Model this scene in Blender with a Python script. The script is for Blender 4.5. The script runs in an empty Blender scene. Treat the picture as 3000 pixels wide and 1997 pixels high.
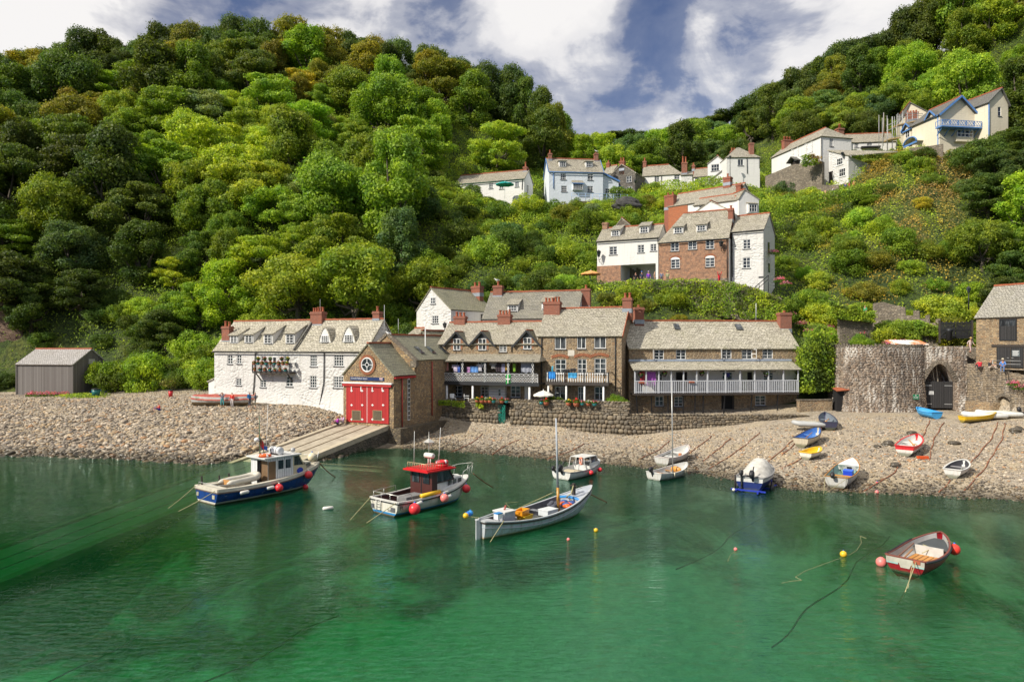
import bpy,math,random
import numpy as np
from mathutils import Vector,Matrix
random.seed(7)
RNG=np.random.default_rng(11)
F,EYE,CX,HY=2083.3,10.0,1500.0,1010.0
scene=bpy.context.scene
COL=scene.collection
R_=math.radians
def P(px,py,d):
 return Vector(((px-CX)/F*d,d,EYE-(py-HY)/F*d))
def Wt(px,py,z=0.0):
 return P(px,py,(EYE-z)*F/(py-HY))
ZA,ZB,ZC,ZD=(580,860,3.4647),(1180,800,3.1357),(1780,840,3.267),(2360,800,3.0156)
ZE,ZF,ZG,ZH=(1700,500,3.8),(1300,400,3.9267),(1860,360,3.3657),(2400,200,3.92)
def S(Z,*c):
 return[Z[i%2]+v/Z[2]for i,v in enumerate(c)]
# nodes
class NG:
 def __init__(self,tree):
  self.t=tree
  tree.nodes.clear()
 def n(self,typ,ins=None,**props):
  nd=self.t.nodes.new(typ)
  for k,v in props.items():
   setattr(nd,k,v)
  for k,v in(ins or{}).items():
   s=nd.inputs[k]
   if isinstance(v,bpy.types.NodeSocket):
    self.t.links.new(v,s)
   else:
    if hasattr(s.default_value,'__len__')and len(s.default_value)==4 and len(v)==3:
     v=(*v,1.0)
    s.default_value=v
  return nd
 def uv(self):return self.n('ShaderNodeTexCoord').outputs['UV']
 def ob(self):return self.n('ShaderNodeTexCoord').outputs['Object']
 def mapv(self,v,sc=(1,1,1),loc=(0,0,0),rot=(0,0,0)):
  return self.n('ShaderNodeMapping',{'Vector':v,'Scale':sc,'Location':loc,'Rotation':rot}).outputs[0]
 def noise(self,v,s,det=3.0,rough=0.55,dist=0.0):
  return self.n('ShaderNodeTexNoise',{'Vector':v,'Scale':s,'Detail':det,'Roughness':rough,'Distortion':dist}).outputs[0]
 def noisec(self,v,s,det=2.0):
  return self.n('ShaderNodeTexNoise',{'Vector':v,'Scale':s,'Detail':det}).outputs[1]
 def vor(self,v,s,feature='F1',out='Distance',rnd=1.0):
  return self.n('ShaderNodeTexVoronoi',{'Vector':v,'Scale':s,'Randomness':rnd},feature=feature).outputs[out]
 def math(self,op,a,b=0.0,c=0.0,clamp=False):
  return self.n('ShaderNodeMath',{0:a,1:b,2:c},operation=op,use_clamp=clamp).outputs[0]
 def vmath(self,op,a,b=(0,0,0)):
  return self.n('ShaderNodeVectorMath',{0:a,1:b},operation=op)
 def ramp(self,f,stops,interp='LINEAR'):
  nd=self.n('ShaderNodeValToRGB',{'Fac':f})
  cr=nd.color_ramp
  cr.interpolation=interp
  while len(cr.elements)<len(stops):
   cr.elements.new(0.5)
  for e,(p,c)in zip(cr.elements,stops):
   e.position=p
   e.color=(*c,1)if hasattr(c,'__len__')else(c,c,c,1)
  return nd.outputs[0]
 def mix(self,f,a,b,blend='MIX'):
  nd=self.n('ShaderNodeMix',data_type='RGBA',blend_type=blend)
  for k,v in(('Factor_Float',f),('A_Color',a),('B_Color',b)):
   s=next(x for x in nd.inputs if x.identifier==k)
   if isinstance(v,bpy.types.NodeSocket):
    self.t.links.new(v,s)
   else:
    s.default_value=v if k=='Factor_Float' else(*v,1)if len(v)==3 else v
  return next(o for o in nd.outputs if o.identifier=='Result_Color')
 def sep(self,v):return self.n('ShaderNodeSeparateXYZ',{0:v}).outputs
 def bump(self,h,dist=0.05,st=1.0,nrm=None):
  ins={'Height':h,'Distance':dist,'Strength':st}
  if nrm is not None:ins['Normal']=nrm
  return self.n('ShaderNodeBump',ins).outputs[0]
 def out(self,surf,vol=None):
  o=self.n('ShaderNodeOutputMaterial')
  if surf is not None:self.t.links.new(surf,o.inputs['Surface'])
  if vol is not None:self.t.links.new(vol,o.inputs['Volume'])
 def pbr(self,col,rough=0.7,nrm=None,metal=0.0,spec=0.5,alpha=None):
  ins={'Base Color':col,'Roughness':rough,'Metallic':metal,'Specular IOR Level':spec}
  if nrm is not None:ins['Normal']=nrm
  if alpha is not None:ins['Alpha']=alpha
  return self.n('ShaderNodeBsdfPrincipled',ins).outputs[0]
MATS={}
def mat(name,fn):
 if name in MATS:return MATS[name]
 m=bpy.data.materials.new(name)
 m.use_nodes=True
 g=NG(m.node_tree)
 fn(g)
 MATS[name]=m
 return m
def hexc(h):
 c=[int(h[i:i+2],16)/255 for i in(0,2,4)]
 return tuple(x/12.92 if x<=0.04045 else((x+0.055)/1.055)**2.4 for x in c)
def paint(name,col,rough=0.45,metal=0.0,grime=0.25,spec=0.5):
 def fn(g):
  o=g.ob()
  n=g.noise(o,2.3,5,0.65)
  c=g.mix(g.ramp(n,[(0.35,0),(0.75,1)]),col,tuple(x*(1-grime)for x in col))
  fine=g.noise(o,28,2)
  g.out(g.pbr(c,g.math('MULTIPLY_ADD',fine,0.2,rough-0.1),g.bump(fine,0.004,0.4),metal,spec))
 return mat(name,fn)
def tx(mb_col):
 return paint('paint_%02x%02x%02x'%tuple(int(255*min(1,c))for c in mb_col),mb_col)
def H(h,rough=0.5,metal=0.0):
 return paint('paint_'+h+('' if rough==0.5 and not metal else '_%d%d'%(rough*10,metal*10)),hexc(h),rough,metal)
# mesh building
ICO={}
def ico(sub):
 if sub not in ICO:
  import bmesh
  bm=bmesh.new()
  bmesh.ops.create_icosphere(bm,subdivisions=sub,radius=1)
  ICO[sub]=(np.array([v.co[:]for v in bm.verts]),np.array([[v.index for v in f.verts]for f in bm.faces]))
  bm.free()
 return ICO[sub]
class MB:
 def __init__(self):
  self.v,self.f,self.m,self.sm=[],[],[],[]
 def add(self,vs,fs,mi=0,smooth=False):
  b=len(self.v)
  self.v.extend(tuple(x)for x in vs)
  for f in fs:
   self.f.append(tuple(b+i for i in f))
   self.m.append(mi)
   self.sm.append(smooth)
  return self
 def quad(self,a,b,c,d,mi=0):return self.add([a,b,c,d],[(0,1,2,3)],mi)
 def poly(self,pts,mi=0):return self.add(pts,[tuple(range(len(pts)))],mi)
 def box(self,x0,x1,y0,y1,z0,z1,mi=0):
  vs=[(x,y,z)for z in(z0,z1)for y in(y0,y1)for x in(x0,x1)]
  return self.add(vs,[(0,2,3,1),(4,5,7,6),(0,1,5,4),(2,6,7,3),(0,4,6,2),(1,3,7,5)],mi)
 def beam(self,a,b,w,h,mi=0,up=(0,0,1)):
  a,b=Vector(a),Vector(b)
  t=(b-a).normalized()
  s=t.cross(Vector(up))
  s=s.normalized()if s.length>1e-5 else Vector((1,0,0))
  n=s.cross(t)
  vs=[]
  for p in(a,b):
   for i,j in((-1,-1),(1,-1),(1,1),(-1,1)):
    vs.append(p+s*(i*w/2)+n*(j*h/2))
  return self.add(vs,[(0,1,2,3),(7,6,5,4),(0,4,5,1),(1,5,6,2),(2,6,7,3),(3,7,4,0)],mi)
 def tube(self,pts,r,n=6,mi=0,smooth=True,cap=True):
  pts=[Vector(p)for p in pts]
  rs=r if hasattr(r,'__len__')else[r]*len(pts)
  vs,fs=[],[]
  pn=None
  for i,p in enumerate(pts):
   t=(pts[min(i+1,len(pts)-1)]-pts[max(i-1,0)])
   t=t.normalized()if t.length>1e-9 else Vector((0,0,1))
   if pn is None:
    a=Vector((0,0,1))if abs(t.z)<0.9 else Vector((1,0,0))
    pn=(a-t*a.dot(t)).normalized()
   else:
    pn=pn-t*pn.dot(t)
    pn=pn.normalized()if pn.length>1e-6 else Vector((1,0,0))
   b=t.cross(pn)
   for k in range(n):
    an=2*math.pi*k/n
    vs.append(p+(pn*math.cos(an)+b*math.sin(an))*rs[i])
  for i in range(len(pts)-1):
   for k in range(n):
    fs.append((i*n+k,i*n+(k+1)%n,(i+1)*n+(k+1)%n,(i+1)*n+k))
  if cap:
   fs.append(tuple(range(n-1,-1,-1)))
   fs.append(tuple((len(pts)-1)*n+k for k in range(n)))
  return self.add(vs,fs,mi,smooth)
 def cyl(self,a,b,r0,r1=None,n=10,mi=0):return self.tube([a,b],[r0,r0 if r1 is None else r1],n,mi)
 def ball(self,c,r,mi=0,sub=2):
  v,f=ico(sub)
  r=np.array(r if hasattr(r,'__len__')else(r,r,r))
  return self.add(v*r+np.array(c),f.tolist(),mi,True)
 def lathe(self,c,prof,n=14,mi=0,smooth=True):
  c=Vector(c)
  vs,fs=[],[]
  for(r,z)in prof:
   for k in range(n):
    a=2*math.pi*k/n
    vs.append(c+Vector((r*math.cos(a),r*math.sin(a),z)))
  for i in range(len(prof)-1):
   for k in range(n):
    fs.append((i*n+k,i*n+(k+1)%n,(i+1)*n+(k+1)%n,(i+1)*n+k))
  fs.append(tuple(range(n-1,-1,-1)))
  fs.append(tuple((len(prof)-1)*n+k for k in range(n)))
  return self.add(vs,fs,mi,smooth)
 def prism(self,poly,y0,y1,mi=0):
  n=len(poly)
  vs=[(x,y0,z)for x,z in poly]+[(x,y1,z)for x,z in poly]
  fs=[tuple(range(n)),tuple(range(2*n-1,n-1,-1))]+[(i,n+i,n+(i+1)%n,(i+1)%n)for i in range(n)]
  return self.add(vs,fs,mi)
 def slab(self,pts,th,mi=0):
  pts=[Vector(p)for p in pts]
  nrm=(pts[1]-pts[0]).cross(pts[-1]-pts[0]).normalized()
  if nrm.z<0:nrm=-nrm
  n=len(pts)
  vs=pts+[p-nrm*th for p in pts]
  fs=[tuple(range(n)),tuple(range(2*n-1,n-1,-1))]+[(i,n+i,n+(i+1)%n,(i+1)%n)for i in range(n)]
  return self.add(vs,fs,mi)
 def grid(self,rows,mi=0,smooth=True,closed=False):
  n=len(rows[0])
  vs=[p for r in rows for p in r]
  fs=[]
  for i in range(len(rows)-1):
   for j in range(n if closed else n-1):
    fs.append((i*n+j,i*n+(j+1)%n,(i+1)*n+(j+1)%n,(i+1)*n+j))
  return self.add(vs,fs,mi,smooth)
 def torus(self,c,R,r,ax=(0,0,1),n=20,k=8,mi=0):
  ax=Vector(ax).normalized()
  q=ax.to_track_quat('Z','Y')
  rows=[]
  for i in range(n+1):
   a=2*math.pi*i/n
   rows.append([Vector(c)+q@Vector(((R+r*math.cos(b))*math.cos(a),(R+r*math.cos(b))*math.sin(a),r*math.sin(b)))for b in(2*math.pi*j/k for j in range(k))])
  return self.grid(rows,mi,True,True)
 def mesh(self,name,mats):
  me=bpy.data.meshes.new(name)
  me.from_pydata([tuple(p)for p in self.v],[],self.f)
  for m in mats if isinstance(mats,(list,tuple))else[mats]:
   me.materials.append(m)
  me.polygons.foreach_set('material_index',self.m)
  me.polygons.foreach_set('use_smooth',self.sm)
  auto_uv(me)
  return me
 def build(self,name,mats,parent=None,loc=None):
  o=bpy.data.objects.new(name,self.mesh(name,mats))
  COL.objects.link(o)
  if parent is not None:o.parent=parent
  if loc is not None:o.location=loc
  return o
def auto_uv(me):
 """UVs in metres: across each face along its level direction, and up its slope."""
 nl=len(me.loops)
 if not nl:return
 co=np.empty(len(me.vertices)*3);me.vertices.foreach_get('co',co);co=co.reshape(-1,3)
 li=np.empty(nl,np.int32);me.loops.foreach_get('vertex_index',li)
 me.update()
 nf=len(me.polygons)
 fn=np.empty(nf*3);me.polygons.foreach_get('normal',fn);fn=fn.reshape(-1,3)
 tot=np.empty(nf,np.int32);me.polygons.foreach_get('loop_total',tot)
 fi=np.repeat(np.arange(nf),tot)
 n=fn[fi]
 flat=np.abs(n[:,2])>0.97
 h=np.stack([-n[:,1],n[:,0],np.zeros(nl)],1)
 ln=np.linalg.norm(h,axis=1,keepdims=True);ln[ln<1e-6]=1
 h/=ln
 sgn=np.where(np.abs(h[:,0])>0.3,np.sign(h[:,0]),np.sign(h[:,1]))[:,None]
 h=h*np.where(sgn==0,1,sgn)
 v=np.cross(n,h);v=v*np.where(v[:,2:3]<0,-1,1)
 p=co[li]
 u=np.where(flat,p[:,0],(p*h).sum(1));w=np.where(flat,p[:,1],(p*v).sum(1))
 off=(np.abs(h[:,1])>0.5)*3.37
 uv=np.stack([u+off,w],1).astype(np.float32)
 lay=me.uv_layers.new(name='UVMap')
 lay.data.foreach_set('uv',uv.ravel())
def tag(o,label=None,cat=None,group=None,kind=None):
 for k,v in(('label',label),('category',cat),('group',group),('kind',kind)):
  if v:o[k]=v
 return o
def thing(name,label,cat,loc=(0,0,0),rz=0.0,group=None,mx=None):
 o=bpy.data.objects.new(name,None)
 COL.objects.link(o)
 o.empty_display_size=0.3
 if mx is not None:o.matrix_world=mx
 else:
  o.location=loc
  o.rotation_euler=(0,0,rz)
 return tag(o,label,cat,group)
def copy_tree(o,parent=None):
 c=o.copy()
 COL.objects.link(c)
 c.parent=parent
 for ch in list(o.children):
  copy_tree(ch,c)
 return c
def npmesh(name,verts,quads,mats,smooth=False,uv=False):
 """a mesh from numpy arrays of points and same-sized faces"""
 me=bpy.data.meshes.new(name)
 k=quads.shape[1]
 me.vertices.add(len(verts));me.vertices.foreach_set('co',np.ascontiguousarray(verts,np.float32).ravel())
 me.loops.add(quads.size);me.loops.foreach_set('vertex_index',np.ascontiguousarray(quads,np.int32).ravel())
 me.polygons.add(len(quads));me.polygons.foreach_set('loop_start',np.arange(0,quads.size,k,dtype=np.int32))
 if smooth:me.polygons.foreach_set('use_smooth',np.ones(len(quads),bool))
 me.update(calc_edges=True)
 for m in mats if isinstance(mats,(list,tuple))else[mats]:me.materials.append(m)
 if uv:auto_uv(me)
 return me
def link(name,me,parent=None):
 o=bpy.data.objects.new(name,me)
 COL.objects.link(o)
 if parent is not None:o.parent=parent
 return o
def smooth_noise(x,y,s,seed=0):
 """cheap value noise for heights and colours, vectorised"""
 x=np.asarray(x,float)/s+seed*17.3;y=np.asarray(y,float)/s-seed*9.1
 xi,yi=np.floor(x),np.floor(y);fx,fy=x-xi,y-yi
 fx,fy=fx*fx*(3-2*fx),fy*fy*(3-2*fy)
 def hsh(a,b):return np.modf(np.abs(np.sin(a*127.1+b*311.7+seed)*43758.5453))[0]
 return(hsh(xi,yi)*(1-fx)+hsh(xi+1,yi)*fx)*(1-fy)+(hsh(xi,yi+1)*(1-fx)+hsh(xi+1,yi+1)*fx)*fy
# the lie of the land
COLS={-1500:[(15,-5.6),(40,-4.0),(66,0),(84,3.0),(93,3.6),(100,9),(115,28),(140,52),(175,70),(200,70),(340,60)],-300:[(15,-5.6),(45,-3.9),(65.5,0),(78,2.9),(84,3.3),(93,3.6),(99,7),(104,17),(114,29),(132,44),(152,58),(172,69),(195,70),(340,60)],0:[(15,-5.6),(45,-3.9),(65.1,0),(78,2.9),(84,3.3),(93,3.6),(99,7),(104,17),(114,29),(132,44),(152,57),(170,67.5),(190,70),(340,60)],300:[(15,-5.6),(45,-3.9),(63.5,0),(77,2.8),(84,3.4),(93,3.8),(98,6),(105,15),(115,28),(132,44),(150,57),(170,72),(190,73),(340,60)],600:[(15,-4.3),(45,-2.6),(60,0),(76,2.75),(84,3.7),(92,4.2),(99,9),(108,20),(120,32),(135,46),(152,61),(170,74.5),(190,75),(340,60)],900:[(15,-4.2),(45,-2.4),(61.5,0),(72,2.2),(79,3.3),(88,3.9),(94,8),(106,20),(120,33),(135,46),(152,60),(170,74.5),(190,75),(340,60)],1080:[(15,-4.2),(45,-2.4),(67,-.3),(72,.7),(79,3.0),(88,4.0),(93,8),(105,19),(118,31),(135,45.5),(152,59.5),(170,73),(190,74),(340,60)],1250:[(15,-4.2),(45,-2.3),(68.8,0),(77,.8),(79.5,2.8),(88,4.2),(92,8.5),(104,18),(117,30),(132,41),(150,56),(168,69),(190,70),(340,60)],1450:[(15,-4.2),(45,-2.2),(65,0),(75,1.0),(79,3.2),(86,4.2),(92,10.5),(98,16.5),(112,27),(124,34.8),(131,36.5),(142,46),(157,57),(172,65),(200,64),(340,60)],1650:[(15,-4.2),(45,-2.0),(61,0),(72,.9),(77,3.4),(84,4.5),(91,11.5),(97,17),(105,20),(114,26),(124,33.8),(131,36),(143,43),(160,50),(200,60),(240,60),(340,58)],1900:[(15,-4.2),(42,-1.8),(58,0),(70,.8),(75,2.5),(82,4.5),(89,11),(95,17.2),(103,18.8),(112,26),(124,33),(131,37),(138,39),(160,46),(205,62.5),(240,61),(340,58)],2150:[(15,-4.2),(38,-1.8),(52.6,0),(69,1.3),(76,2.6),(82,4.5),(88,10),(94,16.6),(101,18),(111,25),(122,33),(131,39.5),(140,41),(165,53),(190,65),(230,66),(340,60)],2330:[(15,-4.2),(36,-1.7),(49.4,0),(69,2.2),(76,2.9),(82,5.5),(89,11),(96,16),(103,21),(112,28),(120,33.5),(125,36),(133,41),(145,49),(178,67),(225,72),(340,66)],2500:[(15,-4.2),(36,-1.6),(48.6,0),(70,2.7),(79,3.1),(81.5,9.0),(88,11.5),(97,19),(108,28),(118,36),(124,39),(132,43.5),(145,51),(172,72),(220,77),(340,72)],2700:[(15,-4.2),(36,-1.6),(47.7,0),(70,2.8),(79,3.1),(80.5,9.3),(87,10.6),(97,21),(108,32.5),(116,40),(124,44),(134,47),(146,58),(162,75),(220,84),(340,80)],2832:[(15,-4.2),(35,-1.6),(46.8,0),(68,2.8),(79,3.1),(80.4,9.4),(87,11.2),(92,15),(104,29),(114,38.5),(123,44.5),(133,48.5),(148,67),(170,83),(220,89),(340,85)],2840:[(15,-4.2),(35,-1.6),(46.8,0),(68.7,2.8),(75.2,3.1),(75.9,7.3),(83,9.6),(90,14.5),(102,28.5),(113,38.2),(122.5,44.5),(133,48.5),(148,68.0),(170,84.0),(220,90),(340,88)],2880:[(15,-4.2),(35,-1.6),(46.6,0),(67.0,2.8),(73.5,3.1),(74.2,7.3),(83,9.6),(90,14.9),(102,28.7),(113,38.4),(122.5,44.7),(133,49.0),(148,70.4),(170,84.8),(220,90),(340,88)],2920:[(15,-4.2),(35,-1.6),(46.4,0),(65.4,2.8),(71.9,3.1),(72.6,7.3),(83,9.6),(90,15.3),(102,29.0),(113,38.5),(122.5,44.8),(133,49.5),(148,72.8),(170,85.6),(220,90),(340,88)],2960:[(15,-4.2),(35,-1.6),(46.1,0),(63.9,2.8),(70.4,3.1),(71.1,7.3),(83,8.9),(90,15.7),(102,29.2),(113,38.7),(122.5,45.0),(133,49.9),(148,75.2),(170,86.4),(220,90),(340,88)],3000:[(15,-4.2),(35,-1.6),(45.9,0),(62.4,2.8),(68.9,3.1),(69.6,7.3),(83,8.9),(90,16.1),(102,29.5),(113,38.8),(122.5,45.1),(133,50.4),(148,77.6),(170,87.2),(220,90),(340,88)],4300:[(15,-4.2),(32,-1.6),(42,0),(60,2.9),(64,3.1),(66,7.3),(80,12),(100,34),(122,56),(150,88),(200,105),(340,100)],}
CK=sorted(COLS)
def ground(x,y):
 x=np.atleast_1d(np.asarray(x,float));y=np.atleast_1d(np.asarray(y,float))
 px=np.clip(CX+x/np.maximum(y,1)*F,CK[0],CK[-1]-1)
 zs=np.stack([np.interp(y,[p[0]for p in COLS[k]],[p[1]for p in COLS[k]])for k in CK])
 i=np.clip(np.searchsorted(CK,px,'right')-1,0,len(CK)-2)
 k=np.array(CK,float)
 t=(px-k[i])/(k[i+1]-k[i])
 j=np.arange(len(px))
 z=zs[i,j]*(1-t)+zs[i+1,j]*t
 ox,oy=(1006-CX)/F*73.2,73.2;ex,ey=(1153.5-CX)/F*70.4-ox,70.4-oy;le=math.hypot(ex,ey);ex/=le;ey/=le
 su,sv=(x-ox)*ex+(y-oy)*ey,-(x-ox)*ey+(y-oy)*ex
 away=np.maximum(np.maximum(-.4-su,su-5.9),0)*.55+np.maximum(sv-.2,0)*3
 z=np.where(sv<1,np.minimum(z,1.88+.142*np.minimum(sv,0)-.3+away),z)
 hill=np.clip((y-92)/12,0,1)
 z+=hill*((smooth_noise(x,y,9,1)-.5)*2.6+(smooth_noise(x,y,3.5,2)-.5)*1.1)
 be=np.clip((z+.3)/.6,0,1)*(1-hill)
 z+=be*((smooth_noise(x,y,4,3)-.5)*.16+(smooth_noise(x,y,1.2,4)-.5)*.07)
 return z
def gz(x,y):return float(ground(x,y)[0])
def sight(px,py,floor=-9.0):
 """where the sight line through a pixel first meets the ground: x, y, z"""
 d=np.linspace(28,130,1400);x=(px-CX)/F*d;zr=EYE-(py-HY)/F*d;zg=np.maximum(ground(x,d),floor)
 i=int(np.argmax(zg>=zr));return float(x[i]),float(d[i]),float(zg[i])
FOOT=[(-1500,93),(300,93.5),(600,92),(1000,88),(1250,86),(1450,85),(1900,80),(2330,77.5),(2500,79),(2700,79),(2830,78.8),(2842,75.4),(2880,73.7),(2920,72.1),(2960,70.6),(3000,69.1),(4300,64)]
def foot(px):return np.interp(px,[a for a,b in FOOT],[b for a,b in FOOT])
def m_hill(g):
 o=g.ob()
 n=g.noise(o,.16,5,.6);f=g.noise(o,1.7,6,.7)
 c=g.ramp(n,[(.3,(.03,.055,.01)),(.5,(.07,.11,.015)),(.62,(.13,.15,.025)),(.75,(.09,.075,.03))])
 c=g.mix(g.ramp(f,[(.4,0),(.65,1)]),c,(.02,.035,.008))
 g.out(g.pbr(c,.9,g.bump(f,.6,1.0)))
def m_beach(g):
 o=g.ob()
 flat=g.mapv(o,(1,1,.6))
 c1=g.n('ShaderNodeTexVoronoi',{'Vector':flat,'Scale':4.5},feature='F1')
 d1=g.vor(flat,4.5,'DISTANCE_TO_EDGE')
 c2=g.n('ShaderNodeTexVoronoi',{'Vector':flat,'Scale':11.0},feature='F1')
 r=g.sep(c1.outputs['Color'])[0];r2=g.sep(c2.outputs['Color'])[0]
 st=[(0,(.14,.12,.095)),(.25,(.36,.31,.24)),(.5,(.50,.43,.33)),(.75,(.28,.22,.15)),(.9,(.62,.55,.46)),(1,(.40,.27,.16))]
 c=g.mix(.5,g.ramp(r,st),g.ramp(r2,st))
 sand=g.ramp(g.noise(o,.25,4),[(.45,0),(.65,.75)])
 c=g.mix(sand,c,(.46,.37,.24))
 wet=g.ramp(g.math('ADD',g.sep(o)[2],g.math('MULTIPLY',g.noise(o,.6,3),.3)),[(.12,1),(.42,0)])
 c=g.mix(wet,c,g.mix(1.0,c,(.28,.27,.22),'MULTIPLY'))
 h=g.math('ADD',g.ramp(d1,[(0,0),(.25,1)]),g.math('MULTIPLY',c2.outputs['Distance'],-.7))
 g.out(g.pbr(c,g.math('MULTIPLY_ADD',wet,-.5,.85),g.bump(h,.06,1.0)))
def m_seabed(g):
 o=g.ob()
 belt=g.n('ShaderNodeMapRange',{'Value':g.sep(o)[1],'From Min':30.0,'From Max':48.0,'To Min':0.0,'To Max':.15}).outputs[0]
 bar=g.math('POWER',2.718,g.math('MULTIPLY',g.math('POWER',g.math('DIVIDE',g.vmath('DISTANCE',o,(5,30,-3.4)).outputs['Value'],10.0),2.0),-1.0))  # pale patch put into the sea bed colour for the houses' and sky's reflection
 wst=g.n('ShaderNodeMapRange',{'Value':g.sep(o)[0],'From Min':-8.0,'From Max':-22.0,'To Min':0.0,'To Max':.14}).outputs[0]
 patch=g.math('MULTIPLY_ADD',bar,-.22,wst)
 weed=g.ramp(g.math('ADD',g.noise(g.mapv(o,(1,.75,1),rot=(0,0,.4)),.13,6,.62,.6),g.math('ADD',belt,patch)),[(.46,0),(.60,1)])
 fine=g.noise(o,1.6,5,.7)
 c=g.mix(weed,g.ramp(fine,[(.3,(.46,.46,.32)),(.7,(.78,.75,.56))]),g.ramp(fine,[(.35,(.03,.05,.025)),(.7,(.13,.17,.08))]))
 g.out(g.pbr(c,.9,g.bump(fine,.15,.8)))
def polar_sheet(name,material,d_of,pxs,kind='structure',label=None):
 rows=[]
 for t in d_of:
  row=[]
  for p in pxs:
   d=t(p)
   row.append(((p-CX)/F*d,d))
  rows.append(row)
 xy=np.array(rows)
 x,y=xy[...,0].ravel(),xy[...,1].ravel()
 v=np.stack([x,y,ground(x,y)],1)
 nr,nc=xy.shape[:2]
 i=np.arange((nr-1)*nc).reshape(nr-1,nc)[:,:-1].ravel()
 q=np.stack([i,i+1,i+nc+1,i+nc],1)
 o=link(name,npmesh(name,v,q,mat('mat_'+name,material),True))
 o['kind']=kind
 return o
PXS=np.concatenate([np.linspace(-1500,-320,30),np.linspace(-300,3300,300),np.linspace(3320,4300,25)])
def lerp_rows(a,b,n):
 return[(lambda p,t=t:a(p)*(1-t)+b(p)*t)for t in np.linspace(0,1,n)]
def wl(p):return np.interp(p,CK,[np.interp(-.35,[b for a,b in COLS[k][:4]],[a for a,b in COLS[k][:4]])for k in CK])
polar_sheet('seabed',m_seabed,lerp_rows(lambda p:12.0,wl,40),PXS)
polar_sheet('beach',m_beach,lerp_rows(wl,foot,90),PXS)
polar_sheet('hillside',m_hill,lerp_rows(foot,lambda p:340.0,170),PXS)
mb=MB();mb.quad((-500,-400,-5.9),(500,-400,-5.9),(500,16,-5.9),(-500,16,-5.9))
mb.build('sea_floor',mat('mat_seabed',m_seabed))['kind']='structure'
def m_water(g):
 o=g.ob()
 calm=g.ramp(g.noise(o,.045,2),[(.36,.25),(.62,1)])
 w1=g.noise(g.mapv(o,(.5,1.15,1),rot=(0,0,.12)),.85,3,.55,.5)
 w2=g.noise(g.mapv(o,(.55,1.5,1),rot=(0,0,-.15)),2.6,4,.6,.3)
 h=g.math('ADD',g.math('MULTIPLY',w1,.45),g.math('MULTIPLY',w2,.5))
 nrm=g.bump(h,.15,calm)
 fr=g.n('ShaderNodeFresnel',{'IOR':1.58,'Normal':nrm}).outputs[0]
 gl=g.n('ShaderNodeBsdfGlossy',{'Color':(.66,.92,.84),'Roughness':.012,'Normal':nrm}).outputs[0]
 tr=g.n('ShaderNodeBsdfTransparent',{'Color':(.96,1,.98)}).outputs[0]
 sc=g.n('ShaderNodeBsdfDiffuse',{'Color':(.0,.26,.08),'Normal':nrm}).outputs[0]
 body=g.n('ShaderNodeMixShader',{0:.07,1:tr,2:sc}).outputs[0]
 s=g.n('ShaderNodeMixShader',{0:fr,1:body,2:gl}).outputs[0]
 vol=g.n('ShaderNodeVolumeAbsorption',{'Color':(.0,.955,.58),'Density':.20}).outputs[0]
 g.out(s,vol)
mb=MB();mb.box(-500,500,-400,74,-6.5,0)
w=mb.build('water',mat('mat_water',m_water));w['kind']='structure'
# light, sky, camera
SUN=Vector((-.65,-.42,.60)).normalized()
sun=bpy.data.lights.new('sun','SUN');sun.energy=4.1;sun.angle=R_(.5);sun.color=(1,.93,.80)
so=bpy.data.objects.new('sun',sun);COL.objects.link(so)
so.rotation_euler=SUN.to_track_quat('Z','Y').to_euler();so.location=(-60,-40,90)
el=math.asin(SUN.z);az=math.atan2(SUN.x,SUN.y)
world=bpy.data.worlds.new('World');scene.world=world
world.use_nodes=True
g=NG(world.node_tree)
sky=g.n('ShaderNodeTexSky',sky_type='NISHITA',sun_disc=False,sun_elevation=el,sun_rotation=az,air_density=1.2,dust_density=.6,ozone_density=2.5).outputs[0]
d=g.n('ShaderNodeTexCoord').outputs['Generated']
def dirpx(px,py):
 return Vector(((px-CX)/F,1,-(py-HY)/F)).normalized()
nz=g.noisec(d,2.6,4)
warp=g.vmath('ADD',d,g.vmath('SCALE',g.vmath('SUBTRACT',nz,(.5,.5,.5)).outputs[0]).outputs[0]).outputs[0]
for nd in g.t.nodes:
 if nd.type=='VECT_MATH' and nd.operation=='SCALE':nd.inputs['Scale'].default_value=.22
big=g.noise(g.mapv(d,(1,1,2.2),(3.1,.7,1.9)),2.6,7,.56,.35)
acc=g.math('MULTIPLY',g.math('SUBTRACT',big,.5),3.2)
for px,py,r,wgt in[(250,70,380,.75),(850,20,260,.45),(1130,90,200,.55),(1660,100,230,1.5),(1420,150,130,.35),(2090,80,70,1.0),(2560,80,260,.75),(1960,355,170,.85),(1850,310,120,.35),(2330,190,170,.45),(1960,190,160,-.6),(2280,40,130,-.45),(1900,20,120,-.4),(1330,40,120,-.75),(660,20,130,-.45),(1740,290,150,-.6),(1480,250,130,-.3),(2200,310,160,.15),(-200,120,300,.6),(1250,150,120,.2)]:
 c=dirpx(px,py);rr=r/F
 dist=g.vmath('DISTANCE',warp,tuple(c)).outputs['Value']
 k=g.math('POWER',2.71828,g.math('MULTIPLY',g.math('POWER',g.math('DIVIDE',dist,rr),2.0),-1.0))
 acc=g.math('MULTIPLY_ADD',k,wgt,acc)
mid=g.noise(g.mapv(warp,(1,1,1.8),(1.3,2.2,.4)),7.5,6,.6)
acc=g.math('ADD',acc,g.math('MULTIPLY',g.math('SUBTRACT',mid,.5),1.9))
high=g.ramp(g.sep(d)[2],[(.42,0),(.60,1)])  # unseen cloud overhead and behind, added for white fill light
acc=g.math('MULTIPLY_ADD',high,1.1,acc)
m=g.ramp(g.math('SUBTRACT',acc,.06),[(0.0,.20),(.26,.50),(.62,.88),(1.0,1)],'EASE')
shade=g.noise(g.mapv(warp,(1,1,1.6)),5,5,.6)
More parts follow.
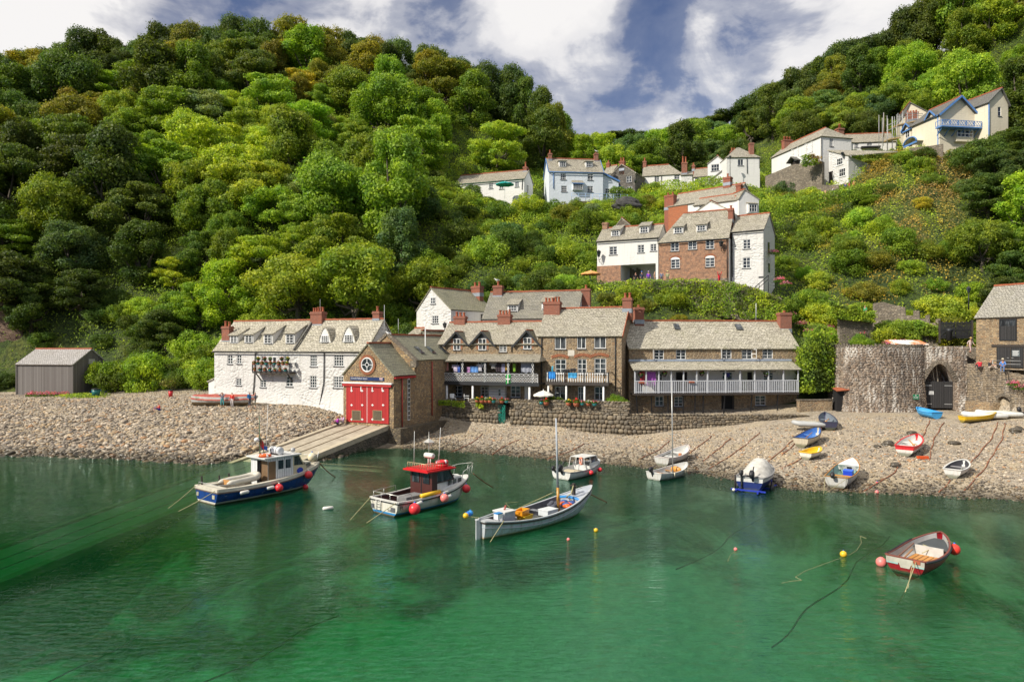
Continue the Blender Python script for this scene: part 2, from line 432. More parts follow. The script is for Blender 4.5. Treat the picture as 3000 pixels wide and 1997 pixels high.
cloud=g.mix(g.ramp(g.math('MULTIPLY_ADD',shade,1.3,g.math('MULTIPLY',acc,.45)),[(.5,0),(1.2,1)]),(1.5,1.6,2.1),(4.9,4.8,4.75))
blue=g.mix(1.0,sky,(.20,.255,.38),'MULTIPLY')
tot=g.mix(m,blue,cloud)
bg=g.n('ShaderNodeBackground',{'Color':tot,'Strength':.145})
wo=g.n('ShaderNodeOutputWorld',{'Surface':bg.outputs[0]})
cam=bpy.data.cameras.new('camera')
co=bpy.data.objects.new('camera',cam);COL.objects.link(co)
co.location=(0,0,EYE);co.rotation_euler=(R_(90),0,0)
cam.sensor_width=36;cam.lens=36*F/3000
cam.shift_y=(HY-998.5)/3000
cam.clip_start=.1;cam.clip_end=3000
scene.camera=co
scene.view_settings.view_transform='Standard'
scene.view_settings.look='None'
scene.view_settings.exposure=0.4
scene.view_settings.gamma=1.0
scene.render.engine='CYCLES'
scene.cycles.use_denoising=True
try:scene.cycles.denoiser='OPENIMAGEDENOISE'
except Exception:pass
scene.cycles.max_bounces=8
scene.cycles.transparent_max_bounces=12
scene.cycles.diffuse_bounces=3
scene.cycles.glossy_bounces=3
scene.cycles.sample_clamp_indirect=6
scene.cycles.caustics_reflective=False
scene.cycles.caustics_refractive=False
# building materials
def m_stone(name,cols,mort,sx=2.8,sz=6.0,white=0.0,bumpd=.05):
 def fn(g):
  u=g.uv()
  wob=g.vmath('ADD',u,g.vmath('MULTIPLY',g.noisec(u,3.0,2),(.12,.08,0)).outputs[0]).outputs[0]
  v=g.mapv(wob,(sx,sz,1))
  cell=g.n('ShaderNodeTexVoronoi',{'Vector':v,'Scale':1.0,'Randomness':.85},feature='F1',voronoi_dimensions='2D').outputs['Color']
  edge=g.n('ShaderNodeTexVoronoi',{'Vector':v,'Scale':1.0,'Randomness':.85},feature='DISTANCE_TO_EDGE',voronoi_dimensions='2D').outputs['Distance']
  r=g.sep(cell)[0]
  n=len(cols)
  c=g.ramp(r,[((i+.5)/n,k)for i,k in enumerate(cols)],'CONSTANT')
  c=g.mix(.35,c,g.ramp(g.noise(u,9,4,.7),[(.3,tuple(x*.45 for x in cols[0])),(.7,tuple(min(1,x*1.5)for x in cols[1]))]))
  big=g.ramp(g.noise(u,.45,4),[(.38,0),(.68,1)])
  c=g.mix(g.math('MULTIPLY',big,.55),c,tuple(x*.5 for x in cols[0]))
  m=g.ramp(edge,[(.03,1),(.10,0)])
  c=g.mix(m,c,mort)
  if white:
   st=g.ramp(g.noise(g.mapv(u,(1.3,.22,1)),1.6,6,.68),[(.555,0),(.68,1)])
   c=g.mix(g.math('MULTIPLY',st,white),c,(.72,.70,.66))
  h=g.math('ADD',g.ramp(edge,[(0,0),(.2,1)]),g.math('MULTIPLY',g.noise(u,14,3),.4))
  g.out(g.pbr(c,.85,g.bump(h,bumpd,1.0)))
 return mat(name,fn)
def m_render(name,col,rough_amt=1.0,grime=.5):
 def fn(g):
  u=g.uv()
  st=g.n('ShaderNodeTexVoronoi',{'Vector':g.mapv(g.vmath('ADD',u,g.vmath('MULTIPLY',g.noisec(u,2.2,2),(.3,.2,0)).outputs[0]).outputs[0],(2.6,4.2,1)),'Scale':1.0},feature='SMOOTH_F1',voronoi_dimensions='2D').outputs['Distance']
  patch=g.ramp(g.noise(u,.4,3),[(.42,.12),(.6,1)])
  fine=g.noise(u,6.5,5,.62)
  streak=g.noise(g.mapv(u,(2.2,.16,1)),1.3,5,.65)
  gr=g.ramp(streak,[(.5,0),(.74,1)])
  c=g.mix(g.math('MULTIPLY',gr,grime),col,tuple(x*k for x,k in zip(col,(.55,.53,.48))))
  c=g.mix(g.ramp(fine,[(.2,.22),(.42,0)]),c,tuple(x*.6 for x in col))
  h=g.math('ADD',g.math('MULTIPLY',g.math('MULTIPLY',st,patch),-1.2),g.math('MULTIPLY',fine,.5))
  g.out(g.pbr(c,.8,g.bump(h,.07*rough_amt,1.0)))
 return mat(name,fn)
def m_slate(name,a,b,c_,lichen=.35,rowh=.24,roww=.34,moss=(.16,.17,.05)):
 def fn(g):
  u=g.uv()
  wob=g.vmath('ADD',u,g.vmath('MULTIPLY',g.noisec(u,1.2,2),(.05,.09,0)).outputs[0]).outputs[0]
  br=g.n('ShaderNodeTexBrick',{'Vector':wob,'Scale':1.0,'Mortar Size':.022,'Mortar Smooth':.3,'Bias':0.0,'Brick Width':roww,'Row Height':rowh,'Color1':(0,0,0,1),'Color2':(1,1,1,1),'Mortar':(.5,.5,.5,1)},offset=.5)
  r=br.outputs['Color'];mo=br.outputs['Fac']
  c=g.ramp(r,[(0,a),(.5,b),(1,c_)])
  big=g.noise(u,.5,5,.65)
  c=g.mix(g.ramp(big,[(.42,0),(.7,lichen)]),c,(.50,.46,.33))
  c=g.mix(g.ramp(g.noise(u,1.1,5,.7),[(.56,0),(.72,.6)]),c,moss)
  c=g.mix(g.ramp(g.noise(u,7,3,.7),[(.47,0),(.62,.8)]),c,(.13,.115,.09))
  c=g.mix(g.math('MULTIPLY',mo,.75),c,(.07,.065,.055))
  y=g.sep(wob)[1]
  saw=g.math('FRACT',g.math('DIVIDE',y,rowh))
  h=g.math('ADD',g.math('MULTIPLY',saw,-.8),g.math('MULTIPLY_ADD',mo,-.7,g.math('MULTIPLY',r,.35)))
  g.out(g.pbr(c,.62,g.bump(h,.05,1.0)))
 return mat(name,fn)
def m_brick(name,a,b,mort,wear=.4):
 def fn(g):
  u=g.uv()
  br=g.n('ShaderNodeTexBrick',{'Vector':u,'Scale':1.0,'Mortar Size':.012,'Mortar Smooth':.2,'Brick Width':.23,'Row Height':.078,'Color1':(*a,1),'Color2':(*b,1),'Mortar':(*mort,1)})
  c=g.mix(g.ramp(g.noise(u,2.2,6,.7),[(.38,0),(.64,wear)]),br.outputs['Color'],(.14,.10,.08))
  c=g.mix(g.ramp(g.noise(u,5.5,4,.7),[(.58,0),(.7,wear)]),c,(.62,.50,.38))
  g.out(g.pbr(c,.85,g.bump(g.math('SUBTRACT',g.noise(u,12,3),br.outputs['Fac']),.02,1.0)))
 return mat(name,fn)
def m_planks(name,a,b,w=.16,vertical=True,rough=.75):
 def fn(g):
  u=g.uv()
  s=g.sep(u)
  t=g.math('DIVIDE',s[0]if vertical else s[1],w)
  idx=g.math('FLOOR',t);fr=g.math('FRACT',t)
  rnd=g.n('ShaderNodeTexWhiteNoise',{'W':idx},noise_dimensions='1D').outputs[0]
  grain=g.noise(g.mapv(u,(9,.7,1)if vertical else(.7,9,1)),2.5,5,.7)
  c=g.mix(g.math('MULTIPLY_ADD',rnd,.6,g.math('MULTIPLY',grain,.4)),a,b)
  gap=g.ramp(fr,[(0,1),(.10,0),(.90,0),(1,1)])
  c=g.mix(gap,c,tuple(x*.25 for x in a))
  g.out(g.pbr(c,rough,g.bump(g.math('MULTIPLY_ADD',gap,-1.0,g.math('MULTIPLY',grain,.25)),.03,1.0)))
 return mat(name,fn)
def m_glass(g):
 o=g.ob()
 n=g.noise(o,.9,2)
 c=g.ramp(g.noise(g.mapv(o,(2.2,2.2,.5)),1.1,2),[(.45,(.018,.022,.026)),(.62,(.10,.11,.12))])
 g.out(g.pbr(c,.06,g.bump(n,.02,.5),spec=.7))
GLASS=mat('window_glass',m_glass)
STONE=m_stone('rubble_stone',[(.25,.17,.10),(.40,.28,.16),(.15,.125,.10),(.50,.37,.22),(.30,.22,.14),(.38,.22,.11)],(.44,.36,.25))
STONE_D=m_stone('dark_stone',[(.11,.085,.055),(.18,.14,.085),(.09,.08,.07),(.24,.185,.11),(.14,.11,.08)],(.10,.085,.065),2.6,4.0)
STONE_B=m_stone('boathouse_stone',[(.32,.20,.10),(.46,.32,.17),(.16,.135,.11),(.54,.39,.21),(.34,.25,.15),(.22,.165,.12)],(.24,.19,.13),3.4,5.2)
STONE_K=m_stone('limewashed_stone',[(.22,.155,.11),(.31,.225,.165),(.13,.105,.085),(.40,.29,.20),(.25,.19,.15)],(.56,.49,.41),2.4,4.6,.9)
STONE_G=m_stone('grey_stone',[(.20,.165,.125),(.31,.26,.20),(.13,.115,.10),(.40,.34,.26),(.25,.20,.15)],(.13,.11,.085),3.0,7.5)
WHITE_R=m_render('whitewashed_stone',(.64,.63,.61),1.7)
WHITE_S=m_render('white_render',(.72,.71,.69),.35,.3)
WHITE_L=m_render('pale_blue_white_render',(.66,.71,.77),.4,.25)
CREAM=m_render('cream_render',(.70,.63,.49),.25,.25)
SLATE=m_slate('lichen_slate',(.27,.245,.195),(.52,.48,.39),(.38,.345,.27),.5)
SLATE_S=m_slate('sunbleached_slate',(.33,.30,.235),(.63,.585,.475),(.45,.41,.32),.55,.27,.40)
SLATE_G=m_slate('mossy_slate',(.16,.16,.11),(.26,.26,.17),(.20,.19,.13),.2,.24,.36,(.20,.20,.05))
SLATE_D=m_slate('dark_slate',(.11,.11,.11),(.17,.17,.165),(.14,.135,.13),.12)
BRICK=m_brick('chimney_brick',(.42,.10,.045),(.30,.075,.04),(.32,.22,.17),.3)
BRICK_H=m_brick('cottage_brick',(.56,.24,.11),(.40,.16,.08),(.56,.45,.33),.8)
BRICK_O=m_brick('orange_brick',(.52,.15,.05),(.44,.12,.045),(.42,.25,.16),.25)
TERRA=paint('terracotta',(.42,.12,.055),.75,0,.4)
PLANK_G=m_planks('weathered_planks',(.115,.10,.092),(.235,.215,.205),.2)
PLANK_B=m_planks('black_planks',(.018,.017,.018),(.04,.038,.04),.17)
PLANK_R=m_planks('red_planks',(.34,.012,.014),(.56,.03,.03),.13,True,.5)
WHITE=paint('white_paint',(.80,.80,.79),.45,0,.18)
GREYW=paint('grey_white_paint',(.60,.62,.66),.5,0,.2)
BLACK=paint('black_paint',(.02,.02,.024),.5,0,.3)
DARKW=paint('dark_timber',(.045,.035,.03),.7,0,.3)
SILL=paint('slate_sill',(.10,.10,.105),.7,0,.3)
BLUE_T=paint('blue_trim',(.10,.24,.55),.5,0,.2)
IRON=paint('dark_iron',(.03,.032,.036),.5,.4,.3)
LEAD=paint('lead_flashing',(.30,.33,.38),.55,.3,.3)
DARK_IN=paint('dark_interior',(.012,.011,.012),.9,0,.2)
# a wall in the survey: pixels to metres along it
KEEP=[]
class Fac:
 def __init__(s,pa,da,pb,db):
  a,b=Vector(((pa-CX)/F*da,da)),Vector(((pb-CX)/F*db,db))
  s.O,s.u=a,(b-a).normalized()
  s.v=Vector((-s.u.y,s.u.x));s.L=(b-a).length
  s.yaw=math.atan2(s.u.y,s.u.x)
  s.mx=Matrix.Translation((a.x,a.y,0))@Matrix.Rotation(s.yaw,4,'Z')
 def uz(s,px,py,v=0.0):
  o=s.O+s.v*v
  k=(px-CX)/F
  a=(k*o.y-o.x)/(s.u.x-k*s.u.y)
  t=o.y+s.u.y*a
  return a,EYE-(py-HY)/F*t
 def at(s,Z,x,y,v=0.0):
  return s.uz(*S(Z,x,y),v)
 def rect(s,Z,x0,y0,x1,y1,v=0.0):
  cx,cy=(x0+x1)/2,(y0+y1)/2
  return s.at(Z,x0,cy,v)[0],s.at(Z,x1,cy,v)[0],s.at(Z,cx,y1,v)[1],s.at(Z,cx,y0,v)[1]
 def w(s,u,v,z):
  p=s.O+s.u*u+s.v*v
  return Vector((p.x,p.y,z))
def wall_grid(mb,u0,u1,z0,z1,holes,y=0.0,th=.16,mi=0):
 us=sorted({u0,u1,*[min(max(h[i],u0),u1)for h in holes for i in(0,1)]})
 zs=sorted({z0,z1,*[min(max(h[i],z0),z1)for h in holes for i in(2,3)]})
 for a,b in zip(us,us[1:]):
  for c,d in zip(zs,zs[1:]):
   m,k=(a+b)/2,(c+d)/2
   if any(h[0]<m<h[1]and h[2]<k<h[3]for h in holes):continue
   mb.quad((a,y,c),(b,y,c),(b,y,d),(a,y,d),mi)
 for a,b,c,d in holes:
  mb.quad((a,y,c),(b,y,c),(b,y+th,c),(a,y+th,c),mi)
  mb.quad((a,y,d),(b,y,d),(b,y+th,d),(a,y+th,d),mi)
  mb.quad((a,y,c),(a,y,d),(a,y+th,d),(a,y+th,c),mi)
  mb.quad((b,y,c),(b,y,d),(b,y+th,d),(b,y+th,c),mi)
def frame(mb,u0,u1,z0,z1,y,nx,nz,t=.07,m=.045,dep=.06,mi=0):
 mb.box(u0,u1,y,y+dep,z0,z0+t,mi);mb.box(u0,u1,y,y+dep,z1-t,z1,mi)
 mb.box(u0,u0+t,y,y+dep,z0+t,z1-t,mi);mb.box(u1-t,u1,y,y+dep,z0+t,z1-t,mi)
 for i in range(1,nx):
  c=u0+(u1-u0)*i/nx;w=m*(1.5 if nx%2==0 and i*2==nx else 1)
  mb.box(c-w/2,c+w/2,y+.004,y+dep-.004,z0+t,z1-t,mi)
 for i in range(1,nz):
  c=z0+(z1-z0)*i/nz
  mb.box(u0+t,u1-t,y+.008,y+dep-.008,c-m/2,c+m/2,mi)
def roof_plane(mb,a,b,c,d,th=.14,sag=.07,mi=0,seed=0,nu=14,nv=6):
 """a slated slope: a-b along the eave, d-c along the ridge; slightly sagging and uneven"""
 a,b,c,d=(Vector(p)for p in(a,b,c,d))
 n=(b-a).cross(d-a).normalized()
 if n.z<0:n=-n
 top=[]
 for j in range(nv+1):
  row=[]
  for i in range(nu+1):
   s,t=i/nu,j/nv
   p=(a*(1-s)+b*s)*(1-t)+(d*(1-s)+c*s)*t
   w=math.sin(math.pi*t)*math.sin(math.pi*s)
   dz=-sag*w+sag*.6*(float(smooth_noise(p.x*1.3+p.y,p.z+p.y*.7,1.6,seed))-.5)
   row.append(p+n*(dz if 0<t<1 else dz*.5))
  top.append(row)
 mb.grid(top,mi,False)
 bot=[[p-n*th for p in r]for r in top]
 mb.grid(bot,mi,False)
 for r0,r1 in((top[0],bot[0]),(top[-1],bot[-1]),([r[0]for r in top],[r[0]for r in bot]),([r[-1]for r in top],[r[-1]for r in bot])):
  mb.grid([r0,r1],mi,False)
class House:
 def __init__(s,name,label,fac,D,z0,ze,zr,wall,roof,ridge='x',wins=(),holes=(),oh=.22,og=.12,cat='house',hipL=0,hipR=0,hipF=0,ridge_tile=True,um=None,ve=None,eb=None,group=None,roof_seed=1,sag=.07,mx_off=None,backroof=True,verge=None):
  s.fac,s.D,s.z0,s.ze,s.zr,s.ridge,s.L=fac,D,z0,ze,zr,ridge,fac.L
  L=fac.L
  s.root=thing(name,label,cat,mx=fac.mx,group=group)
  s.um=L/2 if um is None else um
  c=fac.w(L/2,D/2,0);KEEP.append((c.x,c.y,max(L,D)/2+.3,fac,L,D))
  rects=[(*fac.rect(*w[0]),*w[1:])for w in wins]
  rects=[(r[0],r[1],r[2],min(r[3],ze-.06),*r[4:])if ridge=='x' else r for r in rects]
  s.holes=[tuple(r[:4])for r in rects]+list(holes)
  mb=MB()
  wall_grid(mb,0,L,z0,ze,[h for h in s.holes if h[3]<=ze+.01])
  k=D/2
  if ridge=='x':
   s.ve=k if ve is None else ve
   eb_=ze if eb is None else eb
   s.kf=(zr-ze)/s.ve
   gab=lambda u:mb.poly([(u,0,z0),(u,D,z0),(u,D,eb_),(u,s.ve,zr-.06),(u,0,ze)]if not(hipL if u==0 else hipR)else[(u,0,z0),(u,D,z0),(u,D,eb_),(u,0,ze)])
   gab(0);gab(L)
   mb.quad((0,D,z0),(L,D,z0),(L,D,eb_),(0,D,eb_))
  else:
   gz_=zr-.06
   if hipF:mb.quad((0,0,ze-.01),(L,0,ze-.01),(L,.02,ze),(0,.02,ze))
   else:mb.poly([(0,0,ze),(L,0,ze),(s.um,0,gz_)])
   mb.quad((0,0,z0),(0,D,z0),(0,D,ze),(0,0,ze));mb.quad((L,0,z0),(L,D,z0),(L,D,ze),(L,0,ze))
   mb.poly([(0,D,z0),(L,D,z0),(L,D,ze),(s.um,D,gz_),(0,D,ze)])
  s.walls=mb.build('wall',wall,s.root)
  rb=MB()
  s.roofplanes=[]
  if ridge=='x':
   a,b=(-og,-oh,ze-s.kf*oh),(L+og,-oh,ze-s.kf*oh)
   kb=(zr-eb_)/(D-s.ve)
   a2,b2=(-og,D+oh,eb_-kb*oh),(L+og,D+oh,eb_-kb*oh)
   rl,rr=(hipL if hipL else-og,s.ve,zr),(L-hipR if hipR else L+og,s.ve,zr)
   up=Vector((0,0,.15))
   V3=lambda p:Vector(p)+up
   roof_plane(rb,V3(a),V3(b),V3(rr),V3(rl),sag=sag,seed=roof_seed)
   roof_plane(rb,V3(b2),V3(a2),V3(rl),V3(rr),sag=sag,seed=roof_seed)
   if hipL:roof_plane(rb,V3(a2),V3(a),V3(rl),V3((hipL,s.ve,zr+.001)),sag=.02,seed=3)
   if hipR:roof_plane(rb,V3(b),V3(b2),V3((L-hipR,s.ve,zr+.001)),V3(rr),sag=.02,seed=4)
   rt=[(rl[0],s.ve,zr+.17),(rr[0],s.ve,zr+.17)]
  else:
   kl,kr=(zr-ze)/s.um,(zr-ze)/(L-s.um)
   up=Vector((0,0,.15));V3=lambda p:Vector(p)+up
   f0=hipF if hipF else-og
   yf=-oh if hipF else-og
   roof_plane(rb,V3((-oh,D+og,ze-kl*oh)),V3((-oh,yf,ze-kl*oh)),V3((s.um,f0,zr)),V3((s.um,D+og,zr)),sag=sag,seed=roof_seed)
   roof_plane(rb,V3((L+oh,yf,ze-kr*oh)),V3((L+oh,D+og,ze-kr*oh)),V3((s.um,D+og,zr)),V3((s.um,f0,zr)),sag=sag,seed=roof_seed)
   if hipF:roof_plane(rb,V3((-oh,-oh,ze-kl*oh)),V3((L+oh,-oh,ze-kr*oh)),V3((s.um,hipF,zr)),V3((s.um-.01,hipF,zr)),sag=.02,seed=5)
   rt=[(s.um,f0,zr+.17),(s.um,D+og,zr+.17)]
  s.roof=rb.build('roof',roof,s.root)
  if ridge_tile:
   t=MB()
   p0,p1=Vector(rt[0]),Vector(rt[1])
   n=max(2,int((p1-p0).length/.45))
   for i in range(n):
    q0,q1=p0.lerp(p1,i/n),p0.lerp(p1,(i+.96)/n)
    dz=Vector((0,0,(random.random()-.5)*.03))
    t.beam(q0+dz,q1+dz,.24,.17)
   t.build('ridge_tile',TERRA,s.root)
  if verge is not None and ridge=='x':
   for u,nm in((-og-.04,0),(L+og+.04,1)):
    if nm in verge[1]:
     m=MB()
     m.beam((u,-oh,ze-s.kf*oh+.06),(u,s.ve,zr+.06),.06,.26);m.beam((u,s.ve,zr+.06),(u,D+oh,eb_-kb*oh+.06),.06,.26)
     m.build('bargeboard',verge[0],s.root)
  for r in rects:s.window(*r)
 def window(s,u0,u1,z0,z1,nx=2,nz=3,fm=None,y=.05,sill=True,lintel=None,open_=False,parent=None):
  fm=fm or WHITE
  w=MB();frame(w,u0,u1,z0,z1,y,nx,nz)
  wo=w.build('window',fm,parent or s.root)
  p=MB();p.quad((u0,y+.04,z0),(u1,y+.04,z0),(u1,y+.04,z1),(u0,y+.04,z1));p.build('pane',GLASS,wo)
  if open_:
   c=MB();wd=(u1-u0)/2-.02
   sgn=-1 if open_=='l' else 1
   ux=u0 if sgn<0 else u1
   a=Vector((ux,y-.01,0));e=a+Vector((sgn*wd*.45,-wd*.85,0))
   for zz in(z0+.06,(z0+z1)/2,z1-.06):c.beam((a.x,a.y,zz),(e.x,e.y,zz),.05,.06)
   c.beam((a.x,a.y,z0+.04),(a.x,a.y,z1-.04),.06,.05,up=(1,0,0));c.beam((e.x,e.y,z0+.04),(e.x,e.y,z1-.04),.06,.05,up=(1,0,0))
   c.build('open_casement',fm,wo)
  if sill:
   b=MB();b.box(u0-.08,u1+.08,-.09,y+.02,z0-.09,z0-.002);b.build('sill',SILL if sill is True else sill,wo)
  if lintel is not None:
   b=MB();b.box(u0-.15,u1+.15,-.03,.05,z1+.01,z1+.22);b.build('lintel',lintel,wo)
  return wo
 def plate(s,name,r,mats,y=-.03,th=.05,parent=None):
  """a flat board or door fixed on the front"""
  b=MB();b.box(r[0],r[1],y,y+th,r[2],r[3])
  return b.build(name,mats,parent or s.root)
 def chimney(s,Z,x0,y0,x1,y1,v,pots=1,th=.75,m=None,zb=None,cowl=False,poth=.5):
  u0,u1,zb_,zt=s.fac.rect(Z,x0,y0,x1,y1,v-th/2)
  zb=zb_-1.1 if zb is None else zb
  c=MB();c.box(u0,u1,v-th/2,v+th/2,zb,zt-.3);c.box(u0-.07,u1+.07,v-th/2-.07,v+th/2+.07,zt-.3,zt-.12);c.box(u0-.02,u1+.02,v-th/2-.02,v+th/2+.02,zt-.12,zt)
  co_=c.build('chimney',m or BRICK,s.root)
  fl=MB();fl.box(u0-.03,u1+.03,v-th/2-.03,v+th/2+.03,zb_-.35,zb_+.12);fl.build('flashing',LEAD,co_)
  for i in range(pots):
   uc=u0+(u1-u0)*(i+.5)/pots if pots>1 or u1-u0<1 else(u0+u1)/2
   r=min(.16,(u1-u0)/pots*.4)
   hh=poth*(1+.12*math.sin(i*5+u0))
   p=MB();p.lathe((uc,v,zt),[(r*.95,-.05),(r,.05),(r*.8,hh*.5),(r*.85,hh-.1),(r*1.08,hh-.06),(r*1.08,hh),(r*.7,hh),(r*.7,hh-.2)],10)
   p.build('chimney_pot',TERRA,co_)
  return co_
 def roof_hit(s,px,py):
  lo,hi=-1.0,(s.ve if s.ridge=='x' else s.D)
  for _ in range(40):
   m=(lo+hi)/2
   z=s.fac.uz(px,py,m)[1]
   if z<s.ze+s.kf*m+.15:lo=m
   else:hi=m
  return(lo+hi)/2
 def dormer_v(s,px,py):
  """depth at which the sight line through a pixel meets the front slope"""
  best,bv=1e9,0
  for i in range(400):
   v=-.2+i*(s.ve+.2)/400
   e=abs(s.fac.uz(px,py,v)[1]-(s.ze+s.kf*v+.15))
   if e<best:best,bv=e,v
  return bv
 def dormer(s,Z,x0,y0,x1,y1,kind='shed',nx=2,nz=3,slope=.42,wall=None,roofm=None,over=.14,apex=.6,trim=None):
  px,py=S(Z,(x0+x1)/2,y1)
  vf=s.dormer_v(px,py)
  u0,u1,z0,z1=s.fac.rect(Z,x0,y0,x1,y1,vf)
  wall=wall or WHITE_S;roofm=roofm or SLATE
  rz=lambda v:s.ze+s.kf*v+.15
  d=MB()
  a,b=u0-over,u1+over
  if kind=='shed':
   zt=z1+.12
   vb=(zt-slope*0-s.ze-.15+slope*-vf)/(s.kf-slope)if s.kf>slope else vf+1.5
   vb=min(vb,s.ve-.05)
   zb=zt+slope*(vb-vf)
   wall_grid(d,a,b,z0-.25,zt,[(u0,u1,z0,z1)],vf,.05)
   for u in(a,b):d.poly([(u,vf,z0-.25),(u,vf,zt),(u,vb,zb),(u,vb,zb-.3)])
   do=d.build('dormer',wall,s.root)
   r=MB();e=.16
   roof_plane(r,(a-e,vf-.22,zt-slope*.22+.12),(b+e,vf-.22,zt-slope*.22+.12),(b+e,vb+.1,zb+.12),(a-e,vb+.1,zb+.12),.09,.03,nu=5,nv=4)
   r.build('dormer_roof',roofm,do)
  else:
   um=(a+b)/2;za=z1+apex;zs=z1-.05 if kind=='gable' else z0+.1
   vb=min((za-.15-s.ze)/s.kf,s.ve-.02)
   wall_grid(d,a,b,z0-.25,zs if kind=='gable' else z1,[(u0,u1,z0,min(z1,zs if kind=='gable' else z1))],vf,.05)
   if kind=='gable':
    pr=[(a-.12,zs),(um,za),(b+.12,zs)]
    d.poly([(a,vf,zs),(b,vf,zs),(um,vf,za)])
   else:
    hw=(b-a)/2+.28
    pr=[]
    for i in range(13):
     t=i/12*2-1
     pr.append((um+hw*t,z0-.05+(za-z0)*(1-abs(t)**2.1)+(.10 if abs(t)<.05 else 0)))
    d.poly([(x,vf-.003,z)for x,z in pr])
   for u in(a,b):d.poly([(u,vf,z0-.25),(u,vf,zs),(u,(zs-.15-s.ze)/s.kf,zs)])
   do=d.build('dormer',wall,s.root)
   r=MB()
   for(xa,zaa),(xb,zbb)in zip(pr,pr[1:]):
    va=max((zaa-.15-s.ze)/s.kf,vf);vbb=max((zbb-.15-s.ze)/s.kf,vf)
    yo=vf-(.2 if kind=='gable' else .06)
    r.slab([(xa,yo,zaa+.1),(xb,yo,zbb+.1),(xb,vbb+.15,zbb+.1),(xa,va+.15,zaa+.1)],.1)
   r.build('dormer_roof',roofm,do)
   if trim is not None:
    t=MB()
    for(xa,zaa),(xb,zbb)in zip(pr,pr[1:]):t.beam((xa,vf-.22,zaa-.02),(xb,vf-.22,zbb-.02),.05,.2)
    t.build('bargeboard',trim,do)
  w=MB();frame(w,u0,u1,z0,z1,vf-.07,nx,nz,.06,.045)
  w.quad((u0,vf-.02,z0),(u1,vf-.02,z0),(u1,vf-.02,z1),(u0,vf-.02,z1),1)
  w.box(u0-.06,u1+.06,vf-.1,vf,z0-.08,z0-.005,2)
  w.build('window',[WHITE,GLASS,SILL],do)
  return do
 def pipe(s,Z,pts,m=None,r=.055,y=-.09):
  t=MB();t.tube([(s.fac.at(Z,x,yy,y)[0],y,s.fac.at(Z,x,yy,y)[1])for x,yy in zip(pts[::2],pts[1::2])],r,6)
  return t.build('downpipe',m or IRON,s.root)
 def gutter(s,m=None):
  t=MB();z=s.ze-s.kf*.22+.02
  t.tube([(-.1,-.3,z),(s.L+.1,-.3,z)],.07,6);return t.build('gutter',m or IRON,s.root)
# the grey shed on the beach
ZL=(0,850,2.8516)
f=Fac(*S(ZL,140,0)[:1],92,*S(ZL,610,0)[:1],90.5)
sh=House('boat_shed','weathered grey plank boat shed with pale roof behind the pink flowers on the beach',f,8.2,2.6,f.at(ZL,610,622)[1],f.at(ZL,660,497,3.1)[1],PLANK_G,m_slate('pale_shingle',(.46,.43,.42),(.60,.57,.56),(.52,.49,.48),.2,.22,.3,(.4,.37,.34)),cat='shed',ve=3.1,eb=f.at(ZL,610,622)[1]-1.6,og=.1,sag=.02)
b=MB();b.box(f.L+.004,f.L+.05,2.6,3.7,3.2,7.2);b.build('side_door',PLANK_G,sh.root)
b=MB();b.box(f.L+.004,f.L+.06,2.6,3.6,7.35,8.15);b.build('hatch',paint('hatch_board',(.55,.53,.5)),sh.root)
b=MB();b.beam((-.02,-.02,2.6),(-.02,-.02,sh.ze),.14,.14,up=(1,0,0));b.build('corner_board',PLANK_G,sh.root);b=MB();b.beam((f.L+.02,-.02,2.6),(f.L+.02,-.02,sh.ze),.14,.14,up=(1,0,0));b.build('corner_board',PLANK_G,sh.root)
# long white harbour cottage
f=Fac(628,84,1074,76)
def WA(x0,y0,x1,y1,nx=2,nz=3,*r):return((ZA,x0,y0,x1,y1),nx,nz,*r)
ze=9.35
h=House('harbour_cottage','long whitewashed cottage of two roof heights beside the red boathouse doors',f,6.6,2.0,ze,12.75,WHITE_R,SLATE_S,wins=[WA(300,622,352,712),WA(395,620,442,710),WA(640,632,690,706),WA(868,632,925,706),WA(1140,625,1208,738,3,4),WA(1380,615,1478,735,4,4),WA(385,860,442,930),WA(632,875,692,950),WA(895,838,963,942),WA(1135,832,1205,955,3,4),WA(1375,838,1475,955,4,4)],sag=.16,roof_seed=2)
for x0,y0,x1,y1 in[(332,432,398,498),(482,425,552,495),(676,420,748,503),(898,415,972,500)]:h.dormer(ZA,x0,y0,x1,y1,'shed',2,3,.5,roofm=SLATE_S)
for x0,y0,x1,y1 in[(1255,425,1322,490),(1490,418,1568,487)]:h.dormer(ZA,x0,y0,x1,y1,'gothic',3,3,apex=.85,roofm=SLATE_S)
h.chimney(ZA,240,330,315,485,1.3,2,zb=8,poth=.6);h.chimney(ZA,1140,182,1255,320,3.3,5,.95);h.chimney(ZA,1772,178,1838,262,3.5,1)
b=MB();us=f.at(ZA,985,580)[0]
b.beam((us,-.25,ze+.10),(us,3.3,12.95),.16,.2);b.build('roof_verge',SLATE_D,h.root)
h.pipe(ZA,[600,588,580,605,575,800,560,1040]);h.pipe(ZA,[1252,590,1280,605,1276,900,1230,1158])
h.gutter()
b=MB();b.box(f.L+.01,f.L+.07,2.3,3.1,9.2,10.3);b.build('gable_window',[WHITE],h.root)
b=MB();b.box(f.L+.06,f.L+.085,2.38,3.02,9.28,10.22);b.build('gable_pane',GLASS,h.root)
b=MB();b.poly([(-2.1,1.2,2),(0,1.2,2),(0,1.2,6.4),(-2.1,1.2,5.6)]);b.poly([(-2.1,1.2,2),(-2.1,5,2),(-2.1,5,5.6),(-2.1,1.2,5.6)]);lt=b.build('lean_to',WHITE_S,h.root)
b=MB();b.slab([(-2.25,1.05,5.62),(0,1.05,6.5),(0,5.1,6.5),(-2.25,5.1,5.62)],.12);b.build('lean_to_roof',SLATE,lt)
b=MB()
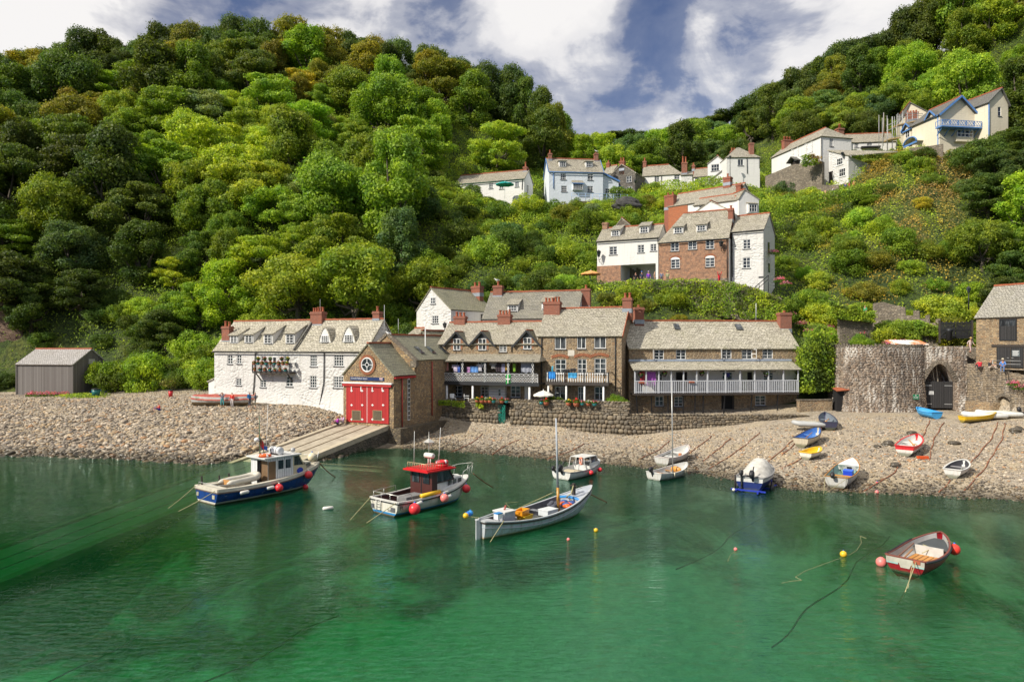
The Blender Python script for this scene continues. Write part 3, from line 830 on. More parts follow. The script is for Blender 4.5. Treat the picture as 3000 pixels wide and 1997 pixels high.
b.grid([[(u,-(.42+.25*math.sin(u*.8))*(1-t)**1.5-.01,2+3.1*t)for u in np.linspace(.2,f.L-.2,40)]for t in np.linspace(0,1,8)]);b.build('battered_base',WHITE_R,h.root)
u0,u1,z0,z1=f.rect(ZA,555,708,932,808,-1.0)
bl=MB();bl.box(u0,u1,-1.05,-.01,z0-.02,z0+.16);bl.beam((u0+.4,-.05,z0-.9),(u0+.4,-.95,z0),.1,.1);bl.beam((u1-.4,-.05,z0-.9),(u1-.4,-.95,z0),.1,.1)
bo=bl.build('balcony',DARKW,h.root)
rl=MB();rl.beam((u0,-1.03,z1),(u1,-1.03,z1),.07,.07);rl.beam((u0,-1.03,z0+.3),(u1,-1.03,z0+.3),.05,.05)
for u in(u0,u1):rl.beam((u,-1.03,z1),(u,0,z1),.07,.07)
for i in range(29):
 u=u0+(u1-u0)*i/28;w_=.09 if i%7==0 else .035
 rl.beam((u,-1.03,z0+.1),(u,-1.03,z1),w_,w_,up=(1,0,0))
rl.build('balcony_railing',IRON,bo)
r=f.rect(ZA,757,632,800,785);b=MB();b.box(r[0],r[1],-.02,.03,z0+.15,r[3]);dr=b.build('balcony_door',WHITE,h.root)
b=MB();b.box(r[0]+.1,r[1]-.1,-.03,.0,z0+1.0,r[3]-.15);b.build('pane',GLASS,dr)
HC,HCB=h,(u0,u1,z0,z1)
# lifeboat house
f=Fac(1006,73.2,1153.5,70.4)
BH=f
ze,zr=6.95,10.05
h=House('boathouse','stone boathouse with red double doors and a round window in its gable',f,3.7,1.0,ze,zr,STONE_B,SLATE_G,ridge='y',cat='boathouse',oh=.15,og=.1,sag=.03)
def rect(x0,y0,x1,y1,v=0):return f.rect(ZA,x0,y0,x1,y1,v)
dl=rect(1510,945,1722,1302);dr_=rect(1722,945,1942,1308)
for i,q in enumerate((dl,dr_)):
 b=MB();b.box(q[0]+.012,q[1]-.012,-.09,-.02,dl[2],dl[3]);d_=b.build('door',PLANK_R,h.root)
 gq=rect(1573,1188,1655,1278)if i==0 else rect(1785,1188,1870,1280)
 b=MB();b.box(gq[0],gq[1],-.112,-.085,gq[2],gq[3]);gr=b.build('grille',PLANK_B,d_)
 b=MB()
 for k in range(8):b.box(gq[0]+(gq[1]-gq[0])*(k+.3)/8,gq[0]+(gq[1]-gq[0])*(k+.6)/8,-.125,-.115,gq[2]+.05,gq[3]-.05)
 frame(b,gq[0]-.05,gq[1]+.05,gq[2]-.05,gq[3]+.05,-.13,1,1,.06)
 b.build('grille_bars',paint('brass_bars',(.32,.24,.13),.5),d_)
 for(hx,hy)in[(1560,985),(1666,985),(1560,1130),(1668,1130),(1560,1275),(1668,1275)]:
  u,z=f.at(ZA,hx+(212 if i else 0),hy,-.1)
  b=MB();b.box(u-.13,u+.13,-.12,-.092,z-.05,z+.05);b.box(u-.04,u+.04,-.13,-.121,z-.12,z+.12);b.build('hinge',WHITE,d_)
b=MB();b.box(dr_[0]-.02,dr_[0]+.02,-.10,-.085,dl[2],dl[3]);b.build('meeting_strip',WHITE,h.root)
q=rect(1478,915,1970,942);b=MB();b.box(q[0],q[1],-.2,0,q[2],q[3]);b.build('lintel',paint('red_lintel',(.45,.02,.02)),h.root)
q=rect(1478,899,1975,914);b=MB();b.box(q[0]-.03,q[1]+.05,-.26,0,q[2],q[3]);b.build('door_hood',WHITE,h.root)
for hx in(1565,1662,1777,1877):
 u,z=f.at(ZA,hx,965);b=MB();b.box(u-.05,u+.05,-.14,-.092,z-.25,z+.25);b.build('door_hanger',WHITE,h.root)
u,z=f.at(ZA,1722,722);uz_c=(u,z)
b=MB()
for k in range(44):
 a=2*math.pi*k/44;c,s_=math.cos(a),math.sin(a)
 b.beam((u+c*.76,-.05,z+s_*.76),(u+c*1.02,-.05,z+s_*1.02),.118,.09,up=(-s_,0,c))
rw=b.build('brick_surround',BRICK_O,h.root)
b=MB();b.torus((u,-.08,z),.69,.07,(0,1,0),32,8);b.torus((u,-.085,z),.2,.04,(0,1,0),20,6)
for a in(0,90,180,270):
 c,s_=math.cos(R_(a)),math.sin(R_(a));b.beam((u+c*.2,-.085,z+s_*.2),(u+c*.68,-.085,z+s_*.68),.06,.06,up=(0,1,0))
wn=b.build('round_window',WHITE,h.root)
b=MB();b.poly([(u+.7*math.cos(t),-.04,z+.7*math.sin(t))for t in np.linspace(0,2*math.pi,33)[:-1]]);b.build('pane',GLASS,wn)
q=rect(1550,846,1890,881);b=MB();b.box(q[0],q[1],-.07,-.01,q[2],q[3]);sg=b.build('sign',paint('sign_blue',(.012,.03,.12),.4),h.root)
def lettering(text,parent,loc,size,m,rot=(R_(90),0,0),name='lettering',align='LEFT',ext=.004):
 c=bpy.data.curves.new(name,'FONT');c.body=text;c.size=size;c.extrude=ext;c.align_x=align;c.align_y='CENTER'
 o=bpy.data.objects.new(name,c);COL.objects.link(o)
 dg=bpy.context.evaluated_depsgraph_get()
 me=bpy.data.meshes.new_from_object(o.evaluated_get(dg));me.materials.clear();me.materials.append(m)
 bpy.data.objects.remove(o);bpy.data.curves.remove(c)
 o=bpy.data.objects.new(name,me);COL.objects.link(o)
 o.parent=parent;o.location=loc;o.rotation_euler=rot
 return o
hh=q[3]-q[2]
lettering('Clovelly lifeboat station',sg,(q[0]+.12,-.078,(q[2]+q[3])/2+.02),hh*.62,WHITE)
lettering('Lifeboats',sg,(q[1]-.1,-.078,q[2]+hh*.2),hh*.3,WHITE,align='RIGHT')
b=MB();xx=q[1]-.52;b.box(xx,xx+.38,-.082,-.071,q[2]+hh*.42,q[3]-.04);em=b.build('emblem',WHITE,sg)
b=MB();zz=(q[2]+hh*.42+q[3]-.04)/2
b.box(xx,xx+.38,-.09,-.0825,zz-.025,zz+.025);b.box(xx+.165,xx+.215,-.092,-.0903,q[2]+hh*.42,q[3]-.04);b.build('emblem_cross',paint('emblem_red',(.5,.02,.03)),sg)
b=MB();b.box(f.L+.02,f.L+.2,.05,3.6,ze-.32,ze-.12);b.build('fascia',paint('red_lintel',(.45,.02,.02)),h.root)
b=MB();b.tube([(f.L+.1,1.3,ze-.2),(f.L+.1,1.3,1.2)],.06,6);b.build('downpipe',paint('red_lintel',(.45,.02,.02)),h.root)
b=MB();b.box(f.L+.003,f.L+.06,2.35,2.75,2.3,ze-.35)
so_=b.build('side_window',WHITE,h.root)
b=MB()
for k in range(9):b.box(f.L+.05,f.L+.066,2.4,2.7,2.4+k*.46,2.78+k*.46)
b.build('pane',GLASS,so_)
b=MB();b.box(-.25,f.L+.9,-.12,14,-1.2,1.75);ft=b.build('stone_footing',STONE_D,h.root)
f2=Fac(1006,73.2,1153.5,70.4)
f2.O=BH.O+BH.v*3.75+BH.u*-.77;f2.L=7.0
f2.mx=Matrix.Translation((f2.O.x,f2.O.y,0))@Matrix.Rotation(f2.yaw,4,'Z')
h2=House('boat_store','dark stone boat store with mossy slate roof behind the boathouse gable',f2,12,1.0,8.35,10.95,STONE_B,SLATE_G,ridge='y',cat='store',oh=.1,og=-.05,sag=.03)
b=MB()
b.beam((-.2,.12,8.3),(3.5,.12,11.2),.42,.3);b.beam((3.5,.12,11.2),(7.2,.12,8.3),.42,.3);b.box(6.5,7.25,-.08,.35,7.7,8.35);b.build('coped_parapet',STONE_G,h2.root)
for y in(2.3,4.6,7.2):
 b=MB();b.slab([(5.35,y,9.85),(6.3,y,9.12),(6.3,y+.7,9.12),(5.35,y+.7,9.85)],.06)
 b.build('skylight',GLASS,h2.root)
b=MB();b.tube([(7.1,3.2,8.2),(7.1,3.2,2.4)],.06);b.build('downpipe',paint('red_lintel',(.45,.02,.02)),h2.root)
# stone row with gabled dormers and a lattice veranda
def WB(x0,y0,x1,y1,nx=2,nz=3,*r):return((ZB,x0,y0,x1,y1),nx,nz,*r)
f=Fac(1285,81.9,1576,77.75)
f.L=12.0
TZ=4.15
ze=f.at(ZB,700,652)[1]
h=House('veranda_terrace','low stone terrace with three gabled dormers and a black and white lattice balcony',f,6.4,2.5,ze,12.55,STONE,SLATE,cat='house',wins=[WB(885,652,955,722),WB(465,815,530,900),WB(690,815,748,900),WB(1090,815,1150,900),WB(455,1033,548,1135),WB(715,1040,785,1135),WB(990,1033,1080,1140,2,3)],sag=.12,roof_seed=4)
for x0,y0,x1,y1 in[(466,602,530,705),(697,600,768,705),(1110,592,1182,697)]:
 d_=h.dormer(ZB,x0,y0,x1,y1,'gable',2,2,wall=STONE,roofm=SLATE_G,over=.75,apex=.75,trim=BLACK)if False else None
 u0,u1,z0,z1=f.rect(ZB,x0,y0,x1,y1)
 um=(u0+u1)/2;hw=1.55;za=z1+.72;zs=ze-.15
 g_=MB();g_.poly([(um-hw,-.02,zs),(um+hw,-.02,zs),(um,-.02,za)]);wall_grid(g_,u0-.3,u1+.3,z0-.05,ze-.1,[],-.025)
 go=g_.build('gable',STONE,h.root)
 for sx in(-1,1):
  bq=MB()
  for k in range(5):
   c=um+sx*((u1-u0)/2+.14);z=z0+.1+k*(z1-z0-.1)/5
   bq.box(c-.11-.05*(k%2),c+.11+.05*(k%2),-.045,-.024,z,z+.16)
  bq.build('brick_quoin',BRICK_O,go)
 r=MB();kf=h.kf
 vb=min((za-ze-.05)/kf,h.ve-.1)
 for sx in(-1,1):
  e=um+sx*(hw+.12);zl=zs-.12
  r.slab([(e,-.32,zl),(um,-.32,za+.12),(um,vb+.2,za+.12),(e,.05,zl)],.1)
 r.build('dormer_roof',SLATE_G,go)
 t=MB()
 for sx in(-1,1):t.beam((um+sx*(hw+.1),-.34,zs-.14),(um,-.34,za+.05),.05,.2)
 t.poly([(um-.7,-.03,za-.72),(um+.7,-.03,za-.72),(um,-.03,za-.05)]);t.build('bargeboard',BLACK,go)
 t=MB();t.box(um-.07,um+.07,-.3,vb,za+.10,za+.2);t.build('ridge_tile',TERRA,go)
 h.window(u0,u1,z0,z1,2,2,y=-.075,parent=go)
h.chimney(ZB,467,395,568,490,3.2,3,.8);h.chimney(ZB,870,378,985,490,3.2,4,.8)
h.pipe(ZB,[1000,650,1000,725])
yv=-2.3
q0=f.at(ZB,345,1000,yv);q1=f.at(ZB,1243,1010,yv)
uA,uB,zf=q0[0],q1[0],(q0[1]+q1[1])/2
zr_=f.at(ZB,790,915,yv)[1];zt=f.at(ZB,790,803,yv)[1];zw=f.at(ZB,790,740,0)[1]
m=MB()
a,b_,c,d=(uA-.25,yv-.3,zt-.05),(uB+.25,yv-.3,zt-.05),(uB-.4,.02,zw),(uA+.1,.02,zw)
roof_plane(m,a,b_,c,d,.1,.05);m.slab([(uA-.25,yv-.3,zt-.05),(uA+.1,0,zw),(uA-.25,0,zt)],.08);m.slab([(uB+.25,yv-.3,zt-.05),(uB-.4,0,zw),(uB+.25,0,zt)],.08)
vr=m.build('veranda_roof',SLATE,h.root)
m=MB();m.box(uA-.1,uB+.1,yv-.05,-.01,zf-.16,zf);m.box(uA-.12,uB+.12,yv-.09,yv-.055,zf-.3,zf+.05);fl=m.build('balcony_floor',BLACK,h.root)
n=5
us=[f.at(ZB,x,900,yv)[0]for x in(350,550,757,970,1195)]
for i,u in enumerate(us):
 m=MB();m.box(u-.16,u+.16,yv-.02,yv+.1,zf,zt+.1);po=m.build('balcony_post',BLACK,h.root)
 m=MB();hgt=(zt-zr_)
 for k in range(3):
  za_,zb_=zr_+hgt*k/3,zr_+hgt*(k+1)/3
  m.beam((u-.1,yv-.04,za_),(u+.1,yv-.04,zb_),.04,.07,up=(0,1,0));m.beam((u+.1,yv-.045,za_),(u-.1,yv-.045,zb_),.04,.07,up=(0,1,0))
  m.beam((u-.1,yv-.04,zf+(zr_-zf)*k/3),(u+.1,yv-.04,zf+(zr_-zf)*(k+1)/3),.04,.06,up=(0,1,0))
 m.build('cross_lattice',WHITE,po)
m=MB();m.box(uA,uB,yv-.04,yv+.02,zr_-.06,zr_+.03);m.box(uA,uB,yv-.04,yv+.02,zf+.0,zf+.1);m.box(uA,uB,yv-.035,yv+.015,zr_-.38,zr_-.32);m.build('balcony_rail',BLACK,fl)
m=MB()
zl0,zl1=zf+.1,zr_-.38
st=(zl1-zl0)/2
k=0
u=uA
while u<uB-.05:
 for sg in(0,1):
  for row in range(2):
   a=(u,yv-.02-.012*sg,zl0+row*st);b=(min(u+st,uB),yv-.02-.012*sg,zl0+(row+1)*st)
   if sg:a,b=(a[0],a[1],b[2]),(b[0],b[1],a[2])
   m.beam(a,b,.03,.055,up=(0,1,0))
 u+=st
u=uA+.25
while u<uB-.2:
 m.torus((u,yv-.045,zr_-.19),.0,.0,(0,1,0),4,3)if False else None
 pts=[(u+.3*math.cos(t),yv-.05,zr_-.19+.1*math.sin(t))for t in np.linspace(0,2*math.pi,13)]
 m.tube(pts,.025,5,cap=False)
 u+=.52
m.build('balcony_lattice',WHITE,fl)
for x in(402,640,1162):
 uu=f.at(ZB,x,1100,yv)[0];m=MB();m.lathe((uu,yv+.1,TZ-.4),[(.17,0),(.13,.3),(.12,zf-TZ)],10);m.build('white_post',WHITE,h.root)
q=f.rect(ZB,805,1035,955,1160);m=MB();m.box(q[0],q[1],-.5,0,TZ-.3,zf-.17);by=m.build('white_bay',m_planks('white_planks',(.74,.74,.73),(.82,.82,.81),.3,False),h.root)
q=f.rect(ZB,875,1062,905,1128,-.5);m=MB();frame(m,q[0],q[1],q[2],q[3],-.56,1,2);wn=m.build('window',WHITE,by);m=MB();m.quad((q[0],-.515,q[2]),(q[1],-.515,q[2]),(q[1],-.515,q[3]),(q[0],-.515,q[3]));m.build('pane',GLASS,wn)
q=f.rect(ZB,1120,1035,1155,1150);m=MB();m.box(q[0],q[1],-.04,0,TZ-.3,q[3]);dr=m.build('door',WHITE,h.root)
q=f.rect(ZB,270,1010,322,1170,-.2)
VT,VTI=h,(uA,uB,yv,zf,zr_,zt)
# taller stone house
f=Fac(1576,77.7,1821,74.5)
ze=f.at(ZB,1630,575)[1];zr=f.at(ZB,1630,330,3.2)[1]
RH=House('tall_stone_house','tall three storey stone house with brick window arches and a white baluster balcony',f,6.8,2.5,ze,zr,STONE,SLATE,sag=.1,roof_seed=6,wins=[WB(1395,585,1500,697,2,1),WB(1600,578,1682,693,2,1),WB(1758,572,1866,690,2,1),WB(1400,790,1500,925,2,3),WB(1605,788,1688,925,2,3),WB(1760,782,1868,925,2,3),WB(1395,1040,1495,1165,2,2),WB(1608,1040,1660,1165,2,2),WB(1760,1040,1852,1165,2,2)],verge=(TERRA,(1,)))
h=RH
for x0,x1,y in((1370,1520,785),(1578,1732,780),(1735,1890,775)):
 u0,z=f.at(ZB,x0,y);u1,_=f.at(ZB,x1,y)
 m=MB();n=15
 for i in range(n):
  t=(i+.5)/n;u=u0+(u1-u0)*t;zz=z+.22*math.sin(math.pi*t);a=(t-.5)*.7
  m.beam((u-.5*.22*math.sin(a)*0,-.03,zz),(u+.28*math.sin(a),-.03,zz+.30),(u1-u0)/n*.8,.08,up=(0,1,0))
 m.build('brick_arch',BRICK_O,h.root)
q=f.rect(ZB,1517,706,1577,760);h.plate('stone_plaque',q,paint('plaque_stone',(.62,.58,.50),.8))
h.chimney(ZB,1293,262,1440,405,3.0,5,.85,zb=9);h.chimney(ZB,2018,225,2100,335,3.2,2,.8)
h.pipe(ZB,[1952,570,1952,1080]);h.pipe(ZB,[1275,590,1272,1080])
yv=-1.7
q0,q1=f.at(ZB,1318,1005,yv),f.at(ZB,1890,1010,yv);uA,uB=q0[0],q1[0];zf=(q0[1]+q1[1])/2;zr_=f.at(ZB,1600,908,yv)[1]
m=MB();m.box(uA,uB,yv-.05,-.01,zf-.14,zf+.02);m.box(uA-.03,uB+.03,yv-.1,yv-.055,zf-.25,zf+.06);fl=m.build('balcony_floor',DARKW,h.root)
m=MB();m.box(uA,uB,yv-.04,yv+.04,zr_-.07,zr_)
for u in(uA,uA+(uB-uA)*.3,uA+(uB-uA)*.62,uA+(uB-uA)*.94,uB):m.box(u-.05,u+.05,yv-.05,yv+.05,zf,zr_+.05)
for u in(uA,uB):m.box(u-.03,u+.03,yv,0,zr_-.07,zr_)
m.build('balcony_rail',IRON,fl)
m=MB();n=26;hb=zr_-.07-zf
for i in range(n):
 u=uA+(uB-uA)*(i+.5)/n
 m.lathe((u,yv,zf+.02),[(.05,0),(.05,hb*.15),(.075,hb*.35),(.035,hb*.6),(.045,hb*.8),(.05,hb-.02)],6)
m.build('baluster_rail',WHITE,fl)
for x in(1335,1500,1668,1842):
 uu=f.at(ZB,x,1100,yv)[0];m=MB();m.lathe((uu,yv+.1,TZ-.4),[(.14,0),(.11,.3),(.10,zf-TZ+.2)],10);m.build('white_post',WHITE,h.root)
RHI=(uA,uB,yv,zf,zr_)
# balcony house
def WC(x0,y0,x1,y1,nx=2,nz=3,*r):return((ZC,x0,y0,x1,y1),nx,nz,*r)
f=Fac(1843,76,2339,78)
ze=f.at(ZC,1000,588)[1];zr=f.at(ZC,950,338,3.4)[1]
zfl=f.at(ZC,1000,1012,-.2)[1];ztop=f.at(ZC,1000,705)[1]
h=BHO=House('balcony_house','broad stone house with full width grey railed balcony under a slate lean-to roof',f,7.0,1.0,ze,zr,STONE,SLATE_S,sag=.09,roof_seed=8,wins=[WC(447,600,540,695,2,3,None,.05,True,None,'l'),WC(655,597,750,695),WC(1095,592,1187,688,2,3,None,.05,True,None,'l'),WC(1285,590,1385,690,2,3,None,.05,True,None,'r'),WC(1483,590,1583,688,2,3),WC(455,1045,537,1140,2,2),WC(637,1048,723,1145,2,3),WC(1412,1038,1513,1135,2,3)],holes=[f.rect(ZC,1095,1045,1205,1222)])
h.chimney(ZC,262,195,350,325,3.2,1,.8,poth=.25);h.chimney(ZC,1655,245,1762,410,2.9,1,.9,poth=.25)
q=f.rect(ZC,1095,1045,1205,1222);m=MB();m.box(q[0],q[1],.161,.2,q[2],q[3]);dr=m.build('doorway',DARK_IN,h.root)
m=MB();m.box(q[0]-.07,q[0],-.03,.1,q[2],q[3]+.07);m.box(q[1],q[1]+.07,-.03,.1,q[2],q[3]+.07);m.box(q[0],q[1],-.03,.1,q[3],q[3]+.07);m.box(q[1]-.12,q[1],.02,.07,q[2],q[3]);m.build('door_frame',DARKW,dr)
wl_r=[f.rect(ZC,467,825,525,925,-.05),f.rect(ZC,1095,812,1195,915,-.05),f.rect(ZC,1490,815,1585,905,-.05)]
drs=[f.rect(ZC,655,815,760,1012,-.05),f.rect(ZC,1290,808,1390,1010,-.05)]
q0,q1=f.at(ZC,262,900,0)[0],f.at(ZC,1800,900,0)[0]
zbt=f.at(ZC,1000,790,0)[1]+.15
m=MB();wall_grid(m,q0,q1,zfl,zbt,wl_r+drs,-.05,.04);ww=m.build('balcony_wall',WHITE_S,h.root)
for r in wl_r:
 h.window(*r,2,3,y=-.045,sill=False,parent=ww)
 m=MB();m.box(r[0]-.25,r[1]+.25,-.08,-.052,r[3]+.02,r[3]+.1);m.build('lintel',DARKW,ww)
for i,r in enumerate(drs):
 m=MB();m.quad((r[0],-.012,r[2]),(r[1],-.012,r[2]),(r[1],-.012,r[3]),(r[0],-.012,r[3]));d_=m.build('doorway',DARK_IN,ww)
 m=MB();frame(m,r[0],r[1],r[2],r[3],-.09,1,1,.08)
 wd=(r[1]-r[0])*.48
 if i:m.box(r[0]+.08,r[0]+wd,-.045,-.02,r[2]+.05,r[3]-.08)
 m.build('door_frame',DARKW if not i else paint('glazed_door',(.55,.56,.42)),d_)
yv=-1.75
uA,uB=f.at(ZC,260,950,yv)[0],f.at(ZC,1825,950,yv)[0]
zf,zr_=f.at(ZC,1000,1015,yv)[1],f.at(ZC,1000,897,yv)[1]
zpt=f.at(ZC,1000,787,yv)[1]
m=MB();roof_plane(m,(uA-.2,yv-.3,zpt-.05),(uB+.25,yv-.3,zpt-.05),(uB+.1,.0,ztop-.02),(uA-.2,.0,ztop-.02),.1,.03);vr=m.build('lean_to_roof',SLATE_S,h.root)
m=MB();m.box(uA-.2,uB+.1,-.18,-.004,ztop-.06,ztop+.14);m.build('flashing',paint('blue_lead',(.36,.42,.52),.5),vr)
m=MB();m.box(uA,uB,yv-.05,-.06,zf-.2,zf-.04);m.box(uA-.05,uB+.05,yv-.12,yv-.055,zf-.22,zf+.02);fl=m.build('balcony_floor',DARKW,h.root)
m=MB();m.box(uA,uB,yv-.05,yv+.02,zr_-.06,zr_+.03);m.box(uA,uB,yv-.04,yv+.01,zf+.1,zf+.17)
n=88
for i in range(n+1):
 u=uA+(uB-uA)*i/n;m.box(u-.035,u+.035,yv-.03,yv,zf+.02,zr_-.06)
m.build('balcony_railing',GREYW,fl)
for x in(262,370,490,610,727,853,957,1128,1268,1408,1540,1683,1823):
 u=f.at(ZC,x,850,yv)[0];m=MB();m.box(u-.06,u+.06,yv-.045,yv+.075,zf,zpt+.02);m.build('balcony_post',GREYW,h.root)
for xt,xb in((278,288),(420,424),(580,580),(727,727),(843,833),(920,912),(1125,1108),(1387,1367),(1634,1622),(1822,1807)):
 a,b_=f.at(ZC,xt,1040,yv),f.at(ZC,xb,1225,-.9);m=MB();m.beam((a[0],yv+.1,zf-.2),(b_[0],-.9,2.1),.11,.11,up=(0,1,0));m.build('balcony_prop',BLACK,h.root)
for x0,y0,x1,y1 in((648,370,698,412),(1242,368,1300,415)):
 v=h.dormer_v(*S(ZC,(x0+x1)/2,y1));u0=f.at(ZC,x0,y1,v)[0];u1=f.at(ZC,x1,y1,v)[0]
 z=h.ze+h.kf*v+.15;m=MB();m.slab([(u0,v,z+.1),(u1,v,z+.1),(u1,v+.75,z+.1+.75*h.kf),(u0,v+.75,z+.1+.75*h.kf)],.12);m.build('skylight',GLASS,h.root)
BHI=(uA,uB,yv,zf,zr_,zpt)
# houses in the second line
f=Fac(*S(ZB,127,0)[:1],90,*S(ZB,443,0)[:1],86.4)
ze=f.at(ZB,440,335)[1];zr=f.at(ZB,262,140)[1]
f.L=f.at(ZB,443,450)[0]
h=House('white_gable_cottage','white gable ended cottage with a mossy green roof behind the stone terrace',f,8.2,4,ze,zr,WHITE_R,m_slate('mossgreen_slate',(.20,.20,.13),(.30,.29,.19),(.25,.24,.15),.3,.26,.4,(.24,.24,.07)),ridge='y',um=f.at(ZB,262,140)[0],oh=.15,og=.1,wins=[((ZB,268,390,328,462),3,3)],verge=None)
q=f.rect(ZB,257,222,302,282);h.window(*q,2,2,y=-.07)
h.chimney(ZB,628,118,706,190,7.7,2,.8,zb=11)
f_=f
b=MB();b.box(f.L+.01,f.L+.06,5.6,7.2,ze-1.6,ze-.35);w_=b.build('side_window',DARKW,h.root)
b=MB();b.box(f.L+.05,f.L+.07,5.75,7.05,ze-1.5,ze-.45);b.build('pane',GLASS,w_)
f=Fac(*S(ZB,735,0)[:1],87.2,*S(ZB,1600,0)[:1],84)
ze=f.at(ZB,900,415)[1];zr=f.at(ZB,1200,178,3.5)[1]
h=House('slate_roof_cottage','cottage showing only its long grey slate roof and brick stacks behind the terrace ridge',f,7,4,ze,zr,WHITE_S,m_slate('grey_slate',(.20,.195,.17),(.30,.285,.24),(.25,.24,.20),.35),og=.1,sag=.14,roof_seed=9)
h.dormer(ZB,972,298,1046,348,'shed',3,2,.45);h.dormer(ZB,1285,275,1350,325,'shed',2,2,.45)
h.chimney(ZB,828,112,910,212,3.3,1,.8);h.chimney(ZB,1640,140,1718,312,3.6,1,.9,m=BRICK)
f=Fac(*S(ZB,100,0)[:1],84,*S(ZB,335,0)[:1],81.5)
f.L=f.at(ZB,300,700)[0]
ze=f.at(ZB,340,690)[1];zr=f.at(ZB,180,535)[1]
h=House('slate_hung_store','small slate hung gable squeezed between boat store and stone terrace',f,6,3,ze,zr,m_slate('slate_hanging',(.17,.18,.16),(.25,.26,.22),(.21,.22,.19),.1,.18,.24,(.2,.21,.15)),SLATE_G,ridge='y',um=f.at(ZB,182,535)[0],oh=.12,og=.12,cat='store')
f=Fac(*S(ZB,40,0)[:1],89,*S(ZB,128,0)[:1],88)
h=House('white_outhouse','tiny white outhouse tucked against the mossy roofed gable cottage',f,3,4,f.at(ZB,80,580)[1],f.at(ZB,80,515,1.5)[1],WHITE_S,SLATE,cat='outhouse')
# sea wall, slipway and terrace
M_COB=None
def m_cobble(g):
 o=g.ob()
 isl=g.n('ShaderNodeNewGeometry').outputs['Random Per Island']
 n=g.noise(o,7,5,.7)
 c=g.ramp(isl,[(0,(.07,.06,.05)),(.3,(.15,.12,.085)),(.55,(.23,.18,.12)),(.75,(.12,.105,.09)),(.9,(.30,.24,.16)),(1,(.17,.12,.08))])
 c=g.mix(g.ramp(n,[(.4,0),(.7,.6)]),c,(.27,.23,.16))
 c=g.mix(g.ramp(g.noise(o,.5,4),[(.5,0),(.68,.55)]),c,(.06,.05,.04))
 g.out(g.pbr(c,.75,g.bump(n,.05,1.0)))
MC=mat('sea_wall_cobble',m_cobble)
def cobble_wall(name,label,a,b,ztop,zbase,th=1.2,split=.42,bat=.06,seed=0):
 """a wall from a to b (plan points): coursed rubble above, big rounded cobbles below"""
 rg=np.random.default_rng(seed)
 a,b=Vector(a),Vector(b);L=(b-a).length;u=(b-a)/L
 mx=Matrix.Translation((a.x,a.y,0))@Matrix.Rotation(math.atan2(u.y,u.x),4,'Z')
 root=thing(name,label,'sea wall',mx=mx)
 m=MB();n=24
 front,topf,back=[],[],[]
 for i in range(n+1):
  x=L*i/n;zt=ztop(x/L);zb_=zbase(x/L)-1.2
  front.append((x,-(zt-zb_)*bat,zb_));topf.append((x,0,zt));back.append((x,th,zt))
 m.grid([front,topf,back],0,False)
 back2=[(x,th,-1)for x,_,_ in back];m.grid([back,back2],0,False)
 m.poly([front[0],topf[0],back[0],back2[0]]);m.poly([front[-1],topf[-1],back[-1],back2[-1]])
 m.build('wall_core',STONE_D,root)
 V,Q=ico(2);vs,fs=[],[];off=0
 for i in range(int(L/.36)):
  x=(i+.5)*.36;zt=ztop(x/L)
  s=np.array([.19,.42,.1])*rg.uniform(.8,1.15,3)
  vs.append(V*s*(1+.12*rg.standard_normal((len(V),1)))+(x,.3,zt+.04));fs.append(Q+off);off+=len(V)
 row=0
 zmin=min(zbase(t)for t in np.linspace(0,1,20))-.5;zmax=max(ztop(t)for t in np.linspace(0,1,20))
 z=zmin
 while z<zmax-.15:
  x=rg.uniform(-.3,.1)
  hfrac=(z-zmin)/(zmax-zmin)
  big=hfrac<1-split
  rh=rg.uniform(.36,.5)if big else rg.uniform(.16,.24)
  while x<L:
   w=rg.uniform(.3,.62)if big else rg.uniform(.22,.55)
   t=min(max((x+w/2)/L,0),1);zt=ztop(t);zb_=zbase(t)-.5
   zz=z+rh/2+rg.uniform(-.05,.05)
   if zb_<zz<zt-.12 and 0<x+w/2<L:
    y=-(zt-zz)*bat*1.02
    s=np.array([w*.52,.17 if big else .09,rh*.52*rg.uniform(.85,1.15)])
    k=np.sign(V)*np.abs(V)**(.8 if big else .6)
    pts=k*s*(1+.07*rg.standard_normal((len(V),1)))
    vs.append(pts+(x+w/2,y-.02,zz));fs.append(Q+off);off+=len(V)
   x+=w
  z+=rh
 o=link('stone_face',npmesh('stone_face',np.concatenate(vs),np.concatenate(fs),MC,True),root)
 return root
XY=lambda px,d:((px-CX)/F*d,d)
cobble_wall('sea_wall','cobbled sea wall with planted top below the lattice veranda, between boathouse and wall steps',XY(1262,79.2),XY(1462,76.1),lambda t:3.85+.25*t,lambda t:.75+.1*t,seed=1)
SW=cobble_wall('sea_wall','long cobbled sea wall from the wall steps to the tall stone house corner',XY(1496,75.6),XY(1842,71.0),lambda t:4.1+.1*t,lambda t:.85-.15*t,seed=2)
cobble_wall('sea_wall','lower cobbled sea wall carrying the balcony house, sinking into shingle beside the inflatable',XY(1842,71.0),XY(2372,73.0),lambda t:3.0-.25*t,lambda t:.75+1.5*max(0,t-.3)/.7,seed=3)
a,b=Vector(XY(1462,76.1)),Vector(XY(1496,75.6));u=(b-a).normalized();v=Vector((-u.y,u.x))
st=thing('wall_steps','worn stone steps in the gap of the sea wall under green netting','steps',mx=Matrix.Translation((a.x,a.y,0))@Matrix.Rotation(math.atan2(u.y,u.x),4,'Z'))
L=(b-a).length
for i in range(9):
 m=MB();m.box(-.05,L+.05,-.5+i*.28,3.2,.2 if i==0 else .72+(i-1)*.36,.72+i*.36);m.build('step',STONE_D,st)
m=MB()
for i in range(14):
 x=.35+.3*math.sin(i*2.1);m.tube([(x+.15*math.sin(i*5+k),-.05-.04*(i%3),3.6-k*.22-.2*(i%2))for k in range(9)],.03,4)
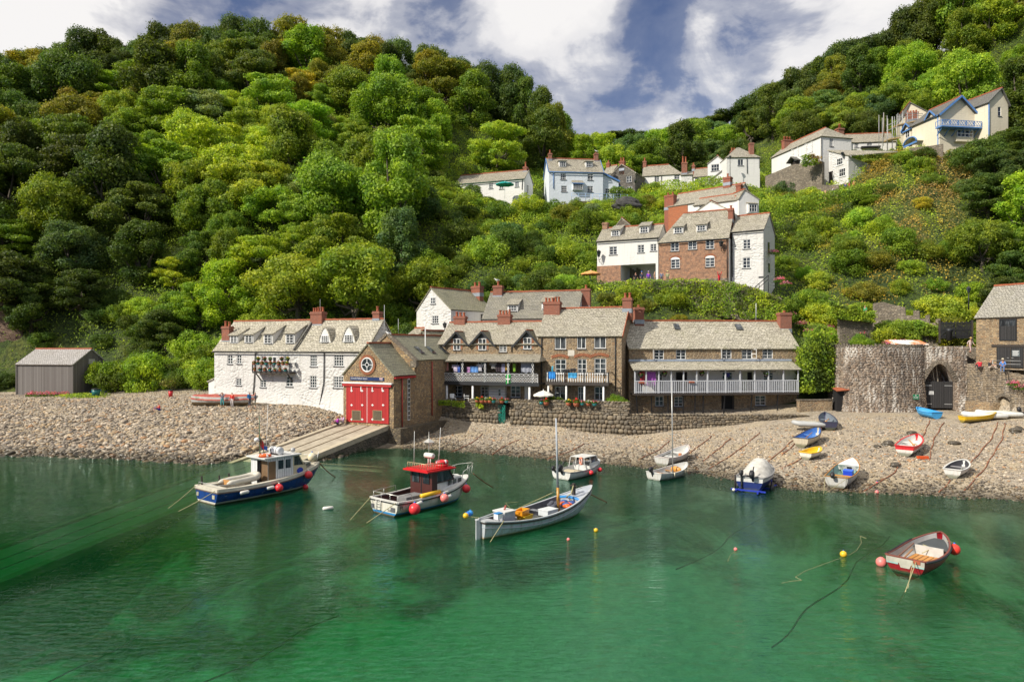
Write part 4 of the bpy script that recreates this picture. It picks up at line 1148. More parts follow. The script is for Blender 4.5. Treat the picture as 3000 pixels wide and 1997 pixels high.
tag(thing('fishing_net','bundle of green net hanging in the sea wall step gap','net',mx=st.matrix_world.copy()))
no=m.build('mesh',paint('net_green',(.01,.25,.19),.8),bpy.data.objects['fishing_net'])
def terrace(name,pts,z,m):
 b=MB();b.poly([(x,y,z)for x,y in pts]);o=b.build(name,m);o['kind']='structure'
M_PAVE=m_stone('terrace_paving',[(.26,.23,.19),(.32,.29,.24),(.22,.20,.17),(.36,.32,.26)],(.18,.16,.13),1.6,1.6)
terrace('terrace',[XY(1250,79.3),XY(1462,77.2),XY(1496,76.7),XY(1842,72),XY(1846,80),XY(1250,86)],3.78,M_PAVE)
terrace('terrace',[XY(1843,72),XY(2372,74),XY(2372,80),XY(1843,79)],2.62,M_PAVE)
cw=Fac(2342,75.4,2438,76.2)
yw=thing('yard_wall','low stone yard wall between the balcony house and the lime kiln','wall',mx=cw.mx)
m=MB();m.box(0,cw.L,0,.5,1.5,4.1);m.build('wall',STONE,yw)
m=MB();m.box(-.05,cw.L+.05,-.06,.56,4.1,4.2);m.build('coping',STONE_G,yw)
def m_slip(g):
 o=g.ob();n=g.noise(o,1.1,6,.7);f_=g.noise(o,9,4)
 c=g.ramp(n,[(.3,(.26,.22,.16)),(.5,(.38,.33,.25)),(.7,(.48,.42,.32))])
 z=g.sep(o)[2]
 al=g.ramp(g.math('MULTIPLY_ADD',n,.8,z),[(.3,1),(1.0,0)])
 c=g.mix(al,c,(.22,.25,.12))
 g.out(g.pbr(c,.8,g.bump(f_,.03,1.0)))
def m_slipside(g):
 o=g.ob();u=g.uv();e=g.n('ShaderNodeTexVoronoi',{'Vector':g.mapv(u,(2.4,3.4,1)),'Scale':1.0},feature='DISTANCE_TO_EDGE').outputs['Distance']
 n=g.noise(o,1.3,6,.7)
 c=g.ramp(n,[(.3,(.05,.045,.035)),(.55,(.11,.09,.065)),(.7,(.20,.17,.11))])
 c=g.mix(g.ramp(g.math('MULTIPLY_ADD',n,1.5,g.sep(o)[2]),[(.75,.85),(2.2,0)]),c,(.035,.05,.015))
 g.out(g.pbr(c,.7,g.bump(g.ramp(e,[(0,0),(.15,1)]),.08,1.0)))
sl=thing('slipway','concrete slipway with rail grooves running from the red doors into the water','slipway',mx=BH.mx)
zs=lambda y:1.88+.142*min(y+.1,0)
W0,W1=-.45,5.75
ys=[0,-4,-8,-12,-16,-22,-28,-34,-40]
m=MB();m.grid([[(W0+.5,y,zs(y)),(W1-.7,y,zs(y))]for y in ys],0,False)
m.build('ramp',mat('slip_concrete',m_slip),sl)
for x0,x1,nm in((W0,W0+.5,'kerb'),(W1-.7,W1,'kerb')):
 m=MB()
 m.grid([[(x0,y,zs(y)-.3),(x0,y,zs(y)+.16),(x1,y,zs(y)+.16),(x1,y,zs(y)-.3)]for y in ys],0,False)
 m.poly([(x0,0,zs(0)-.3),(x0,0,zs(0)+.16),(x1,0,zs(0)+.16),(x1,0,zs(0)-.3)]);m.build(nm,mat('slip_kerb',lambda g:(lambda o,n:g.out(g.pbr(g.mix(g.ramp(g.math('MULTIPLY_ADD',n,.8,g.sep(o)[2]),[(.2,1),(.9,0)]),g.ramp(n,[(.3,(.36,.31,.22)),(.7,(.52,.45,.33))]),(.15,.17,.05)),.8,g.bump(g.noise(o,12,4),.02,1.0))))(g.ob(),g.noise(g.ob(),1.4,6,.7))),sl)
for x in(1.75,3.3):
 m=MB();m.grid([[(x,y,zs(y)+.045),(x+.09,y,zs(y)+.045)]for y in ys],0,False);m.grid([[(x,y,zs(y)),(x,y,zs(y)+.045)]for y in ys],0,False);m.grid([[(x+.09,y,zs(y)),(x+.09,y,zs(y)+.045)]for y in ys],0,False)
 m.build('rail',paint('slip_rail',(.24,.17,.10),.7,.2,.5),sl)
m=MB()
for x in(W0+.02,W1-.02):m.grid([[(x,y,zs(y)-.2),(x,y,-5)]for y in ys],0,False)
m.build('side_wall',mat('slip_side',m_slipside),sl)
# arched walls
def strip_wall(mb,L,base,top,arch=None,th=.5,n=30,y=0.0):
 """wall of upright strips from base(u) to top(u); arch = (u0, u1, zbase, zspring, zapex, pointed)"""
 us=list(np.linspace(0,L,n))
 if arch:
  u0,u1,zb_,zs_,za,ptd=arch
  us=sorted(set([u for u in us if not(u0-.01<u<u1+.01)]+list(np.linspace(u0,u1,21))))
 def low(u):
  t=(2*u-arch[0]-arch[1])/(arch[1]-arch[0])
  k=(1-abs(t)**1.75)if arch[5]else math.sqrt(max(0,1-t*t))
  return arch[3]+(arch[4]-arch[3])*k
 for a,b in zip(us,us[1:]):
  inn=arch and a>=arch[0]-1e-6 and b<=arch[1]+1e-6
  la,lb=(low(a),low(b))if inn else(base(a),base(b))
  mb.quad((a,y,la),(b,y,lb),(b,y,top(b)),(a,y,top(a)))
  if inn:mb.quad((a,y,la),(b,y,lb),(b,y+th,lb),(a,y+th,la))
  mb.quad((a,y,top(a)),(b,y,top(b)),(b,y+.5,top(b)),(a,y+.5,top(a)))
 if arch:
  for u in arch[:2]:mb.quad((u,y,arch[2]),(u,y,arch[3]),(u,y+th,arch[3]),(u,y+th,arch[2]))
 return low if arch else None
def voussoirs(mb,arch,low,y=-.03,depth=.42,n=26,wdt=.16):
 for i in range(n):
  t0=arch[0]+(arch[1]-arch[0])*(i+.5)/n
  e=1e-3;dx,dz=2*e,low(t0+e)-low(t0-e)
  ln=math.hypot(dx,dz);nx,nz=-dz/ln,dx/ln
  if nz<0:nx,nz=-nx,-nz
  z=low(t0);mb.beam((t0,y,z),(t0+nx*depth,y,z+nz*depth),wdt,.1,up=(0,1,0))
def facing(name,parent,pos,L,zlo,zhi,seed,m,skip=lambda u,z:False,rh=(.12,.22),ww=(.2,.6),dep=.045):
 """individual rough stones laid in courses over a wall face; pos(u, z) gives the point and the outward direction"""
 rg=np.random.default_rng(seed);V,Q=ico(1);V2=np.sign(V)*np.abs(V)**.55;vs,fs=[],[];off=0;z=zlo
 while z<max(zhi(0),zhi(L))-.1:
  h_=rg.uniform(*rh);u=rg.uniform(-.2,0)
  while u<L:
   w_=rg.uniform(*ww);c=u+w_/2;zz=z+h_/2+.03*math.sin(u*2.1)
   if 0<c<L and zz<zhi(c)-.05 and not skip(c,zz):
    p,n=pos(c,zz);n=Vector(n).normalized();t=Vector((-n.y,n.x,0));k=V2*(1+.12*rg.standard_normal((len(V),1)));dd=dep*rg.uniform(.5,1.3)
    vs.append(np.array(p)+k[:,:1]*np.array(t)*w_*.49+k[:,1:2]*np.array(n)*dd+k[:,2:]*np.array((0,0,1))*h_*.48);fs.append(Q+off);off+=len(V)
   u+=w_
  z+=h_
 return link(name,npmesh(name,np.concatenate(vs),np.concatenate(fs),m),parent)
def m_face(name,cols,white,low):
 def fn(g):
  o=g.ob();isl=g.n('ShaderNodeNewGeometry').outputs['Random Per Island'];n=g.noise(o,5,5,.7)
  c=g.ramp(isl,[(i/len(cols),k)for i,k in enumerate(cols)],'CONSTANT');c=g.mix(g.ramp(n,[(.4,0),(.75,.5)]),c,(.30,.26,.21));z=g.sep(o)[2]
  st=g.noise(g.mapv(o,(1.2,1.2,.2)),1.5,6,.68);wz=g.ramp(g.math('DIVIDE',z,10.0),[(.2,.10),(.5,-.02),(.8,.0),(.95,.05)])
  c=g.mix(g.math('MULTIPLY',g.ramp(g.math('ADD',st,wz),[(.53,0),(.64,1)]),white),c,(.66,.63,.58))
  dk=g.ramp(g.noise(g.mapv(o,(1.4,1.4,.18),(5,2,0)),1.2,5,.65),[(.52,0),(.68,.8)]);c=g.mix(dk,c,(.055,.045,.04))
  g.out(g.pbr(c,.88,g.bump(n,.04,1.0)))
 return mat(name,fn)
M_KF=m_face('kiln_facing',[(.16,.125,.10),(.25,.195,.15),(.11,.09,.075),(.31,.245,.185),(.20,.16,.13),(.24,.17,.12)],.9,0)
M_RF=m_face('retaining_facing',[(.22,.165,.11),(.31,.24,.16),(.15,.125,.10),(.36,.28,.19),(.25,.20,.14)],.35,0)
kp=[(2428,84),(2428,81),(2436,78.4),(2452,76.9),(2478,75.9),(2515,75.2),(2560,74.7),(2610,74.6),(2655,74.9),(2690,75.5),(2706,76.0)]
pts=[Vector(XY(*p))for p in kp]
fine=[]
for i in range(len(pts)-1):
 for t in np.linspace(0,1,5)[:-1]:
  p0,p1,p2,p3=pts[max(i-1,0)],pts[i],pts[i+1],pts[min(i+2,len(pts)-1)]
  fine.append(.5*((2*p1)+(p2-p0)*t+(2*p0-5*p1+4*p2-p3)*t*t+(3*p1-p0-3*p2+p3)*t**3))
fine.append(pts[-1])
fa=Fac(2706,76.0,2833,75.0)
base_o=Vector(XY(2570,78))
kl=thing('lime_kiln','round limewashed stone kiln with a pointed arch and black gates above the beach','kiln',(base_o.x,base_o.y,0))
m=MB();ctr=Vector(XY(2560,80))
def krow(z,bat):return[((p+(p-ctr).normalized()*bat).x-base_o.x,(p+(p-ctr).normalized()*bat).y-base_o.y,z)for p in fine]
rows=[krow(1.5,.55),krow(3,.38),krow(5,.18),krow(7.5,.05),krow(9.85,0)]
m.grid(rows,0,False)
top=rows[-1];m.poly([*top,((XY(2832,80)[0])-base_o.x,80-base_o.y,9.85),(XY(2440,84)[0]-base_o.x,84-base_o.y,9.85)])
dm=m.build('drum',STONE_K,kl)
cum=[0.0]
for p,q in zip(fine,fine[1:]):cum.append(cum[-1]+(q-p).length)
lay=dm.data.uv_layers[0].data;nfn=len(fine)
for lp in dm.data.loops:
 if lp.vertex_index<5*nfn:lay[lp.index].uv=(cum[lp.vertex_index%nfn],dm.data.vertices[lp.vertex_index].co.z)
fl_=[Vector((p.x-base_o.x,p.y-base_o.y,0))for p in fine]
def kpos(u,z):
 i=min(int(np.searchsorted(cum,u,'right'))-1,len(cum)-2);p=fl_[i].lerp(fl_[i+1],(u-cum[i])/max(cum[i+1]-cum[i],1e-6));n=(p-Vector((ctr.x-base_o.x,ctr.y-base_o.y,0))).normalized();b=float(np.interp(z,[1.5,3,5,7.5,9.85],[.55,.38,.18,.05,0]))
 q=p+n*b;return(q.x,q.y,z),n
facing('stone_face',dm,kpos,cum[-1],2.6,lambda u:9.85,5,M_KF)  # rough rubble stones rather than cobbles, here and on the retaining wall
m=MB()
rgk=random.Random(4)
for p,q in zip(fine,fine[1:]):
 n=max(1,int((q-p).length/.3))
 for i in range(n):
  c=p.lerp(q,(i+.5)/n);dirv=(c-ctr).normalized();c=c-base_o
  h_=rgk.uniform(.18,.32);m.beam((c.x+dirv.x*.06,c.y+dirv.y*.06,9.8+h_/2),(c.x-dirv.x*.5,c.y-dirv.y*.5,9.8+h_/2),.22,h_)
m.build('coping',STONE_G,kl)
m=MB();q=fa.rect(ZD,1052,960,1318,1190)
za=fa.at(ZD,1185,800)[1];arch=(q[0],q[1],q[2]-.2,q[3],za,True)
low=strip_wall(m,fa.L,lambda u:2.0,lambda u:9.85,arch,2.6)
m.quad((q[0],2.6,2),(q[1],2.6,2),(q[1],2.6,za),(q[0],2.6,za))
m.quad((fa.L,0,2),(fa.L,0,9.85),(fa.L,6,9.85),(fa.L,6,2))
off=fa.mx.copy();
fo=m.build('arch_front',STONE_K,kl);fo.matrix_local=Matrix.Translation((-base_o.x,-base_o.y,0))@fa.mx
facing('stone_face',fo,lambda u,z:((u,0,z),(0,-1,0)),fa.L,2.7,lambda u:9.85,6,M_KF,lambda u,z:arch[0]-.35<u<arch[1]+.35 and z<low(min(max(u,arch[0]),arch[1]))+.4)
m=MB();voussoirs(m,arch,low);vo=m.build('arch_ring',STONE_G,fo)
for i in(0,1):
 m=MB();c=(q[0]+q[1])/2;m.box(q[0]+.03 if i==0 else c+.015,c-.015 if i==0 else q[1]-.03,.5,.6,q[2]-.05,q[3]+.02);gt=m.build('gate',PLANK_B,fo)
 m=MB()
 for z in(q[2]+.35,q[3]-.45):
  x0=q[0]+.08 if i==0 else q[1]-.08-.75;m.box(x0,x0+.75,.475,.499,z,z+.07)
 m.build('strap_hinge',paint('galvanised',(.42,.42,.42),.5,.3),gt)
r=fa.rect(ZD,1088,1042,1132,1072,.45);m=MB();m.box(r[0],r[1],.45,.49,r[2],r[3]);nt=m.build('notice',WHITE,fo)
m=MB()
for k in range(4):m.box(r[0]+.06,r[1]-.06,.444,.449,r[3]-.1-k*.08,r[3]-.07-k*.08)
m.build('notice_lines',BLACK,nt)
m=MB();m.beam(((q[0]+q[1])/2-.25,.9,q[3]),((q[0]+q[1])/2-.5,.9,za),.14,.1);m.beam(((q[0]+q[1])/2+.1,.9,q[3]),((q[0]+q[1])/2-.1,.9,za),.14,.1);m.build('timber',paint('grey_timber',(.3,.26,.2),.8),fo)
pp=P(*S(ZD,957,1090),75.2);gs=thing('notice_sign','small green notice board fixed to the kiln beside its arch','sign',(pp.x,pp.y-.35,pp.z),-.12)
m=MB();m.box(-.3,.3,-.03,.03,-.27,.27);gb=m.build('board',paint('sign_green',(.01,.17,.075),.4),gs)
lettering('Please do not\nleave rubbish\non the beach',gb,(0,-.036,-.06),.085,WHITE,align='CENTER')
m=MB();m.poly([(-.07,-.033,.12),(.07,-.033,.12),(0,-.033,.23)]);m.build('emblem',WHITE,gb)
m=MB();p0=Vector(XY(2463,76.2))-base_o;m.box(p0.x-.55,p0.x+.55,p0.y-.35,p0.y+.6,2,5.2);m.build('doorway',DARK_IN,kl)
m=MB();m.slab([(p0.x-.75,p0.y-.75,5.15),(p0.x+.75,p0.y-.75,5.3),(p0.x+.75,p0.y+.3,5.6),(p0.x-.75,p0.y+.3,5.4)],.1);m.build('door_roof',TERRA,kl)
f=Fac(2834,74.9,3040,67.0)
rw_=thing('retaining_wall','tall rubble retaining wall with a small arched opening under the stone store','wall',mx=f.mx)
topp=[f.at(ZD,x,y)for x,y in((1425,800),(1540,825),(1690,850),(1800,880),(1930,905))]
tp=lambda u:float(np.interp(u,[t[0]for t in topp],[t[1]for t in topp]))+.1*math.sin(u*7)
q=f.rect(ZD,1702,1130,1804,1190);za=f.at(ZD,1753,1088)[1];arch=(q[0],q[1],q[2],q[3],za,False)
m=MB();low=strip_wall(m,f.L,lambda u:1.8,tp,arch,1.2);m.quad((q[0],1.2,1.8),(q[1],1.2,1.8),(q[1],1.2,za),(q[0],1.2,za));m.build('wall',m_stone('retaining_stone',[(.24,.19,.13),(.32,.26,.18),(.18,.15,.12),(.38,.31,.22)],(.20,.17,.13),2.4,6.0,.5),rw_)
facing('stone_face',rw_,lambda u,z:((u,0,z),(0,-1,0)),f.L,2.6,tp,7,M_RF,lambda u,z:arch[0]-.25<u<arch[1]+.25 and z<low(min(max(u,arch[0]),arch[1]))+.25)
m=MB();voussoirs(m,arch,low,depth=.28,n=16,wdt=.13);m.build('arch_ring',STONE_G,rw_)
q=f.rect(ZD,1415,1135,1665,1200,-.7);m=MB();m.box(q[0],q[1],-.75,0,1.8,q[3]);lg=m.build('stone_ledge',STONE,rw_)
terrace('upper_yard',[XY(2834,75.1),XY(3040,67.2),XY(3100,78),XY(2840,80)],7.55,M_PAVE)
f_=Fac(2833,75.6,2868,75.0)
ss=thing('stone_steps','flight of stone steps climbing between kiln and stone store','steps',mx=f_.mx)
for i in range(11):
 m=MB();m.box(-.1,f_.L+.15,i*.36,6,7.2,7.75+i*.2);m.build('step',STONE_G,ss)
f=Fac(*S(ZD,1508,0)[:1],74.6,3060,68.6)
ze=f.at(ZD,1700,383)[1];zr=f.at(ZD,1700,122,3.2)[1]
h=ST=House('stone_store','rubble stone store with pale slate roof and black doors above the retaining wall',f,6.4,6.5,ze,zr,STONE,m_slate('grey_slate2',(.30,.285,.25),(.42,.40,.35),(.35,.33,.29),.4),og=.12,sag=.08,cat='store')
q=f.rect(ZD,1714,405,1868,595);m=MB();m.box(q[0],q[1],-.04,.02,q[2],q[2]+(q[3]-q[2])*.68);ld=m.build('loft_door',PLANK_B,h.root)
m=MB();zz=q[2]+(q[3]-q[2])*.68;m.box(q[0],q[1],-.035,.01,zz,q[3]);m.build('loft_pane',GLASS,ld)
m=MB();frame(m,q[0],q[1],q[2],q[3],-.08,1,1,.1);frame(m,q[0]+.55,q[0]+1.0,zz+.1,q[3]-.15,-.06,1,1,.05);m.build('door_frame',BLACK,ld)
m=MB();m.box(q[0]-.35,q[1]+.35,-.06,.05,q[3]+.02,q[3]+.2);m.build('lintel',DARKW,h.root)
q=f.rect(ZD,1690,655,1930,838);c=f.at(ZD,1812,740)[0]
for a,b in((q[0],c-.02),(c+.02,q[1])):
 m=MB();m.box(a,b,-.05,.02,q[2],q[3]);bd=m.build('door',PLANK_B,h.root)
 m=MB();m.box(b-.3 if a==q[0]else a+.1,b-.1 if a==q[0]else a+.3,-.08,-.051,q[2]+1.0,q[2]+1.05);m.build('handle',paint('galvanised',(.42,.42,.42),.5,.3),bd)
m=MB();m.box(q[0]-.5,q[1]+.5,-.08,.05,q[3]+.03,q[3]+.28);m.build('lintel',DARKW,h.root)
r=f.rect(ZD,1828,680,1898,736);m=MB();m.box(r[0],r[1],-.09,-.055,r[2],r[3]);nt=m.build('notice_board',paint('notice_grey',(.12,.14,.15)),h.root)
m=MB()
for k in range(6):m.box(r[0]+.06+.02*(k%2),r[1]-.08-.05*(k%3),-.096,-.091,r[3]-.09-k*.09,r[3]-.055-k*.09)
m.build('notice_lines',WHITE,nt)
m=MB();m.tube([(q[0]-.1,-.5,q[2]+.75),(q[1],-.5,q[2]+.75)],.025,5);m.tube([(q[0]-.1,-.5,q[2]+.4),(q[1],-.5,q[2]+.4)],.025,5);m.tube([(q[0]-.1,-.5,7.4),(q[0]-.1,-.5,q[2]+.8)],.03,5)
rr=thing('handrail','thin grey pipe handrail before the black doors of the stone store','railing',mx=f.mx);m.build('pipe',paint('galvanised',(.42,.42,.42),.5,.3),rr)
f=Fac(2557,86.5,2757,82.5)
prof=[f.at(ZD,x,y)for x,y in((595,270),(640,258),(690,255),(760,275),(880,300),(883,372),(950,375),(953,330),(1005,330),(1008,402),(1058,402),(1060,372),(1095,366),(1098,440),(1148,440),(1150,406),(1190,400))]
rn=thing('ruined_wall','jagged ruined stone wall with stepped top above the lime kiln','wall',mx=f.mx)
m=MB();m.prism([(prof[0][0],8),*prof,(prof[-1][0],8)],0,.6);m.build('wall',STONE_G,rn)
f=Fac(2430,84.5,2558,85)
pw=thing('path_wall','low dry stone wall under the pink valerian beside the shaded path','wall',mx=f.mx)
m=MB();prof=[f.at(ZD,x,y)for x,y in((300,345),(420,360),(500,370),(595,380))];m.prism([(prof[0][0],8),*prof,(prof[-1][0],8)],0,.5);m.build('wall',STONE_G,pw)
f=Fac(*S(ZD,1193,0)[:1],81,*S(ZD,1464,0)[:1],80)
gr_=thing('field_gates','pair of black slatted gates beside the stone store roof','gate',mx=f.mx)
q=f.rect(ZD,1193,430,1464,576)
for i in(0,1):
 c=(q[0]+q[1])/2;x0,x1=(q[0],c-.03)if i==0 else(c+.03,q[1])
 m=MB()
 for k in range(11):x=x0+(x1-x0)*(k+.5)/11;m.box(x-.055,x+.055,0,.03,q[2],q[3]+.08*math.sin(k*2))
 for z in(q[2]+.25,(q[2]+q[3])/2,q[3]-.2):m.box(x0,x1,-.05,-.004,z,z+.1)
 m.beam((x0,-.03,q[2]+.3),(x1,-.03,q[3]-.2),.05,.1,up=(0,1,0))if i==0 else m.beam((x1,-.03,q[2]+.3),(x0,-.03,q[3]-.2),.05,.1,up=(0,1,0))
 m.build('gate_leaf',BLACK,gr_)
for x in(q[0]-.1,q[1]+.1):
 m=MB();m.box(x-.09,x+.09,-.05,.13,q[2]-.5,q[3]+.2);m.build('gate_post',DARKW,gr_)
u,z=f.at(ZD,1270,585,-1.2);p=f.w(u,-1.2,z-.1);bl_=thing('old_bollard','dark iron bollard standing before the black slatted gates','bollard',p)
m=MB();m.lathe((0,0,0),[(.3,0),(.28,.9),(.36,1.0),(.36,1.15),(.3,1.3),(.1,1.35)],12);m.build('post',IRON,bl_)
f=Fac(*S(ZD,780,0)[:1],78.5,*S(ZD,1100,0)[:1],79.5)
cs=thing('corrugated_roof','rust streaked corrugated sheet lying over the kiln top','roof sheet',mx=f.mx)
q0,q1=f.at(ZD,780,632),f.at(ZD,1095,632);zt=f.at(ZD,940,592,1.4)[1]
n=90;m=MB()
rowa=[(q0[0]+(q1[0]-q0[0])*i/n,0,q0[1]+.045*math.sin(i*1.57))for i in range(n+1)]
rowb=[(x,1.5,zt+.0+.045*math.sin(i*1.57))for i,(x,y,z)in enumerate(rowa)]
m.grid([rowa,rowb],0,True)
m.build('sheet',mat('rusty_sheet',lambda g:g.out(g.pbr(g.mix(g.ramp(g.noise(g.ob(),.9,4),[(.46,0),(.56,1)]),(.75,.74,.72),(.55,.20,.08)),.55))),cs)
# brick cottage group on the street above
def WE(x0,y0,x1,y1,nx=2,nz=3,*r):return((ZE,x0,y0,x1,y1),nx,nz,*r)
f=Fac(1749.5,103,1928.5,99.1)
ze=f.at(ZE,500,768)[1];zr=f.at(ZE,600,628,2.9)[1]
op=f.rect(ZE,455,1040,860,1260)
h=House('passage_house','white house over an open passage, adjoining the red brick cottage',f,5.8,16,ze,zr,WHITE_S,SLATE,sag=.1,wins=[WE(323,843,410,935),WE(638,825,713,912),WE(780,815,850,893)],holes=[(op[0],op[1]-.25,16.2,op[3])])
m=MB();q=f.rect(ZE,188,1058,452,1300);m.box(q[0],q[1],-.08,.0,16,q[3]);m.build('brick_base',BRICK_H,h.root)
m=MB();m.quad((op[0],3.2,16.2),(op[1],3.2,16.2),(op[1],3.2,op[3]),(op[0],3.2,op[3]))
for u in(op[0],op[1]-.25):m.quad((u,.15,16.2),(u,3.2,16.2),(u,3.2,op[3]),(u,.15,op[3]))
m.quad((op[0],.15,op[3]-.01),(op[1],.15,op[3]-.01),(op[1],3.2,op[3]-.01),(op[0],3.2,op[3]-.01));pa=m.build('passage',WHITE_S,h.root)
m=MB()
for k in range(6):m.box(op[0]+.4+k*.32,op[0]+.65+k*.32,2.95,3.15,19.3+.1*(k%2),21.2-.2*(k%3))
m.build('hanging_coats',m_planks('coats',(.10,.09,.06),(.30,.27,.2),.1),pa)
h.dormer(ZE,352,670,430,725,'shed',3,2,.45);h.dormer(ZE,668,627,752,690,'shed',3,2,.45)
h.chimney(ZE,245,575,300,665,2.9,0,.8,m=BRICK_H);h.gutter();h.pipe(ZE,[862,735,864,800])
def wall_lamp(Z,x0,y0,x1,y1,fac,v,label):
 """lantern on a scrolled bracket standing off a wall"""
 u,zt=fac.at(Z,(x0+x1)/2,y0,v);zb=fac.at(Z,(x0+x1)/2,y1,v)[1]
 t=thing('wall_lantern',label,'lamp',mx=fac.mx@Matrix.Translation((u,v,0)))
 hh=(zt-zb);zl=zb+hh*.42
 m=MB();m.tube([(0,-v-.02,zb),(0,-v*.5,zb-.05),(0,0,zb+hh*.2),(0,0,zl)],.035,6);m.tube([(0,-v-.02,zb+.5),(0,-v*.4,zb+.25),(0,0,zb+hh*.25)],.025,5);m.build('bracket',IRON,t)
 m=MB();m.lathe((0,0,zl),[(.14,0),(.3,(zt-zl)*.66)],4,0,False);m.build('lantern_glass',GLASS,t)
 m=MB();m.lathe((0,0,zl+(zt-zl)*.66),[(.36,0),(.2,(zt-zl)*.2),(.06,(zt-zl)*.24),(.05,(zt-zl)*.34)],4,0,False);m.lathe((0,0,zl-.05),[(.17,0),(.17,.05)],4,0,False)
 for k in range(4):a=math.pi/2*k;m.beam((.15*math.cos(a),.15*math.sin(a),zl),(.31*math.cos(a),.31*math.sin(a),zl+(zt-zl)*.66),.03,.03)
 m.build('lantern_frame',IRON,t)
wall_lamp(ZE,187,878,225,1012,f,-.75,'black street lantern on the white passage house wall')
PF=f
f=Fac(1930.5,99,2134,94.6)
ze=f.at(ZE,1260,768)[1];zr=f.at(ZE,1450,460,3.4)[1]
h=House('brick_cottage','red brick cottage with arched lower windows at the middle of the village street',f,6.8,15.5,ze,zr,BRICK_H,SLATE,hipL=2.6,sag=.14,roof_seed=12,wins=[WE(1005,797,1100,895,2,3),WE(1200,785,1298,877,2,3),WE(1395,770,1490,870,2,3),WE(1008,985,1108,1085,2,3),WE(1393,968,1495,1070,2,3)])
for x0,x1,y0,y1 in((1005,1110,962,990),(1390,1498,944,972)):
 q=f.rect(ZE,x0,y0,x1,y1);m=MB();m.poly([(q[0],-.04,q[2]),*[((q[0]+q[1])/2-(q[1]-q[0])/2*math.cos(t),-.04,q[2]+(q[3]-q[2])*math.sin(t))for t in np.linspace(0,math.pi,11)],(q[1],-.04,q[2])]);m.build('arched_head',WHITE,h.root)
 m=MB();n=13
 for i in range(n):
  t=math.pi*(i+.5)/n;c=(q[0]+q[1])/2;m.beam((c-(q[1]-q[0])*.53*math.cos(t),-.035,q[2]+(q[3]-q[2])*1.1*math.sin(t)),(c-(q[1]-q[0])*.64*math.cos(t),-.035,q[2]+(q[3]-q[2]+.2)*1.1*math.sin(t)),.13,.06,up=(0,1,0))
 m.build('brick_arch',BRICK_O,h.root)
h.dormer(ZE,1048,635,1135,695,'shed',3,2,.45);h.dormer(ZE,1303,610,1393,668,'shed',3,2,.45)
h.chimney(ZE,1645,425,1697,550,2.6,1,.9)
q=f.rect(ZE,905,1195,1640,1400);m=MB();m.box(.02,f.L-.02,-.1,.0,15.5,18.9);m.build('stone_footing',STONE_G,h.root)
h.gutter();h.pipe(ZE,[1632,745,1636,1290])
m=MB();m.box(f.L+.004,f.L+.05,.1,6.7,16,ze-.1);m.build('white_end_wall',WHITE_S,h.root)
wall_lamp(ZE,1537,772,1600,888,f,-.6,'black street lantern on the red brick cottage wall')
BF=f
f=Fac(2143.5,95.5,2236.5,93.2)
ze=f.at(ZE,1860,668)[1];zr=f.at(ZE,1900,497,2.6)[1]
h=House('narrow_white_house','narrow white two storey house at the downhill end of the brick cottage',f,6.0,15,ze,zr,WHITE_R,SLATE,sag=.05,wins=[WE(1812,765,1897,870,2,3),WE(1808,965,1895,1085,2,3)],roof_seed=14)
h.gutter();h.pipe(ZE,[1688,690,1694,1180])
q=f.rect(ZE,1985,1175,2042,1195);h.plate('street_sign',q,paint('street_sign',(.05,.05,.055)))
for y,z in((2.2,ze-2.6),(2.4,ze-5.4)):
 m=MB();m.box(f.L+.01,f.L+.06,y,y+.8,z,z+1.2);m.build('side_window',[GLASS],h.root)
NF=f
f=Fac(*S(ZE,985,0)[:1],114,*S(ZE,1735,0)[:1],106)
f.L=f.at(ZE,1725,300)[0]
ze=f.at(ZE,1000,402)[1];zr=f.at(ZE,1210,250,3)[1]
h=House('uphill_white_house','rambling white house with orange brick corner rising behind the brick cottage roof',f,6.2,16,ze,zr,WHITE_S,SLATE,sag=.05,wins=[WE(1110,395,1165,475,2,3),WE(1612,205,1665,262,2,2)])
m=MB();q=f.rect(ZE,1015,405,1197,640);m.box(.0,q[1],-.1,-.0,16,ze-.15);m.build('orange_brick_wall',BRICK_O,h.root)
h.chimney(ZE,935,270,1037,412,.5,2,1.0,m=BRICK,zb=27.5);q=f.rect(ZE,938,412,1018,620);m=MB();m.box(q[0],q[0]+1.1,-.15,.9,16,27.6);m.build('chimney_breast',WHITE_S,h.root)
h.chimney(ZE,1590,70,1668,140,3,1,.8)
m=MB();m.box(f.L+.004,f.L+.04,.1,6,18,ze);m.build('end_wall',WHITE_S,h.root)
f=Fac(*S(ZE,1265,0)[:1],108,*S(ZE,1760,0)[:1],103.5)
ze=f.at(ZE,1270,392)[1];zr=f.at(ZE,1540,293,2.2)[1]
h=House('front_wing_house','low white wing with slate roof and brick stack tucked behind the brick cottage ridge',f,4.4,17,ze,zr,WHITE_S,SLATE,sag=.04,wins=[WE(1320,385,1390,440,3,2)])
h.chimney(ZE,1680,305,1752,480,1.0,1,1.0,zb=24);h.chimney(ZE,1732,150,1785,275,3.6,0,.9)
f=Fac(*S(ZE,1272,0)[:1],103.8,*S(ZE,1640,0)[:1],101)
ze=f.at(ZE,1300,470)[1]
h=House('white_gable','plain white gable peeping over the brick cottage ridge',f,3,18,ze,f.at(ZE,1450,345)[1],WHITE_S,SLATE,ridge='y',oh=.08,og=.05,um=f.at(ZE,1450,345)[0],cat='gable',sag=.01)
f=Fac(*S(ZE,1765,0)[:1],103,*S(ZE,1988,0)[:1],103.6)
ze=f.at(ZE,1900,320)[1]
h=House('bay_window_house','white house end with a bay window above the narrow white house roof',f,5,17,ze,f.at(ZE,1800,215)[1],WHITE_S,SLATE,ridge='y',um=.9,oh=.15,og=.08,sag=.02)
